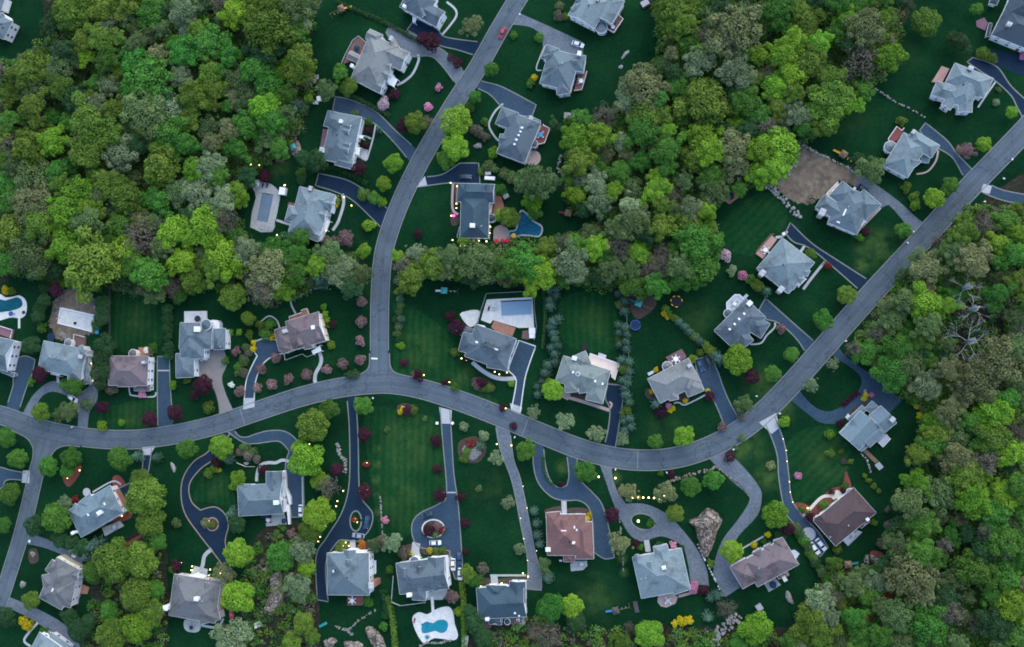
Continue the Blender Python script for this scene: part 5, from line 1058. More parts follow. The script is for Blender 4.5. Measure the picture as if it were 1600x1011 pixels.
patio(zz((245, 870, 7.777), [(335, 770), (430, 740), (530, 770), (535, 860), (500, 912), (430, 918), (370, 905), (332, 860)]), 'grey_stone', 'rounded stone patio behind the mauve-grey roof', sm=2)
patio(zz((245, 870, 7.777), [(460, 110), (620, 150), (610, 230), (400, 240)]), 'concrete', 'pale entrance paving of the mauve-grey house', sm=1)
patio(zz(Z28, [(245, 640), (385, 610), (392, 640), (355, 688), (250, 688)]), 'grey_stone', 'stone terrace behind the turreted house', sm=0)
patio(zz((265, 475, 8.09), [(185, 92), (475, 88), (480, 240), (185, 245)]), 'white_stone', 'square white terrace behind the white-walled house', sm=0)
patio(zz((90, 735, 8.792), [(610, 790), (860, 690), (915, 762), (650, 905)]), 'grey_stone', 'patterned grey terrace behind the blue-grey roof', sm=0)
patio(zz((155, 535, 10.11), [(620, 75), (850, 90), (850, 205), (640, 205)]), 'brick', 'brick patio behind the mauve-brown roof', sm=0)
patio(zz(Z21, [(565, 780), (640, 770), (655, 930), (600, 1010), (560, 1010)]), 'pink_paving', 'lamplit pink side yard of the light blue roof', sm=1)
patio(zz((730, 885, 8.792), [(745, 660), (825, 690), (800, 785), (725, 860), (640, 850), (740, 760)]), 'grey_stone', 'stone patio behind the lower navy house', sm=1)
patio(zz((20, 840, 5.915), [(560, 420), (640, 430), (710, 460), (690, 520), (620, 520), (570, 480)]), 'brick', 'orange brick patio right of the grey-brown roof', sm=1)
patio(zz((20, 840, 5.915), [(430, 120), (600, 140), (600, 215), (470, 195)]), 'paver', 'brownish forecourt above the grey-brown roof', sm=0)
patio(zz((485, 150, 8.425), [(650, 680), (760, 710), (735, 858), (615, 800)]), 'concrete', 'pale terrace in front of the four dormers', sm=0)
patio(zz(Z5, [(540, 600), (580, 385), (640, 420), (670, 520), (640, 600), (560, 625)]), 'brick', 'orange brick terrace right of the navy house', sm=0)
patio(zz((1290, 590, 6.743), [(190, 400), (230, 370), (275, 420), (235, 450)]), 'white_stone', 'small white entrance slab of the split-level house', sm=0)
patio([(1131, 299), (1149, 292), (1155, 308), (1140, 319), (1128, 312)], 'brick', 'small red brick square beside the wood', sm=0)

# ================================================================== HOUSES
house((605, 0, 10.108), [(302, -84, 672, 116, 420, 'hh'), (500, 118, 847, 310, 266, 'hg'), (520, 290, 690, -30, 190, 'gh')], 'slate', 'slate-roofed house cut by the top edge, with white gable and angled walk', 'slate house at the top edge', extra=(('chim', 285, 118), ('dorm', 585, 265, .4, .9), ('porch', [(400, 250), (470, 280), (440, 360), (400, 340)], 2.6)))
house((530, 40, 8.643), [(350, 800, 610, 200, 440, 'hh'), (500, 290, 893, 487, 255, 'hg'), (400, 470, 700, 560, 140, 'hg'), (430, 560, 685, 690, 150, 'hg'), (300, 700, 585, 845, 150, 'hg'), (385, 110, 560, 190, 140, 'gh'), (130, 390, 330, 490, 110, 'gh', 3.0)], 'tan', 'rambling tan-grey roofed house with many gables and a brown rear deck', 'tan-grey many-gabled house',
      extra=(('chim', 170, 540), ('chim', 700, 170, 'wall_tan', 1.6), ('vent', 530, 300), ('vent', 495, 390), ('deck', [(190, 210), (270, 150), (400, 240), (390, 300), (300, 430), (50, 520), (90, 400)], 'deck_brown', 0.9, 'metal', [(390, 250), (270, 150), (190, 210), (90, 400), (40, 520)]), ('porch', [(640, 690), (700, 650), (790, 730), (740, 830), (650, 780)], 2.8)))
house((485, 150, 8.425), [(340, 868, 480, 240, 400, 'hh'), (200, 290, 460, 355, 205, 'hh'), (330, 850, 560, 905, 110, 'hg', 5.6), (620, 500, 675, 310, 60, 'hh', 2.9)], 'grey', 'grey-roofed house with four white dormers in two pairs', 'house with four dormers',
      extra=(('dorm', 535, 415, .96, .26), ('dorm', 513, 478, .96, .26), ('dorm', 528, 655, .96, .26), ('dorm', 504, 722, .96, .26), ('chim', 415, 345), ('vent', 350, 515, 'black'), ('chim', 145, 705, 'wall_white', 1.7), ('deck', [(165, 430), (260, 450), (200, 690), (130, 660)], 'deck_mauve', 0.5, None), ('porch', [(600, 665), (655, 680), (640, 780), (575, 760)], 2.7), ('porch', [(640, 510), (700, 520), (690, 560), (640, 550)], 2.7)))
house((385, 270, 8.425), [(752, 845, 908, 225, 430, 'hh'), (850, 335, 1140, 410, 235, 'hh'), (800, 490, 1055, 570, 185, 'hg'), (770, 755, 970, 835, 155, 'hg'), (530, 525, 770, 585, 200, 'hh')], 'light', 'pale blue-grey hipped house beside the grey-covered pool', 'pale house by the grey-covered pool',
      extra=(('chim', 860, 215, 'wall_brick', 1.6), ('dorm', 1120, 410, .97, .25), ('vent', 765, 520), ('vent', 705, 415), ('deck', [(560, 385), (650, 400), (640, 445), (540, 420)], 'deck_brown', 0.5, None), ('porch', [(1060, 620), (1100, 640), (1060, 760), (1020, 745)], 2.6)))
house((695, 250, 7.219), [(140, 365, 555, 378, 205, 'hg'), (345, 400, 330, 880, 320, 'hh'), (150, 810, 325, 850, 120, 'hh', 3.2)], 'navy', 'navy-roofed house with a brick terrace, red umbrellas and lamps', 'navy house with red umbrellas',
      extra=(('chim', 320, 745, 'white', 1.7), ('vent', 412, 745), ('dorm', 250, 285, 0, -1, 1.2), ('dorm', 480, 292, 0, -1, 1.2), ('bay', 525, 655, 50, 3.0), ('deck', [(505, 470), (545, 475), (525, 600), (505, 600)], 'wall_cream', 0.8, None)))
house((755, 120, 6.742), [(285, 855, 460, 430, 320, 'hh'), (162, 405, 340, 470, 190, 'hh'), (172, 655, 330, 665, 110, 'gh'), (480, 450, 590, 500, 80, 'hh', 3.1)], 'slate', 'slate-roofed house with a row of five skylights and brown deck', 'house with five skylights',
      extra=(('sky', 410, 537), ('sky', 391, 577), ('sky', 372, 615), ('sky', 350, 663), ('sky', 330, 710), ('chim', 505, 445, 'wall_white', 1.5), ('bay', 535, 705, 42, 3.2), ('deck', [(600, 500), (640, 515), (705, 550), (650, 700), (575, 715), (555, 650)], 'deck_red', 1.2, 'white', [(635, 505), (640, 518), (705, 550), (650, 700), (570, 720)])))
house((825, 50, 9.19), [(385, 790, 530, 290, 460, 'hh'), (480, 420, 815, 455, 235, 'hh'), (480, 590, 510, 890, 190, 'hh'), (225, 275, 420, 340, 210, 'hh')], 'grey', 'grey hipped house above a brown deck, white car by its drive', 'grey hipped house with white car',
      extra=(('chim', 735, 305, 'white', 1.5), ('vent', 495, 450), ('dorm', 235, 370, -.95, .3, 1.3), ('dorm', 235, 570, -.95, .3, 1.3), ('deck', [(720, 585), (850, 570), (775, 835), (660, 850)], 'deck_brown', 1.0, 'wall_tan', [(850, 570), (775, 835), (665, 850)])))
house((870, 0, 13.333), [(505, 455, 830, -110, 640, 'gh'), (985, 425, 1260, -60, 360, 'gh')], 'light', 'pale grey house with broad white gable, cut by the top edge', 'white-gabled house at the top edge',
      extra=(('bay', 930, 570, 130, 3.4), ('vent', 665, 120, 'black'), ('dorm', 410, 20, -.87, .5, 1.2), ('dorm', 315, 210, -.87, .5, 1.2), ('chim', 860, 15, 'wall_brick', 1.3), ('deck', [(1120, 310), (1250, 285), (1385, 410), (1190, 695), (1060, 620)], 'deck_brown', 1.4, 'white', [(1250, 285), (1385, 410), (1190, 695), (1060, 620)])))
house((1500, 0, 9.19), [(560, 290, 1250, 565, 500, 'hh'), (800, 300, 1000, -200, 420, 'hh'), (470, 60, 550, -120, 120, 'hh', 3.2), (395, 520, 440, 330, 50, 'hh', 3.0)], 'dark', 'big charcoal-roofed house in the upper-right corner', 'charcoal corner house', extra=(('chim', 690, 365, 'wall_tan', 1.5), ('deck', [(230, 300), (350, 250), (400, 330), (360, 440), (240, 380)], 'deck_mauve', 0.4, None)))
house((1440, 85, 9.192), [(410, 260, 965, 485, 330, 'hh'), (730, 330, 530, 730, 330, 'hh'), (180, 480, 530, 590, 230, 'hh'), (470, 600, 345, 760, 160, 'hg'), (640, 560, 625, 830, 200, 'hg'), (760, 540, 850, 560, 130, 'hh')], 'light', 'light blue-grey multi-hipped house with a pink square deck', 'house with pink deck',
      extra=(('chim', 690, 215, 'metal', 1.6), ('vent', 600, 435, 'black'), ('deck', [(290, 165), (400, 205), (300, 400), (145, 395)], 'deck_pink', 0.6, None), ('deck', [(160, 570), (240, 600), (180, 670), (120, 640)], 'deck_pink', 0.6, 'white')))
house((1370, 185, 9.192), [(270, 765, 560, 290, 400, 'hh'), (480, 260, 845, 480, 230, 'hh'), (420, 530, 560, 690, 210, 'hh'), (650, 560, 760, 590, 120, 'hh', 3.4)], 'light', 'light grey house with a white-railed red deck', 'light house with red deck',
      extra=(('chim', 530, 190, 'metal', 1.3), ('bay', 195, 410, 85, 3.0), ('deck', [(280, 125), (350, 175), (380, 150), (400, 150), (290, 320), (165, 325)], 'deck_red', 1.3, 'white', [(385, 145), (350, 180), (280, 125), (155, 305), (180, 340)])))
house((1230, 220, 6.524), [(560, 895, 735, 520, 330, 'hh'), (330, 612, 620, 790, 165, 'hh'), (700, 575, 880, 735, 235, 'hh'), (500, 620, 640, 470, 200, 'hh')], 'grey', 'grey house between bare soil and patchy lawn', 'grey house by the bare soil',
      extra=(('sky', 585, 730, 2.6, 0.5), ('sky', 520, 830, .5, 1.2), ('vent', 625, 670), ('chim', 360, 725, 'wall_tan', 2.2), ('chim', 685, 490, 'wall_white', 1.0), ('deck', [(510, 425), (565, 505), (460, 605), (395, 545)], 'deck_cream', 1.0, 'white', [(565, 500), (510, 425), (395, 545)]), ('porch', [(770, 790), (810, 820), (740, 890), (710, 860)], 2.8)))
house((1170, 345, 8.423), [(312, 795, 655, 385, 545, 'hh'), (590, 590, 790, 700, 95, 'hh', 5.5), (510, 655, 710, 800, 95, 'hh', 5.5), (450, 750, 610, 880, 85, 'hh', 5.5)], 'light', 'square light grey pyramid-roofed house with three small front gables', 'square light house above the long road',
      extra=(('vent', 455, 580, 'black'), ('vent', 490, 295), ('chim', 180, 685, 'wall_tan', 2.0), ('chim', 425, 900, 'wall_tan', 2.0), ('deck', [(90, 430), (300, 190), (370, 245), (185, 500)], 'deck_pink', 0.8, 'wood', [(330, 180), (290, 180), (95, 410)]), ('porch', [(720, 735), (760, 765), (660, 870), (625, 845)], 2.8)))
house((1100, 450, 9.192), [(285, 745, 745, 285, 395, 'hh'), (640, 470, 885, 620, 255, 'hh'), (470, 600, 640, 810, 190, 'hh')], 'slate', 'slate house with four skylights, half behind a lime-green tree', 'slate house behind lime tree',
      extra=(('sky', 578, 370), ('sky', 505, 445), ('sky', 440, 518), ('sky', 370, 592), ('chim', 650, 225, 'white', 1.7), ('bay', 345, 365, 62, 3.0), ('deck', [(440, 98), (510, 98), (575, 165), (420, 325), (325, 310), (320, 215)], 'deck_pale', 0.9, 'white', [(575, 165), (510, 98), (440, 98), (320, 215), (330, 310)]), ('deck', [(560, 130), (610, 80), (640, 110), (590, 160)], 'deck_pale', 0.6, None)))
house((1000, 535, 9.193), [(197, 700, 790, 400, 400, 'hh'), (700, 500, 805, 740, 255, 'hh'), (440, 600, 490, 830, 140, 'hh')], 'tan', 'tan-grey roofed house with a mauve deck and two dark cars', 'tan-roofed house with two dark cars',
      extra=(('chim', 710, 335, 'wall_tan', 1.3), ('vent', 470, 535), ('vent', 515, 510), ('vent', 555, 490), ('dorm', 685, 655, -.4, .9, 1.0), ('bay', 395, 345, 75, 3.0), ('deck', [(370, 220), (600, 98), (668, 215), (480, 320)], 'deck_mauve', 0.9, 'wood', [(370, 220), (600, 98), (660, 200)]), ('deck', [(105, 440), (190, 400), (215, 430), (125, 480)], 'deck_pale', 0.5, None)))
house((855, 530, 8.792), [(167, 400, 820, 610, 370, 'hh'), (715, 560, 645, 860, 245, 'hh'), (490, 520, 520, 735, 170, 'hh'), (320, 500, 335, 730, 180, 'hh'), (430, 200, 520, 400, 210, 'hh')], 'green', 'grey-green roofed house with a big cream rear deck', 'grey-green house with cream deck',
      extra=(('chim', 380, 262, 'white', 1.6), ('sky', 355, 455), ('sky', 660, 577), ('sky', 762, 612), ('bay', 420, 478, 28, 8.2), ('deck', [(590, 195), (995, 338), (930, 560), (880, 520), (880, 480), (720, 410), (560, 320)], 'deck_cream', 0.8, 'white', [(560, 320), (590, 195), (995, 338), (930, 560)]), ('deck', [(710, 185), (815, 220), (800, 265), (695, 230)], 'deck_pale', 0.5, None)))
house((700, 445, 6.52), [(225, 565, 640, 715, 340, 'hh'), (130, 575, 420, 650, 195, 'hh'), (540, 600, 500, 860, 215, 'hh'), (330, 600, 270, 765, 180, 'hh'), (130, 460, 250, 500, 95, 'hh', 3.4)], 'slate', 'large slate house in front of the blue-covered pool', 'slate house with the blue-covered pool',
      extra=(('sky', 487, 655, 1.8, 0.5), ('vent', 380, 590, 'black'), ('sky', 295, 585, 1.2, 0.8), ('deck', [(290, 400), (370, 415), (385, 440), (300, 440)], 'white', 1.0, None)))
house((390, 470, 9.193), [(560, 505, 1045, 365, 410, 'hg'), (385, 570, 600, 510, 300, 'hh', 5.0), (490, 590, 545, 740, 150, 'hh', 5.0), (820, 520, 850, 690, 130, 'hh', 5.2)], 'mauve', 'mauve-tan house with a tall cream gable end', 'mauve-tan house with cream gable', wall='wall_cream',
      extra=(('sky', 910, 380, 1.5, 1.5), ('chim', 525, 438, 'wall_tan', 1.5), ('dorm', 735, 635, .25, .96), ('dorm', 1000, 545, .25, .96), ('deck', [(580, 232), (760, 172), (752, 138), (832, 112), (860, 185), (800, 240), (600, 310)], 'brick', 0.6, 'white', [(600, 310), (580, 232), (760, 172), (752, 138), (832, 112), (860, 185)]), ('porch', [(890, 720), (1010, 640), (1030, 720), (910, 770)], 2.6)))
house((265, 475, 8.09), [(125, 400, 535, 405, 310, 'hh'), (285, 300, 285, 695, 305, 'hh'), (190, 620, 195, 930, 230, 'hh', 5.0), (552, 445, 708, 440, 250, 'hh'), (360, 640, 430, 690, 80, 'hh', 4.9)], 'grey', 'grey-roofed white-walled house with square white terrace and paved drive', 'white-walled house with paved drive',
      extra=(('chim', 370, 320, 'white', 2.2), ('bay', 460, 262, 75, 6.6), ('dorm', 625, 545, -.2, 1, 1.4), ('deck', [(530, 200), (600, 205), (630, 240), (630, 330), (540, 400), (520, 300)], 'white', 3.0, None)))
house((155, 535, 10.11), [(150, 445, 770, 450, 430, 'hh'), (440, 380, 430, 700, 290, 'hh'), (550, 715, 810, 718, 95, 'hh', 3.2)], 'mauve', 'mauve-brown roofed house with a round brick-side umbrella', 'mauve-brown house on the left',
      extra=(('chim', 730, 318, 'metal', 1.3), ('bay', 530, 175, 75, 3.0), ('deck', [(780, 240), (840, 240), (870, 300), (840, 390), (780, 390)], 'deck_pale', 0.8, 'white')))
house((45, 440, 5.946), [(110, 680, 510, 765, 245, 'hh'), (430, 720, 425, 915, 130, 'hh'), (520, 700, 545, 950, 60, 'hh', 3.1), (480, 660, 520, 640, 110, 'hh')], 'light', 'light blue-grey house below the unfinished pool', 'light house below the unfinished pool',
      extra=(('bay', 365, 570, 42, 3.6), ('chim', 500, 698, 'wall_brick', 1.7), ('vent', 195, 690), ('vent', 240, 700), ('vent', 288, 710), ('vent', 335, 722), ('deck', [(430, 490), (530, 515), (520, 615), (425, 600)], 'deck_brown', 0.8, 'white', [(425, 600), (430, 490), (530, 515)]), ('porch', [(205, 840), (290, 860), (285, 880), (200, 860)], 2.7)))
house((0, 440, 6.733), [(115, 785, -250, 695, 300, 'gg'), (10, 930, 150, 985, 40, 'hh', 2.8)], 'grey', 'white gable-ended house cut by the left edge', 'white gable house at the left edge', extra=(('deck', [(-60, 440), (0, 465), (145, 510), (120, 600), (0, 560)], 'deck_mauve', 0.8, 'white', [(0, 465), (145, 510), (120, 600)]),))
house((90, 735, 8.792), [(230, 735, 810, 390, 385, 'hh'), (360, 380, 480, 560, 200, 'hh'), (205, 520, 330, 590, 140, 'hh')], 'blue', 'blue-grey hipped house with patterned terrace and brick east side', 'blue-grey house by the olive tree',
      extra=(('chim', 600, 578, 'white', 1.7), ('sky', 645, 460, .6, 1.1), ('sky', 420, 608, .6, 1.1), ('vent', 550, 635), ('chim', 208, 858, 'white', 1.3), ('deck', [(755, 265), (800, 265), (920, 490), (880, 500)], 'brick', 3.0, None)))
house((20, 840, 5.915), [(345, 612, 510, 240, 235, 'hh'), (350, 470, 560, 525, 230, 'hh'), (430, 310, 610, 350, 95, 'hg'), (280, 430, 420, 400, 150, 'hh'), (330, 250, 400, 310, 110, 'hh')], 'greybrown', 'grey-brown rambling house in the lower left with brick patio', 'grey-brown lower-left house',
      extra=(('sky', 368, 483, 1.4, .5), ('deck', [(405, 180), (440, 165), (540, 230), (620, 270), (600, 300), (480, 260)], 'wall_cream', 3.2, None), ('deck', [(530, 560), (620, 530), (600, 580), (530, 610)], 'deck_pale', 0.6, 'white')))
house((20, 840, 5.915), [(200, 960, 420, 1110, 180, 'hh'), (340, 900, 520, 1030, 60, 'hh', 3.2)], 'light', 'pale roofed house cut by the bottom edge, lower-left corner', 'house at the lower-left corner', extra=(('deck', [(270, 905), (300, 900), (430, 1005), (400, 1020)], 'brick', 3.0, None),))
house((245, 870, 7.777), [(178, 460, 745, 555, 465, 'hh'), (600, 560, 650, 795, 250, 'hh'), (250, 520, 235, 715, 170, 'hh'), (560, 300, 620, 480, 200, 'hh')], 'greybrown', 'mauve-grey hipped house at the foot of the snaking drive', 'mauve-grey house by the snaking drive', wall='wall_tan',
      extra=(('chim', 500, 503, 'white', 1.6), ('chim', 105, 622, 'white', 1.9), ('vent', 550, 540), ('porch', [(390, 230), (490, 260), (560, 265), (610, 230), (500, 190)], 2.9), ('deck', [(770, 450), (795, 460), (775, 720), (720, 770), (705, 760), (745, 600)], 'brick', 2.6, None), ('dorm', 300, 245, 0, -1, 1.4), ('dorm', 620, 315, 0.1, -1, 1.4)))
house((360, 715, 8.423), [(100, 570, 690, 535, 375, 'hg'), (575, 180, 575, 520, 215, 'gh'), (590, 560, 590, 720, 215, 'hh'), (160, 380, 270, 380, 60, 'hh')], 'grey', 'grey house with a tall white gable facing its side court', 'house with white gable and side court',
      extra=(('chim', 620, 585, 'white', 1.8), ('deck', [(692, 170), (722, 170), (735, 400), (770, 480), (790, 520), (795, 620), (772, 620), (742, 500), (712, 330)], 'white', 1.6, None), ('deck', [(735, 620), (775, 620), (785, 880), (760, 880)], 'white', 1.2, None), ('deck', [(400, 740), (520, 740), (500, 800), (400, 790)], 'navy', 2.4, None)))
house((490, 780, 5.95), [(318, 500, 322, 892, 390, 'hh'), (335, 470, 335, 680, 115, 'gh'), (215, 505, 230, 600, 100, 'hh')], 'grey', 'big square grey-roofed house with a red deck and white east wall', 'square grey house with red deck', eave=7.2,
      extra=(('chim', 197, 662, 'black', 0.8), ('vent', 312, 728, 'black'), ('dorm', 330, 562, 0, -1, 2.0), ('chim', 535, 800, 'wall_brick', 2.2), ('deck', [(322, 898), (462, 898), (462, 978), (322, 978)], 'deck_red', 0.8, 'wood', [(322, 898), (322, 978), (462, 978), (462, 898)]), ('deck', [(540, 570), (580, 570), (580, 690), (545, 690)], 'deck_pale', 0.6, 'white'), ('porch', [(380, 470), (500, 470), (500, 500), (380, 500)], 3.0)))
house((610, 780, 4.377), [(50, 545, 385, 505, 205, 'hg'), (315, 395, 325, 590, 122, 'gh'), (200, 560, 195, 692, 95, 'hh'), (330, 560, 345, 620, 100, 'hh')], 'slate', 'slate house with a white porch arch above the figure-eight pool', 'slate house above figure-eight pool', eave=6.6,
      extra=(('dorm', 100, 472, 0, -1), ('dorm', 205, 462, 0, -1), ('chim', 127, 655, 'white', 1.6), ('bay', 165, 425, 34, 3.2), ('porch', [(130, 410), (160, 395), (200, 405), (205, 430), (130, 435)], 3.0)))
house((730, 885, 8.792), [(140, 510, 795, 478, 410, 'hg'), (690, 205, 690, 500, 225, 'gh'), (390, 660, 385, 800, 180, 'hh', 4.4), (400, 260, 400, 400, 280, 'hh')], 'navy', 'navy-roofed house near the bottom edge with lamplit north front', 'navy house near the bottom edge',
      extra=(('chim', 285, 712, 'white', 1.3), ('sky', 657, 640, .7, .7), ('sky', 715, 678, .6, .6), ('bay', 550, 762, 42, 2.6), ('deck', [(600, 690), (750, 690), (740, 770), (650, 810), (600, 790)], 'deck_mauve', 0.6, None), ('deck', [(205, 715), (300, 715), (330, 830), (260, 850), (210, 815)], 'deck_mauve', 0.8, 'wood')))
house((840, 780, 8.429), [(120, 470, 640, 470, 530, 'hh', 5.4, 0.45), (600, 300, 622, 788, 240, 'hh'), (200, 170, 225, 430, 190, 'hh'), (520, 195, 525, 420, 110, 'hh'), (415, 720, 415, 826, 150, 'hh', 4.2)], 'red', 'red-brown roofed house with a bar skylight below the U-shaped drive', 'red-brown house below the U-drive',
      extra=(('sky', 345, 415, 2.0, .4), ('chim', 478, 568, 'white', 0.9), ('vent', 420, 563, 'black'), ('sky', 485, 370, .5, 1.0), ('sky', 515, 405, .5, .8), ('dorm', 345, 275, 0, -1, 2.0), ('chim', 145, 655, 'white', 1.6)))
house((970, 780, 5.613), [(140, 690, 572, 610, 365, 'hh'), (345, 405, 385, 600, 130, 'hh'), (475, 640, 540, 815, 160, 'hh'), (205, 650, 245, 850, 125, 'hh')], 'light', 'light blue-grey house with pink azaleas, right of the oval island', 'light house below the oval island',
      extra=(('chim', 378, 595, 'white', 1.3), ('dorm', 262, 545, -.2, -1, 2.2), ('vent', 180, 700), ('vent', 220, 690), ('dorm', 140, 490, -.2, -1, 1.6)))
house((1110, 820, 8.427), [(520, 650, 1065, 352, 390, 'hh'), (340, 700, 560, 580, 330, 'hh'), (885, 190, 960, 340, 140, 'hh'), (605, 340, 690, 480, 135, 'hh'), (905, 560, 965, 690, 150, 'hh', 4.6), (740, 270, 800, 380, 110, 'hh')], 'mauve', 'long mauve-roofed house with square pale patio, lower right', 'long mauve house on the lower right',
      extra=(('chim', 985, 725, 'wall_cream', 1.2), ('vent', 640, 570), ('deck', [(1060, 340), (1110, 330), (1175, 380), (1130, 450), (1090, 420)], 'deck_pale', 0.5, None), ('porch', [(670, 310), (790, 245), (800, 270), (690, 330)], 2.8)))
house((1230, 720, 5.947), [(345, 675, 722, 365, 312, 'hh'), (300, 500, 410, 650, 140, 'gh'), (665, 520, 730, 595, 110, 'hh', 4.4)], 'brown', 'dark brown roofed house with a cream round entrance and red beds', 'dark brown house with red beds',
      extra=(('vent', 570, 600), ('chim', 740, 540, 'white', 1.0), ('vent', 400, 708), ('bay', 425, 445, 30, 3.2), ('bay', 585, 295, 32, 3.2), ('deck', [(510, 735), (640, 640), (690, 660), (560, 785)], 'deck_pale', 0.7, 'metal', [(510, 735), (560, 785), (690, 660)])))
house((1290, 590, 6.743), [(250, 675, 470, 440, 275, 'gg'), (540, 490, 665, 385, 250, 'gg', 5.0), (415, 680, 570, 545, 150, 'gg', 4.8), (255, 455, 410, 315, 70, 'hh', 3.4), (455, 360, 530, 280, 110, 'hh', 3.6), (345, 740, 420, 690, 100, 'hh', 4.2)], 'blue', 'blue-grey split-level house with stepped gables beside the loop drive', 'split-level house by the loop drive',
      extra=(('chim', 695, 440, 'wall_tan', 1.6), ('deck', [(550, 680), (640, 590), (680, 640), (600, 730)], 'deck_pale', 0.9, 'white', [(550, 680), (600, 730), (680, 640)])))
house((0, 0, 9.19), [(-200, 285, 120, 438, 260, 'hh'), (-200, -10, 50, 50, 180, 'hh', 4.8)], 'grey', 'grey house with a white dome, cut by the upper-left corner', 'house in the upper-left corner', extra=(('bay', 15, 245, 75, 5.2), ('vent', 20, 345, 'black'), ('vent', 45, 400, 'black')))

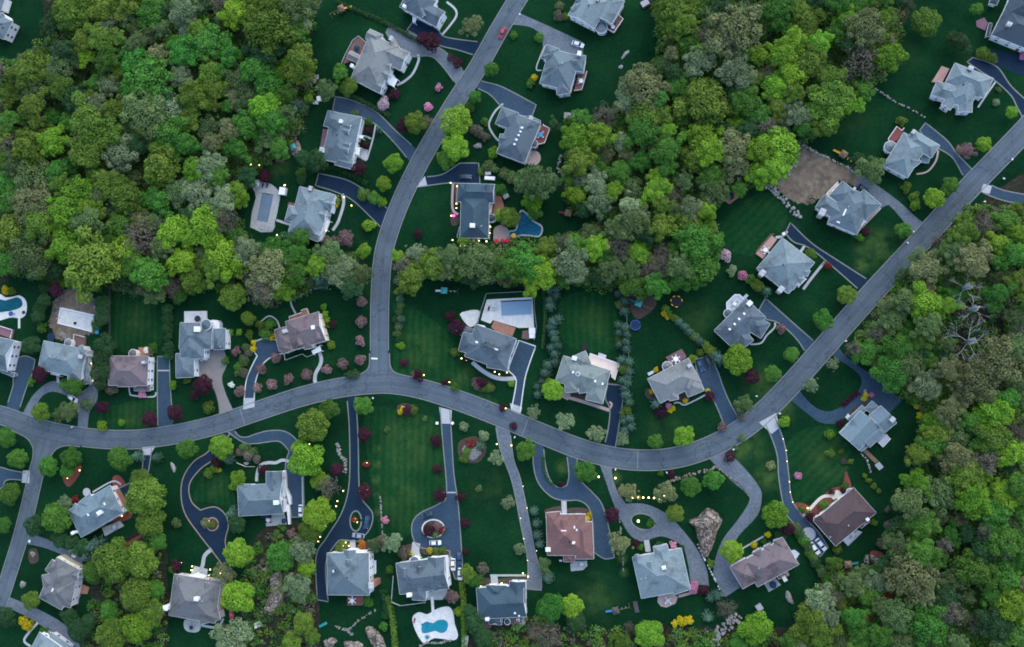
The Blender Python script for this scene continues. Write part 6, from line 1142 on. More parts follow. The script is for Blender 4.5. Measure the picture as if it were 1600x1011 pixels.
# ================================================================== GARDEN PLANTS (photo pixels: x y radius kind)
plants('''615 255 15 L;599 287 12 L;768 108 12 G;713 190 22 L;713 229 22 L;696 250 15 G;742 152 10 G;734 168 9 G;545 137 14 O;533 113 12 G;649 193 18 O;632 195 12 R;668 190 10 M;738 40 16 T
675 67 14 R;661 60 10 R;686 137 6 K;669 167 7 K;600 163 9 I;617 147 8 R;714 98 8 R;704 90 6 R;576 203 6 R;572 227 6 R;576 190 6 G;561 263 11 R;555 177 6 S;592 202 5 B;471 270 8 O;472 281 8 D;414 275 9 R;490 255 14 D
568 305 9 O;585 309 10 G;597 315 8 L;573 303 7 S;526 311 7 O;525 320 5 Y;541 372 12 C;524 378 8 M;512 378 8 M;576 353 9 L;568 392 11 L;653 366 7 R;725 377 10 L;782 297 10 G;796 341 16 O;782 336 10 L;832 316 14 L;836 333 12 G;825 285 18 S
850 287 16 S;763 259 9 S;772 263 8 S;789 271 9 S;800 277 9 S;808 283 8 S;752 268 6 O;772 239 9 L;757 190 6 G;745 203 9 M;757 214 8 M;843 59 7 G;835 121 5 Y;829 131 7 G;803 55 6 G;873 25 8 M;884 26 6 O;874 10 7 T
1537 226 13 L;1508 236 14 C;1580 175 10 L;1556 160 6 P;1560 140 5 S;1447 34 23 O;1499 66 15 D;1508 78 12 D;1488 60 12 D;1526 14 11 G;1533 83 9 O;1541 87 9 O;1549 91 9 O;1408 190 9 O;1361 266 21 S;1341 248 10 D;1372 256 10 S;1486 289 14 G;1476 300 10 G;1459 310 15 L;1430 321 9 L;1415 293 9 O;1536 336 14 M;1428 308 9 O
1600 88 8 K;1412 360 13 G;1353 362 7 R;1343 371 7 G;1266 397 10 O;1293 415 7 X;1323 461 15 O;1287 500 17 G;1220 513 8 C;1237 554 13 G;1207 584 13 G;1301 569 11 P;1267 602 13 P;1225 658 9 L;1432 634 5 Y;1436 650 6 Y;1350 622 5 Y;1353 617 4 Y;1362 617 4 K;1313 661 7 R;1331 548 13 M;1357 557 14 G
1153 562 22 L;1174 589 12 R;1163 631 14 S;1122 560 11 B;1143 423 9 P;1160 431 8 K;1173 438 9 G;1133 399 9 I;1184 446 10 O;1198 455 8 B;1025 631 9 B;1032 644 9 R;1044 634 5 K;1052 638 4 Y;1047 642 4 Y;1109 619 8 R;1106 611 4 Y;1157 650 8 M;1128 667 8 C;1069 681 16 L;1024 689 13 G;1071 626 4 Y;1018 612 4 Y;1082 561 7 L;1094 551 6 O;1025 578 4 Y
1040 483 6 O;1046 490 6 O;1053 497 6 O;1061 503 7 B;1069 510 7 B;1077 518 7 B;1086 526 7 S;1094 533 7 B;1102 540 7 O;1110 548 8 O;1117 555 8 B;1038 490 5 Y;1043 496 4 Y
859 453 8 B;868 453 7 B;859 469 8 B;859 478 8 B;864 503 9 B;860 511 8 B;871 498 8 B;864 521 8 B;862 543 8 B;866 553 8 B;871 540 7 B;857 570 9 B;866 566 8 B;852 582 9 B;840 604 7 B;840 616 7 B;846 596 6 B;868 462 7 B;866 529 7 B;864 610 15 L;857 600 9 L;834 645 10 P;882 658 13 P;932 677 13 P;973 686 10 P
966 459 7 B;976 470 8 B;975 486 8 B;966 508 7 B;976 512 8 B;967 520 7 B;968 538 7 B;977 534 8 B;978 545 8 B;971 562 8 B;982 565 8 B;973 577 8 O;982 581 8 B;973 594 8 B;979 598 8 B;978 617 9 B;982 628 8 B;980 641 8 O;983 654 8 B;975 658 7 B;985 667 8 B;976 672 8 B;968 476 7 S;978 522 7 B;966 530 5 O;975 606 7 B;972 648 6 S;980 590 7 B
704 495 8 R;714 511 12 R;711 550 7 O;632 567 7 R;654 587 9 R;648 585 6 C;696 597 6 R;711 606 7 O;753 597 8 R;765 606 6 O;744 601 7 C;757 607 5 G;799 599 5 L;727 562 5 R
625 457 6 S;624 467 6 B;626 478 6 S;624 488 6 S;626 498 6 B;623 510 6 S;621 521 6 S;624 531 6 D;627 540 6 L;622 439 7 P;631 446 7 S;618 500 5 D
565 471 8 C;565 503 8 C;563 533 8 C;563 563 8 C;536 568 8 C;511 577 8 C;479 585 8 C;451 592 8 C;425 600 8 C;402 606 7 C;431 559 8 C;408 577 8 C;518 539 6 L;519 507 6 R;506 480 5 L;509 490 5 L;512 500 5 L;514 509 4 L;415 522 9 G;422 506 8 G;407 508 7 O;425 527 5 Y;396 545 5 Y;397 535 4 Y;546 586 7 D;555 585 7 D
365 464 20 O;389 497 11 O;304 439 20 O;284 461 9 G;277 468 7 G;390 523 7 O;370 549 7 C;384 543 6 S;388 552 6 M;382 564 8 S;373 573 7 G;382 583 7 M;373 583 6 S;375 611 8 C;362 601 5 W;353 564 6 G;319 601 14 R;303 618 7 R;326 637 9 O;293 594 6 O;262 483 8 D;262 498 8 D;263 513 8 D;263 528 8 D;264 543 9 D;264 556 8 D;175 608 9 M;222 616 6 K;160 636 10 R;234 655 12 R;274 645 12 R;161 666 8 L;190 660 5 L;271 602 6 L;239 544 8 G
165 540 16 D;160 560 14 D;158 580 14 D;161 476 12 D;160 497 11 D;152 508 8 G;158 600 10 D;64 584 12 R;50 597 6 G;118 604 13 G;104 601 9 G;130 598 8 G;64 645 14 O;108 641 15 S;94 648 10 S;136 632 9 S;50 540 14 D;69 470 11 D;63 481 10 D;60 494 10 D;71 450 9 D;67 511 8 G;89 453 10 R;97 445 5 L;10 454 6 Y;20 455 6 O
113 715 17 G;77 728 15 G;106 735 10 G;190 716 18 G;214 713 8 B;244 715 7 B;293 701 15 G;28 716 15 G;10 684 14 G;17 772 15 G;7 821 11 G;89 810 22 G;55 821 14 D;102 785 10 P;118 780 6 X;230 775 30 O;221 752 19 O;236 816 22 O;183 876 30 O;222 874 26 O;249 846 14 G;148 893 17 G;216 928 24 O;235 957 20 O;172 954 15 G;216 980 24 L;243 920 15 G;176 991 22 O;49 937 13 O;10 964 14 D;44 977 8 Y;36 970 6 Y;71 987 7 G;94 842 12 D;114 848 11 D;132 856 13 D;148 853 12 B;141 869 11 B;118 860 9 B;111 966 13 D;125 984 16 D;104 956 9 D;140 970 12 D
373 747 12 L;368 758 8 L;346 697 18 L;340 721 9 R;357 718 8 B;326 740 7 O;336 732 7 O;342 735 4 Y;277 817 7 S;363 802 10 B;371 819 12 D;373 863 22 L;373 933 25 L;350 896 15 T;362 995 25 P;277 883 8 R;270 890 6 G;322 817 7 T;332 820 5 O;383 700 8 S;388 711 8 M;375 706 6 C;396 706 7 S;402 718 6 M
490 665 24 O;480 718 26 L;470 700 14 L;514 639 15 G;568 634 14 G;412 733 8 R;526 733 10 R;513 760 18 M;500 750 13 L;498 805 25 L;484 829 18 O;457 833 8 C;472 859 20 P;440 869 20 G;479 886 14 L;467 917 21 P;474 974 17 O;489 995 13 O;457 1004 15 O;570 678 11 R;573 725 5 X;570 768 11 R;554 812 5 X;614 847 14 P;585 851 11 S;596 846 9 M;602 812 6 K;535 854 9 O;566 851 7 Q;609 890 6 G;576 940 8 G;599 978 7 G;681 689 9 R;684 732 7 R;688 774 10 R;720 775 8 R;726 817 7 R;727 861 5 R;670 829 9 R;684 822 7 C;690 828 6 X;681 835 6 S;632 864 9 M;672 860 5 Y;682 861 6 O;692 860 6 O;641 864 4 Y;706 932 10 C;716 955 7 L;731 896 13 O;743 907 12 G;755 888 9 M;742 974 15 D;735 955 11 D;757 997 16 D
757 681 8 P;775 715 11 P;750 696 8 B;736 693 8 X;730 705 7 O;726 716 7 O;794 785 10 P;748 763 5 S;630 640 5 Y;636 641 8 R;646 641 7 O;625 644 4 Y;725 666 7 P;605 671 5 S;664 654 4 S;802 666 6 R;786 636 7 R
822 703 16 G;915 737 17 G;876 757 5 R;956 805 12 R;982 769 15 T;1041 769 17 T;1054 802 15 O;1079 760 15 G;1114 750 15 G;1140 713 9 R;1143 860 20 L;968 849 18 T;1052 851 6 K;1082 920 8 K;1085 913 6 K;1100 922 9 R;861 950 23 E;893 947 17 L;901 970 16 D;834 799 7 B;838 818 7 B;839 836 8 B;843 850 7 B;850 880 10 S;856 903 9 B;852 892 8 S;812 858 9 P;921 804 4 Y;918 810 4 Y;1066 970 8 Y;1077 968 7 Y;1054 974 6 Y;1015 991 22 L;973 1002 15 O;983 979 10 M;857 994 25 M;836 985 14 M;1106 964 9 B;1110 934 8 B;1120 930 9 B;1136 951 16 M;1180 980 25 L;1155 1004 15 G;1037 981 6 R;1111 880 7 O;1178 851 5 Y;1200 835 5 Y;1016 818 7 G;994 850 6 R;1030 853 7 D;1000 855 5 G;1193 845 5 G;1065 857 6 D;1048 741 7 R;1032 739 5 G
1212 804 21 L;1296 678 8 L;1298 708 7 O;1247 743 6 K;1287 789 8 G;1314 706 5 O;1329 721 5 O;1318 721 5 M;1351 743 4 O;1357 751 5 O;1365 759 5 O;1373 767 4 O;1387 796 6 M;1390 821 9 M;1377 849 8 M;1365 816 6 O;1303 880 13 O;1308 858 7 O;1230 826 11 R;1222 834 9 D;1320 758 6 G;1318 766 5 R;1300 768 5 R;1252 795 5 G;1262 800 5 O;1266 808 8 R;1307 783 4 G;1160 684 6 S;1204 727 7 T;1150 700 5 S''')
leaf_strip('hedge', [(527, 4), (560, 18), (600, 35), (640, 57), (660, 70)], 7, 1.3, 'D', 'long low clipped hedge between two upper driveways')
leaf_strip('hedge', [(545, 148), (575, 163), (610, 182)], 7, 1.3, 'D', 'low hedge below the tan-grey many-gabled house', seed=2)
leaf_strip('hedge', [(606, 930), (613, 960), (617, 985), (619, 1030)], 9, 2.2, 'O', 'tall narrow hedge left of the figure-eight pool', seed=3)
leaf_strip('hedge', [(722, 908), (725, 940), (726, 975), (727, 1030)], 8, 2.2, 'O', 'tall narrow hedge right of the figure-eight pool', seed=4)
leaf_strip('hedge', [(357, 519), (365, 519)], 9, 1.3, 'L', 'short bright hedge block nearest the white-walled house', seed=5)
leaf_strip('hedge', [(371, 519), (379, 519)], 9, 1.3, 'L', 'short bright hedge block farther from the white-walled house', seed=6)
plants('1243 824 9 S;1250 834 8 D;1256 845 9 G;1262 854 8 S;1267 866 9 G;1274 879 9 D;1283 892 9 S;1291 903 8 G;1246 830 7 G;1259 850 7 D;1270 872 8 S;1279 886 7 G')
leaf_strip('hedge', [(850, 450), (852, 500), (848, 545)], 5, 1.6, 'D', 'thin dark hedge along the pool fence', seed=8)
leaf_strip('hedge', [(850, 712), (850, 735), (858, 752), (868, 759)], 4, 0.7, 'D', 'dark edging hedge inside the U-shaped drive', seed=9)
leaf_strip('hedge', [(600, 920), (606, 945), (603, 965)], 12, 2.4, 'D', 'dark shaggy hedge beside the tall narrow one', seed=10)
leaf_strip('hedge', [(488, 270), (520, 262), (545, 272), (575, 288)], 7, 1.4, 'D', 'dark low hedge between two curved drives on the left', seed=11)
leaf_strip('hedge', [(1315, 634), (1330, 622), (1342, 612)], 7, 0.9, 'R', 'low burgundy hedge between loop drive and split-level house', seed=12)

# ================================================================== CARS AND GARDEN THINGS
car(785, 51, -.45, .9, CARC['red'], 'small red car driving on the road near the top edge')
car(903, 69, .93, .37, CARC['white'], 'white car parked on the wide pale drive by the grey hipped house', 5.0)
car(727, 276, 1, .04, CARC['teal'], 'dark teal car on the drive above the navy house', 5.0)
car(1349, 295, .8, .6, CARC['teal'], 'dark car parked against the house by the bare soil')
car(1094, 570, .42, .9, CARC['blue'], 'dark blue car beside the tan-roofed house, left of a pair', 5.0)
car(1107, 565, .42, .9, CARC['black'], 'black car at the conifers, right of a pair', 5.0)
car(114, 623, .85, .5, CARC['white'], 'white car on the horseshoe drive')
car(573, 816, -.15, 1, CARC['blue'], 'blue car parked right of the lit oval island', 5.0)
car(560, 837, -1, -.1, CARC['silver'], 'silver car parked below the lit oval island', 5.0)
car(668, 804, -.95, .3, CARC['teal'], 'dark teal car above the shrub island in the teardrop court')
car(680, 848, 1, -.05, CARC['white'], 'white car below the shrub island in the teardrop court')
car(708, 882, 0, 1, CARC['white'], 'white car beside the slate house, left one of three')
car(718, 872, .05, 1, CARC['blue'], 'dark blue car at the edge of the drive by three parked cars')
car(719, 897, -.03, 1, CARC['white'], 'white car half under the olive tree by three parked cars')
car(470, 798, .02, 1, CARC['white'], 'white car at the foot of the side court below lime trees')
car(1273, 857, .6, .8, CARC['white'], 'white car by the hedge, left of two at the drive end', 5.0)
car(1283, 851, .62, .78, CARC['white'], 'white car nearer the dark brown house, right of two', 5.0)
car(362, 957, .05, 1, CARC['red'], 'red car partly under the lime tree by the mauve-grey house')
for x, y, r, m, lb in ((557, 75, 1.25, 'navy', 'dark blue umbrella on the brown deck of the tan-grey house'), (775, 376, .85, 'red_fabric', 'leftmost of three red umbrellas by the dark blue pool'), (785, 376, .85, 'red_fabric', 'middle one of three red umbrellas by the dark blue pool'), (792, 376, .85, 'red_fabric', 'rightmost of three red umbrellas by the dark blue pool'),
    (802, 368, .95, 'yellow_fabric', 'yellow umbrella at the edge of the dark blue pool'), (308, 498, 1.4, 'navy', 'dark umbrella on the square white terrace'), (228, 547, 1.4, 'tan_fabric', 'round cream umbrella on the brick patio'), (443, 814, 1.1, 'navy', 'navy umbrella on the patio below the white gable'), (1208, 914, 1.4, 'navy', 'dark umbrella on the square patio below the long mauve house'), (16, 490, 1.1, 'blue_plastic', 'blue umbrella beside the lagoon pool'), (36, 488, .8, 'navy', 'dark oval umbrella on the white paving of the lagoon pool'), (401, 288, 1.2, 'metal', 'grey umbrella at the corner of the covered pool terrace')):
    umbrella(x, y, r, m, lb)
for x, y, z, r, lb, n, cm in ((845, 211, 1.2, .95, 'bright blue oval table on the brown deck with skylights nearby', 4, 'white'), (908, 127, 1.0, .95, 'white diamond table on the brown deck of the grey hipped house', 4, 'deck_pale'), (958, 43, 1.4, .8, 'pale round table on the brown deck at the top edge', 3, 'black'), (1056, 561, .9, 1.0, 'pale table with white chairs on the mauve deck', 6, 'white'), (1196, 391, .8, .9, 'white table on the pink deck of the square light house', 5, 'white'),
    (551, 938, .8, .9, 'white round table on the red deck of the square grey house', 6, 'white'), (1302, 299, 1.0, .6, 'white table on the cream deck near bare soil', 3, 'white'), (1148, 475, .9, .7, 'white table on the octagonal pale deck', 4, 'metal'), (300, 980, .06, .8, 'dark table in the middle of the rounded stone patio', 6, 'metal'), (180, 823, .06, .8, 'grey table on the patterned terrace', 6, 'metal'), (420, 812, .06, .8, 'grey table on the patio below the white gable', 4, 'navy'), (1044, 938, .06, .8, 'grey table on the crazy-paved patio', 4, 'white'), (909, 881, .06, .8, 'blue-grey table on the patio of the red-brown house', 4, 'metal'), (1332, 834, .7, .8, 'pale table on the rear deck of the dark brown house', 5, 'metal'), (810, 968, .06, .8, 'white table on the stone patio of the lower navy house', 3, 'white')):
    table_set(x, y, z, r, lb, 'sky_plastic' if 'bright blue' in lb else 'navy' if 'dark table' in lb else 'white' if 'white' in lb else 'deck_pale', n, cm)
for i, (x, y) in enumerate(((409, 354), (414, 355), (419, 356), (424, 358))): lounger(x, y, .06, 1.35, 'metal', ['leftmost', 'second from left', 'third from left', 'rightmost'][i]+' of four loungers at the foot of the covered pool', 'loungers by the covered pool')
for i, (x, y) in enumerate(((771, 480), (776, 480), (771, 484), (776, 484))): lounger(x, y, .06, 0, 'deck_pale', ['upper left', 'upper right', 'lower left', 'lower right'][i]+' one of four pale loungers on the white pool terrace', 'loungers on the white pool terrace')
lounger(648, 969, .06, 1.4, 'red_plastic', 'red lounger at the left of the figure-eight pool'); lounger(764, 482, .06, 1.3, 'navy', 'dark lounger at the left of the blue-covered pool')
lounger(411, 290, .06, 1.3, 'navy', 'left one of two dark loungers above the covered pool'); lounger(418, 290, .06, 1.3, 'navy', 'right one of two dark loungers above the covered pool')
trampoline(993, 508, 8.2, 'navy', 'blue_plastic', 'blue-rimmed round trampoline beside the conifer row')
trampoline(1057, 471, 9.2, 'black', 'yellow_plastic', 'round trampoline with yellow and black edge pads', 6)
trampoline(79.5, 527, 7.5, 'navy', 'navy', 'dark blue trampoline left of the unfinished pool')
trampoline(1141, 306, 6.0, 'navy', 'black', 'dark trampoline set on the small red brick square')
playset(998, 474, 2.7, 'teal_plastic', 'teal_plastic', 'teal-roofed climbing frame on the kite-shaped mulch bed')
playset(694, 454, 3.1, 'teal_plastic', 'white', 'green-roofed swing set near the middle wood')
playset(533, 13, 0.4, 'wood', 'yellow_plastic', 'wooden and yellow climbing frame near the top edge')
playset(458, 230, 1.9, 'teal_plastic', 'teal_plastic', 'small green climbing frame on the round sandy patch')
playset(962, 954, 3.4, 'fence', 'sky_plastic', 'swing set with a blue slide on the lower dark lawn')
playset(1171, 279, 0.9, 'wood', 'yellow_plastic', 'wooden climbing frame with yellow slide at the wood edge')
playset(1325, 882, 0.1, 'wood', 'teal_plastic', 'small wooden climbing frame near the rocky stream')
playset(888, 333, 2.9, 'wood', 'red_plastic', 'red and brown climbing frame in the dark clearing')
playset(1318, 241, 2.5, 'wood', 'yellow_plastic', 'wooden climbing frame with yellow slide on the long upper-right lawn')
def crate(px, py, sx, sy, h, rz, m, name, label, cat, lid=None):
    b = P(px, py); root = empty(name, b, rz); tag(root, label, cat); mb = MB(); mb.box((0, 0, 0), sx, sy, h*.86, 0, 0, 0.97); mb.build('body', M[m], root)
    mb = MB(); mb.box((0, 0, h*.86), sx*1.04, sy*1.04, h*.14, 0, 0, .96); mb.build('lid', M[lid or m], root)
crate(763, 271, 2.2, 1.2, 1.0, 0, 'white', 'storage_box', 'white box behind the shrub row above the navy house', 'storage box'); crate(766, 279, 4.0, 1.3, 1.3, -.1, 'white', 'storage_box', 'long white box right of the dark court of the navy house', 'storage box')
crate(444, 300, 2.6, 3.0, 2.2, -.15, 'white', 'garden_shed', 'white pool shed beside the covered pool', 'shed', 'wall_white'); crate(914, 542, 2.4, 2.4, .6, .08, 'grey_stone', 'sand_box', 'dark square sandbox behind the grey-green house', 'sandbox', 'black')
crate(791, 307, 2.2, 1.8, 1.2, .5, 'metal', 'storage_box', 'grey box by the rounded green tree right of the navy house', 'storage box'); crate(832, 517, 2.4, 2.2, 1.4, 0, 'white', 'pump_house', 'white double pump box by the pool fence, upper one', 'pump box'); crate(832, 525, 2.2, 1.8, 1.2, 0, 'white', 'pump_house', 'white pump box by the pool fence, lower one', 'pump box')
crate(1373, 728, 2.0, 2.4, .8, .7, 'black', 'cold_frame', 'dark grey-topped box at the end of the timber walk', 'cold frame', 'metal'); crate(994, 948, 1.6, 4.0, .5, .2, 'fence', 'sand_box', 'dark rectangular planter below the light blue roof', 'planter'); crate(1186, 948, 2.2, 2.2, 1.4, .6, 'metal', 'garden_shed', 'small grey shed right of the bottom copse', 'shed')
crate(110, 77, 4.5, 5.0, 2.4, .9, 'metal', 'garden_shed', 'grey-blue shed inside the upper-left wood', 'shed', 'cover'); crate(118, 867, 1.8, 1.6, 1.2, -.3, 'white', 'storage_box', 'white box by the drive above the grey-brown roof', 'storage box'); crate(876, 876, 1.0, .6, .1, 0, 'white', 'storage_box', 'flat white panel hidden behind the red-brown roof', 'storage box')
crate(890, 182, 4.0, 2.2, 1.6, -.1, 'rock', 'garden_shed', 'striped grey woodshed below the brown deck', 'shed'); crate(499, 155, 1.6, 2.0, 1.0, .1, 'white', 'storage_box', 'white box at the head of the dormered house drive', 'storage box'); crate(494, 161, 2.2, 1.2, .8, -.1, 'deck_pale', 'storage_box', 'pale box on the lawn left of the dormered house drive', 'storage box')
crate(403, 976, 3.0, 2.0, .5, .4, 'white', 'cold_frame', 'white cold frame on the dark ground of the lower copse', 'cold frame'); crate(1008, 7, 3.0, 2.2, 1.6, .5, 'metal', 'garden_shed', 'small grey shed at the top edge lawn', 'shed'); crate(727, 1001, 2.2, 4.0, .8, -.1, 'white', 'storage_box', 'white oblong box below the figure-eight pool', 'storage box')
crate(154, 481, 1.0, 1.0, 2.2, 0, 'teal_plastic', 'portable_toilet', 'teal and white portable toilet by the soil ring', 'toilet', 'white'); crate(153, 510, 1.4, 6.0, .25, -.1, 'sky_plastic', 'tarpaulin', 'bright blue tarpaulin strip right of the unfinished pool', 'tarpaulin'); crate(746, 540, 1.6, .7, .8, 0, 'white', 'storage_box', 'white bench box against the slate pool house', 'storage box')
crate(826, 995, 1.4, 1.0, .5, .3, 'red_plastic', 'garden_bench', 'small red bench on the lawn by the bare tree', 'bench'); crate(505, 976, 3.4, 1.0, .4, .5, 'teal_plastic', 'canoe', 'teal upturned canoe in the lower copse', 'canoe'); crate(1370, 56, 3.2, 1.0, .4, -.6, 'teal_plastic', 'canoe', 'teal upturned canoe at the edge of the middle wood', 'canoe')

# fences and walls
def fence(pts, h, m, label, name='fence', gap=2.4):
    W_ = [Vector((*q, 0)) for q in Ws(pts)]; c = W_[0]; root = empty(name, c); tag(root, label, 'fence'); mb = MB(); pb = MB()
    for i in range(len(W_)-1):
        a, b = W_[i]-c, W_[i+1]-c; n = max(1, int((b-a).length/gap))
        for z in (0.3, h*.55, h-.12): mb.tube(a+Vector((0, 0, z)), b+Vector((0, 0, z)), .05, .05, 4)
        ribbon(mb, [tuple(a)[:2], tuple(b)[:2]], 0.05, .15, h-.1)
        for j in range(n+1): p = a+(b-a)*j/n; pb.box((p.x, p.y, 0), .16, .16, h)
    mb.build('panels', M[m], root); pb.build('posts', M[m], root)
fence(zz(Z17, [(305, 395), (340, 260), (395, 92), (880, 65), (885, 250), (905, 440), (880, 560)]), 1.5, 'metal', 'grey fence enclosing the blue-covered pool terrace')
fence([(673, 434), (720, 440), (790, 444), (850, 448)], 1.3, 'fence', 'dark fence along the lower edge of the middle wood')
fence([(173, 446), (173, 500), (172, 545)], 1.3, 'fence', 'dark fence left of the square back lawn')
fence([(979, 485), (981, 530), (983, 560)], 1.2, 'metal', 'thin grey fence between conifer row and trampoline lawn')
fence([(615, 900), (612, 940), (626, 946), (665, 941)], .9, 'white', 'low white fence round the back of the slate house above the pool')
fence([(445, 555), (446, 563), (473, 553), (480, 558), (492, 553)], .8, 'white', 'low white picket edge before the mauve-tan house')
fence([(371, 723), (385, 729), (398, 729)], .9, 'white', 'short white picket fence near the lime tree by the white gable')
fence([(800, 379), (815, 379), (835, 378)], 1.1, 'fence', 'dark fence below the dark blue lagoon pool')
stone_wall([(1365, 137), (1395, 157), (1425, 172), (1446, 185)], 3, 'rock', 'thin straight stone wall between two upper-right lawns', .8, .8)
stone_wall([(1244, 221), (1275, 238), (1310, 255), (1340, 271)], 4, 'rock_pale', 'boulder edge along the top of the bare soil', .7, .9)
stone_wall([(1196, 290), (1215, 302), (1235, 325), (1252, 340)], 11, 'rock_pale', 'broad pale boulder bank below the bare soil', 1.1, 1.2)
stone_wall([(1243, 250), (1236, 266), (1230, 275)], 12, 'rock_pale', 'heap of pale boulders left of the bare soil', 1.1, 1.2, seed=5)
stone_wall([(1262, 314), (1275, 308)], 8, 'rock_pink', 'rubble pile at the tip of the bare soil', .9, .9, seed=8)
stone_wall([(1040, 754), (1065, 745), (1090, 739), (1112, 733), (1118, 729)], 6, 'rock_pink', 'pinkish rubble wall between road and lower lawns', .9, .9)
stone_wall([(1118, 729), (1136, 742), (1158, 758), (1170, 776)], 3, 'rock_pink', 'stone edge along the bend of the pale drive', .6, .7)
stone_wall([(527, 692), (531, 708), (540, 722), (538, 738)], 7, 'rock_pale', 'pale boulder trickle beside the long narrow drive', .8, .9)
stone_wall([(524, 978), (542, 984), (560, 970), (587, 953)], 4, 'rock', 'thin winding stone wall below the square grey house', .7, .8)
stone_wall([(540, 982), (552, 992)], 6, 'rock', 'short rubble heap joined to the winding stone wall', .8, .8, seed=9)
stone_wall([(594, 775), (596, 800), (598, 838)], 3, 'rock', 'straight low stone wall beside the long mown lawn', .6, .7)
stone_wall([(1345, 708), (1355, 720), (1361, 738)], 3, 'rock_pale', 'short stone edge left of the timber walk', .6, .7)
stone_wall([(655, 1010), (668, 1004), (690, 1004), (705, 1000)], 4, 'rock', 'curved rock edge below the little spa', .7, .8)
stone_wall([(92, 500), (86, 480), (92, 466), (104, 460)], 8, 'rock_pink', 'rubble along the left rim of the unfinished pool', .5, .6)
stone_wall([(95, 521), (104, 526), (110, 530)], 8, 'rock_pale', 'white rubble heap above the light blue roof', .7, .8)
stone_wall([(113, 448), (120, 447), (128, 462)], 7, 'rock_pale', 'pale rubble at the top of the soil ring', .7, .9)
stone_wall([(189, 350), (210, 362), (232, 368)], 3, 'rock', 'buried stone line in the upper-left wood', .6, .7)
stone_wall([(190, 452), (220, 459), (247, 464)], 5, 'rock', 'grey stone bank above the square back lawn', .7, .8)
stone_wall([(497, 118), (490, 128), (483, 138)], 9, 'rock_pale', 'pale stone heap at the upper-left wood edge', .9, 1.0)
stone_wall([(1306, 903), (1300, 925), (1310, 950), (1295, 965), (1290, 990)], 9, 'rock', 'rocky stream bed running to the bottom edge', .8, .9)
stone_wall([(1380, 885), (1358, 870), (1350, 885)], 9, 'rock', 'rock heap around the small red bed', 1.0, 1.0)
stone_wall([(1155, 962), (1140, 975), (1120, 990), (1118, 1008)], 18, 'rock_pale', 'broad pale rock slope at the bottom edge', 1.0, 1.2)
stone_wall([(1090, 850), (1098, 868), (1112, 895), (1131, 935)], 2.2, 'kerb_white', 'thin straight retaining wall between two pale drives', .8, .7)
stone_wall([(968, 810), (972, 850), (974, 893)], 2.2, 'rock', 'thin line of stones under the bare tan tree', .5, .6)
stone_wall([(392, 258), (384, 272), (372, 282)], 8, 'rock', 'grey rocks where wood meets the covered pool garden', .8, .9)
stone_wall([(878, 240), (872, 265), (890, 280)], 6, 'rock', 'grey rock line below the round paved patio', .8, .9, seed=6)
rock(1103, 828, 24, 34, 0, 'rock_pink', 'huge pinkish bare rock outcrop between two pale drives', 3.2, 5, pts=[(1076, 814), (1090, 807), (1106, 794), (1122, 803), (1127, 815), (1117, 838), (1108, 866), (1098, 870), (1091, 845), (1086, 824)])
rock(428, 925, 11, 26, 0, 'rock_pink', 'long ridged rock outcrop in the lower copse', 2.4, 6, pts=[(424, 900), (440, 896), (444, 926), (437, 950), (420, 957), (413, 953), (427, 920)])
rock(587, 993, 16, 18, 0, 'rock_pink', 'pinkish boulder pile right of the winding stone wall', 2.0, 7, pts=[(571, 982), (580, 979), (594, 990), (604, 1012), (592, 1016), (578, 1000)])
rock(516, 1004, 11, 8, 0, 'rock_pink', 'left boulder of two at the bottom edge'); rock(552, 1008, 14, 8, 0, 'rock_pink', 'right boulder of two at the bottom edge')
rock(738, 705, 17, 12, .3, 'rock', 'grey rockery mound beside the long straight drive', 1.6); rock(271, 730, 4, 8, .3, 'rock_pale', 'pale upright boulder on the lawn left of the snaking drive'); rock(103, 913 - 70, 3, 3, 0, 'rock', 'small boulder by the short lower-left drive')
rock(52, 866, 5, 5, 0, 'rock_pink', 'pinkish boulder in the round bed by the lower-left street'); rock(36, 913, 6, 5, 0, 'rock', 'grey boulder on the verge of the lower-left street'); rock(1233, 934, 5, 9, .5, 'rock', 'lone grey boulder on the dark lawn below the long mauve house'); rock(1474, 851, 9, 9, 0, 'rock_pale', 'white boulder glowing in the right-hand wood', 3.0)
rock(1387, 822, 5, 5, 0, 'rock', 'round grey boulder near the right-hand wood edge'); rock(418, 930 - 40, 7, 6, 0, 'rock', 'brownish boulder above the long ridged outcrop'); rock(95, 647, 4, 9, -.6, 'rock_pink', 'low rock at the mouth of the horseshoe drive'); rock(747, 228, 6, 5, 0, 'rock', 'rocks in the shrubbery left of the house with five skylights')
rock(977, 85, 3, 8, -.7, 'rock_pale', 'upper pale stone on the lawn left of the middle wood'); rock(970, 105, 3, 4, -.5, 'rock_pale', 'lower pale stone on the lawn left of the middle wood'); rock(1352, 612, 3, 3, 0, 'rock', 'small stone by the loop drive flower bed'); rock(385, 680+44, 4, 3, 0, 'rock_pale', 'pale stone in the rockery by the looping drive')
def dead(px, py, r, rot, label):
    b = P(px, py, 13.5); root = empty('dead_tree', (b.x, b.y, 0), rot); tag(root, label, 'dead tree')
    o = link('branches', branch_mesh('dead_branches', int(px), 4, .013, 5, .15), root, (0, 0, 13.5)); o.scale = (r*MPX, r*MPX, r*.2); o.data.materials[0] = M['pale_bark']
    t = link('trunk', TRUNK[0], root); t.scale = (.16, .16, 13.5); paint(t, M['pale_bark'])
dead(1513, 448, 22, .3, 'bleached leafless tree in the right-hand wood, upper of three'); dead(1524, 482, 24, 1.7, 'bleached leafless tree in the right-hand wood, middle of three'); dead(1520, 533, 34, 2.6, 'bleached leafless tree in a dark hollow, lowest of three')

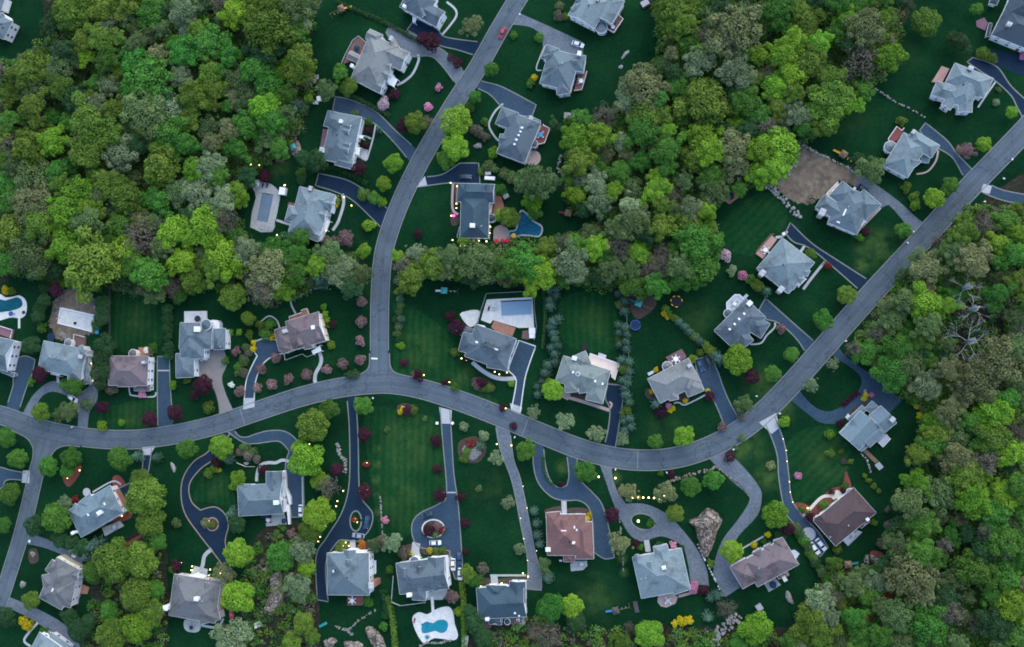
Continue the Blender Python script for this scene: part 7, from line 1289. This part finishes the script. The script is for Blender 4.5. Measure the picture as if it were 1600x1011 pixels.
# ================================================================== GARDEN LAMPS
def lamps(s, m='lamp', k=0.8):
    for t in s.split(';'): x, y = t.split(); lamp(float(x), float(y), k, m)
lamps('392 257;385 283;405 258;445 289;549 321;444 289.5;432.5 367;440 368;537 308;542 375;513 347;509 360;704 285.5;714 291;713 318;713 325;705 337;707 375;720 384;730 384;748 376;766 354;765 364;715 511;714 517;721 560;728 563;755 564;773 581;780 585;792 582;702 597;662 586;575 674')
lamps('124 735;105 747;179 762;190 806;326 814;283 879;300 885;328 890;326 899;344 896;101 874;574 675;573 723;572 768;574 765;555 811;558 816;553 815;483 694;498 735;536 767;527 783;525 791;521 799;508 821;504 828;500 839;497 846;536 853;545 853;776 694;799 696;751 915;781 914;797 910;817 896;825 901;790 638;1262 794;1316 777;1307 786;142 568;136 589;145 594')
lamps('935.5 745;961.5 747', k=1.15); lamps('997.5 814', k=1.6)
lamps('988 778;997 777;1005 777.5;1013.5 777.5;1022 778;1030 779;1038 775', k=1.05)
lamps('299 891;760 377;726 383;784 912;540 848', 'lamp_green'); lamps('709.5 337.5', 'lamp_magenta', 1.5)
lamps('817 760;823 794;813 810;818 842;838 861;824 876;1224 686;1229 704;1230 721;1234 753;1235 769;1239 785', k=.38)

def mailbox(px, py, pillar, label):
    b = P(px, py); root = empty('mailbox', b, rnd.uniform(0, 3)); tag(root, label, 'mailbox')
    if pillar:
        mb = MB(); mb.box((0, 0, 0), .85, .85, 1.15); mb.build('pillar', M['kerb'], root); mb = MB(); mb.box((0, 0, 1.15), 1.05, 1.05, .14); mb.build('cap', M['white'], root)
    else:
        mb = MB(); mb.box((0, 0, 0), .14, .14, 1.0); mb.build('post', M['white'], root); mb = MB(); mb.box((0, 0, 1.0), .75, .42, .42, 0, 0, .9); mb.build('box', M['white'], root)
for x, y, p, lb in ((813, 24, 0, 'white mailbox at the top road by the wide pale drive'), (584, 622, 0, 'white mailbox below the T-junction'), (684, 661, 1, 'left stone pillar at the mouth of the long straight drive'), (708, 661, 1, 'right stone pillar at the mouth of the long straight drive'), (1182, 619, 0, 'white mailbox on the worn lawn by the long road'), (1426, 363, 0, 'white mailbox at the corner of the patchy lawn'), (1417, 380, 0, 'white post box lower down the patchy lawn verge'),
    (1321, 533, 0, 'white mailbox by the wood opposite the loop drive'), (1218, 646, 0, 'white mailbox beside the concrete apron'), (1567, 280, 0, 'white mailbox on the dark lawn at the right edge'), (1580, 250, 0, 'white post near the upper right road edge'), (1537, 316, 0, 'white mailbox between right-edge drive and wood'), (805, 683, 0, 'white mailbox by the narrow grey drive'), (962, 733, 0, 'white mailbox at the mouth of the splitting grey drive'), (1042, 738, 0, 'white mailbox below the road seam'), (1146, 702, 0, 'white mailbox beside the burgundy maple at the pale drive'), (115, 667, 0, 'white mailbox at the horseshoe drive'), (49, 845, 1, 'stone pillar at the short lower-left drive'), (519, 178, 0, 'white post at the end of the dormered house drive'), (1224, 366, 1, 'stone pillar at the head of the long dark drive')):
    mailbox(x, y, p, lb)

# ================================================================== WOODLAND TREES (read off enlargements: origin, scale, then x y radius kind)
K_ = 2.9725
FOREST = (
 (0, 0, '''340 60 75 O;480 60 60 O;590 70 50 S;700 60 60 G;860 60 60 P;870 130 42 P;760 140 42 S;925 130 38 O;1100 60 60 L;1180 90 40 L;390 190 50 O;490 190 60 O;500 280 50 G;970 200 80 E;860 240 60 E;1070 260 50 E;730 260 55 T;640 300 60 E;700 370 95 E;130 330 75 O;290 320 70 S;50 440 50 O;170 430 60 S;440 390 40 G;510 400 45 P;845 360 45 P;980 340 55 O;1130 380 75 S;350 470 60 D;450 490 45 P;545 510 65 O;680 530 85 S;800 510 65 P;900 450 60 O;1000 430 60 O;1150 470 50 S;160 510 60 O;40 560 40 G;240 545 35 G;440 590 88 O;430 690 80 O;570 720 75 P;250 660 60 L;130 680 60 O;40 670 50 M;790 620 80 G;980 600 55 S;1070 600 45 T;1150 580 55 G;860 680 60 G;760 770 82 O;1100 690 50 G;980 770 60 P;900 790 50 L;70 770 50 S;180 740 60 O;150 830 75 S;440 800 50 O;500 850 60 O;370 900 70 L;580 910 75 O;730 930 65 G;830 890 60 S;930 900 75 P;1040 930 50 P;30 850 60 G;60 930 50 G;160 950 75 T;300 980 70 L;430 980 50 L;540 1000 50 S;1020 820 40 G;1110 930 35 L;620 430 55 E;750 450 50 D;590 600 45 S;330 780 45 G;640 690 50 D;1180 0 50 O;1020 0 50 M;620 0 60 O;420 0 60 O;560 340 40 O;880 560 45 O;300 240 50 D;230 120 40 D'''),
 (0, 335, '''60 80 80 O;180 40 70 O;150 180 90 S;40 220 50 G;300 150 70 L;430 230 112 O;420 40 70 S;290 50 50 L;560 40 60 G;590 190 80 L;660 120 80 M;700 280 70 G;810 80 65 L;950 60 80 L;850 210 60 L;1045 210 86 L;760 150 50 S;1045 30 60 M;1150 170 50 P;950 180 42 S;800 340 40 M;580 300 45 D;620 240 50 G;1090 100 38 G;1150 270 45 M;270 250 40 D;520 120 50 G;730 40 50 S'''),
 (400, 0, '''60 120 100 O;160 60 80 S;180 160 60 G;50 260 60 D;210 280 62 O;60 390 70 G;200 330 60 O;230 240 30 P;330 420 42 S;40 500 60 L;140 440 40 G;90 560 55 G;150 530 40 S;250 460 20 L;190 490 34 B;80 640 60 S;110 690 42 G;30 640 40 G;285 745 42 D;225 735 34 D;30 20 70 O;110 10 60 O;245 25 50 S;150 230 45 O;130 340 50 L;0 320 60 G;390 340 30 G;150 485 20 L;225 120 28 P;150 575 25 L'''),
 (400, 335, '''90 170 60 G;60 250 80 T;190 190 45 G;330 190 62 S;280 240 40 L;390 270 62 P;490 280 50 S;120 340 55 L;25 350 60 M;150 130 50 D;180 270 50 G;210 110 40 G;440 350 40 D;300 300 40 B'''),
 (800, 0, '''760 40 80 O;800 110 60 O;1030 150 120 T;940 90 60 S;1100 80 70 S;820 200 60 G;870 280 65 P;1140 250 55 L;1040 330 75 P;620 410 95 T;540 450 60 P;770 410 58 E;890 480 106 O;640 540 80 O;320 560 50 G;300 640 60 L;415 630 57 L;310 750 62 O;430 540 60 M;510 660 50 P;600 620 70 G;890 640 80 L;920 700 60 L;720 720 70 G;840 740 60 O;530 720 40 T;600 750 45 G;405 765 36 G;1040 690 75 T;1040 770 60 T;1080 470 60 G;1150 530 50 G;500 810 60 G;670 870 66 L;120 850 80 S;390 850 60 P;300 900 45 L;470 890 40 L;410 940 60 P;800 840 42 S;930 820 60 G;940 890 60 S;830 970 50 P;560 880 50 S;740 920 60 M;560 980 70 P;900 980 40 L;90 930 40 L;1150 700 60 L;1160 800 60 L;700 950 50 O;900 170 50 M;970 40 50 D;740 250 30 T;680 460 40 G;950 400 45 D;790 560 45 G;650 670 40 S;980 600 40 D;200 580 28 D;260 560 20 G;1100 600 40 D;1060 880 30 G'''),
 (1200, 0, '''40 60 60 G;180 110 70 O;60 110 50 G;130 190 60 L;60 250 60 L;240 200 50 L;200 290 66 O;310 160 50 G;370 80 60 L;450 130 80 T;540 90 50 O;550 250 70 L;430 290 92 M;110 350 70 L;40 400 60 L;40 500 60 O;120 430 45 O;290 370 60 O;280 470 92 O;140 530 60 P;260 590 56 O;370 480 60 L;440 420 45 G;50 680 86 L;30 780 70 L;430 10 50 G;600 10 50 D;170 600 42 G;100 20 50 G;250 20 50 D;330 10 50 G;220 390 40 G;0 590 45 M;460 210 45 S;70 560 40 M;70 600 30 P'''),
 (800, 335, '''60 230 80 G;130 270 65 L;0 250 60 G;150 152 44 O;300 150 50 G;280 230 80 P;390 150 50 L;430 190 50 G;590 170 50 L;500 150 60 M;560 40 70 S;690 60 60 O;820 30 60 O;860 130 90 G;870 230 90 G;700 180 50 M;460 260 50 S;560 330 60 G;670 330 50 G;770 240 62 S;770 310 50 G;550 250 50 S;640 260 50 M;400 290 40 D;330 290 42 S;240 130 40 M;700 250 45 M;620 90 50 D;760 160 45 G;900 60 50 L;480 60 50 S;930 160 50 G;90 340 40 L;230 300 40 G'''),
 (400, 335, '''1040 220 85 S;745 180 45 P;830 230 60 O;730 290 60 O;900 200 60 S;960 270 42 G;1170 240 50 G;1110 265 40 G;685 230 50 M;660 195 30 L;880 270 40 S;780 190 40 M;1000 300 35 D;700 330 34 O'''),
 (1200, 335, '''860 170 62 G;950 215 90 O;1130 190 70 G;735 250 72 O;690 200 40 S;720 350 50 G;630 400 60 S;720 410 80 L;820 430 50 L;570 490 60 S;640 560 55 G;740 520 60 S;860 380 50 G;1060 380 60 G;1000 60 60 M;1060 130 50 L;900 80 70 O;1100 30 60 G;600 630 70 G;460 640 60 G;570 740 72 G;650 700 60 S;730 790 70 P;830 720 60 O;1060 690 100 T;960 770 90 T;1040 920 80 L;900 830 60 T;780 980 60 L;840 920 60 G;1150 620 60 S;1150 480 50 S;1160 320 60 O;1170 780 60 G;500 560 50 M;940 960 50 G;790 130 45 M;1080 280 45 S;700 640 40 D;680 590 45 L;820 650 45 D;1110 850 50 G;530 690 40 S;760 680 40 G;1170 90 50 L;1160 550 40 G;400 620 32 M;550 420 36 G'''),
 (1200, 671, '''790 20 60 O;880 50 70 S;1050 50 80 O;880 130 80 L;910 210 80 O;760 80 60 G;690 120 50 G;690 240 55 L;790 290 92 S;1010 150 60 M;1130 110 60 L;950 330 76 L;1080 310 80 L;1040 390 80 G;1160 260 60 G;1170 380 50 G;650 340 70 S;720 440 60 G;600 540 60 S;720 570 70 G;760 600 60 G;660 690 100 T;720 760 60 T;510 700 55 P;600 860 70 S;740 900 90 E;960 660 90 G;1110 700 80 G;1130 820 80 L;1060 900 80 D;1150 950 70 G;1100 520 70 G;1000 560 60 D;860 700 60 S;850 850 60 M;960 900 50 M;470 780 60 G;540 830 50 S;400 870 50 G;240 800 70 P;200 900 80 O;250 960 60 O;330 990 50 S;440 870 30 X;550 790 36 X;430 950 60 G;520 960 50 G;390 720 52 S;880 990 50 S;620 990 50 S;1180 600 60 G;800 400 40 T;1010 470 45 M;930 480 45 D;820 540 40 M;1040 780 50 G;930 780 40 S;600 450 40 D;680 520 40 G;290 870 40 P;100 980 40 G;1160 20 50 M;980 60 50 G;830 780 50 D;1180 180 45 M'''),
)
n_garden = len(PLANTS)
for ox, oy, s in FOREST: plants(s, True, ox, oy, K_)

# smaller trees filling the gaps between the ones read off one by one
rf = random.Random(21); nfill = 0
for _ in range(9000):
    if nfill >= 150: break
    k, q = rf.choice(list(WOODS.items())[:3]); x, y = rf.uniform(-20, 1620), rf.uniform(-20, 1031)
    if not inside(x, y, q) or (1480 < x < 1570 and 430 < y < 580) or (1440 < x < 1520 and 850 < y < 940) or math.hypot(x-805, y-352) < 62: continue
    rr = rf.uniform(9.5, 16); p_ = P(x, y, 6)
    if any((p_.x-t[0])**2+(p_.y-t[1])**2 < (t[2]*0.62+rr*0.24*0.6)**2 for t in TREE_XY): continue
    plant(x, y, rr, rf.choice('GOOSSTPMLD'), True); nfill += 1
print('fill trees', nfill)
# ---- undergrowth between the trunks: nobody could count it, one object
r = np.random.RandomState(5); Q = []; Tn = []; Mi = []
ctr = []
for k, q in WOODS.items():
    xs = [p[0] for p in q]; ys = [p[1] for p in q]; area = (max(xs)-min(xs))*(max(ys)-min(ys))
    for _ in range(int(area/(24 if k in ('upper-left wood', 'middle wood', 'right-hand wood') else 75))):
        x, y = r.uniform(min(xs), max(xs)), r.uniform(min(ys), max(ys))
        if -30 < x < 1630 and -30 < y < 1040 and inside(x, y, q): ctr.append(P(x, y))
def hollow(c):
    x, y = proj(c.x, c.y); return ((x-1525)/55)**2+((y-520)/70)**2 < 1 or ((x-1480)/45)**2+((y-890)/50)**2 < 1
ctr = [c for c in ctr if not hollow(c) or r.rand() < 0.2]
for c in ctr:
    R = r.uniform(0.6, 2.0)*(1.0 if r.rand() < 0.7 else 1.6); n = int(20+R*26); h = R*r.uniform(0.8, 1.7)
    d = r.normal(size=(n, 3)); d /= np.linalg.norm(d, axis=1)[:, None]; d[:, 2] = np.abs(d[:, 2])
    p = d*np.array([R, R, h])*r.uniform(0.55, 1.05, n)[:, None]+np.array([c.x, c.y, 0.05])
    nn = d*0.7+r.normal(size=(n, 3))*0.5+np.array([0, 0, .3]); nn /= np.linalg.norm(nn, axis=1)[:, None]
    a = r.normal(size=(n, 3)); u = np.cross(nn, a); u /= np.linalg.norm(u, axis=1)[:, None]; v = np.cross(nn, u); s = (0.30*r.uniform(.5, 1.4, n))[:, None]
    Q.append(np.stack([p-u*s, p-v*s*.8, p+u*s, p+v*s*.8], 1).reshape(-1, 3)); Tn.append(r.rand(n)*.6+r.rand()*.4); Mi.append(np.full(n, r.choice(5, p=[.36, .28, .16, .12, .08])))
me = quads('undergrowth', np.concatenate(Q), np.concatenate(Tn)); me.materials.clear()
for k in 'GOSMD': me.materials.append(LEAF[k])
me.polygons.foreach_set('material_index', np.concatenate(Mi).astype(np.int32))
o = link('undergrowth', me); tag(o, 'tangled low undergrowth and brush covering the floor of the woods', 'undergrowth', None, 'stuff')

# ================================================================== LABELS
def where(px, py):
    best = min(HOUSES, key=lambda h: math.hypot(h[2][0]-px, h[2][1]-py)); dx, dy = px-best[2][0], py-best[2][1]
    a = math.degrees(math.atan2(-dy, dx)) % 360
    side = ['right of', 'above right of', 'above', 'above left of', 'left of', 'below left of', 'below', 'below right of'][int(((a+22.5) % 360)//45)]
    return side+' the '+best[1], math.hypot(dx, dy)
def spot(px, py, d=0): return '%.*f%% across and %.*f%% down the photo' % (d, px/16, d, py/10.11)
def wood(px, py):
    for k, q in WOODS.items():
        if inside(px, py, q): return 'in the '+k
    best = min(WOODS.items(), key=lambda kq: min(math.hypot(x-px, y-py) for x, y in kq[1])); return 'by the '+best[0]
def label_all(items, cat_of, group_of):
    """items: (object, words, px, py, forest?) -> every label different"""
    first = []
    for it in items:
        px, py = it[2], it[3]; w, dist = where(px, py)
        first.append(it[1]+' '+w if not it[4] and dist < 95 else None)
    cnt = {}
    for f in first: cnt[f] = cnt.get(f, 0)+1
    used = set()
    for it, f in zip(items, first):
        px, py = it[2], it[3]
        if f is None or cnt[f] > 1 or len(f.split()) > 16:
            f = it[1]+' '+(wood(px, py)+', ' if it[4] else 'at ')+spot(px, py)
            if f in used: f = it[1]+' '+(wood(px, py)+', ' if it[4] else 'at ')+spot(px, py, 1)
        used.add(f); tag(it[0], f, cat_of(it), group_of(it))
def gcat(it): return {'conifer': 'conifer', 'shrub': 'shrub', 'tree': 'tree'}[it[5]]
def ggrp(it):
    if it[4]: return 'trees of the woods'
    if it[5] == 'conifer': return 'conifers planted in the gardens'
    return 'shrubs in the gardens' if it[5] == 'shrub' else 'trees standing in the gardens'
label_all(PLANTS, gcat, ggrp)
label_all([(o, {'lamp': 'warm glowing garden lamp', 'lamp_green': 'greenish glowing garden lamp', 'lamp_magenta': 'magenta glowing garden lamp'}[m], x, y, False) for o, x, y, m, g in LAMPS], lambda it: 'lamp', lambda it: 'garden lamps lit at dusk')
import collections
_by = collections.defaultdict(list)
for o, lb in GC: _by[lb].append(o)
for lb, os_ in _by.items():
    for o in os_: tag(o, lb, 'chair', lb)
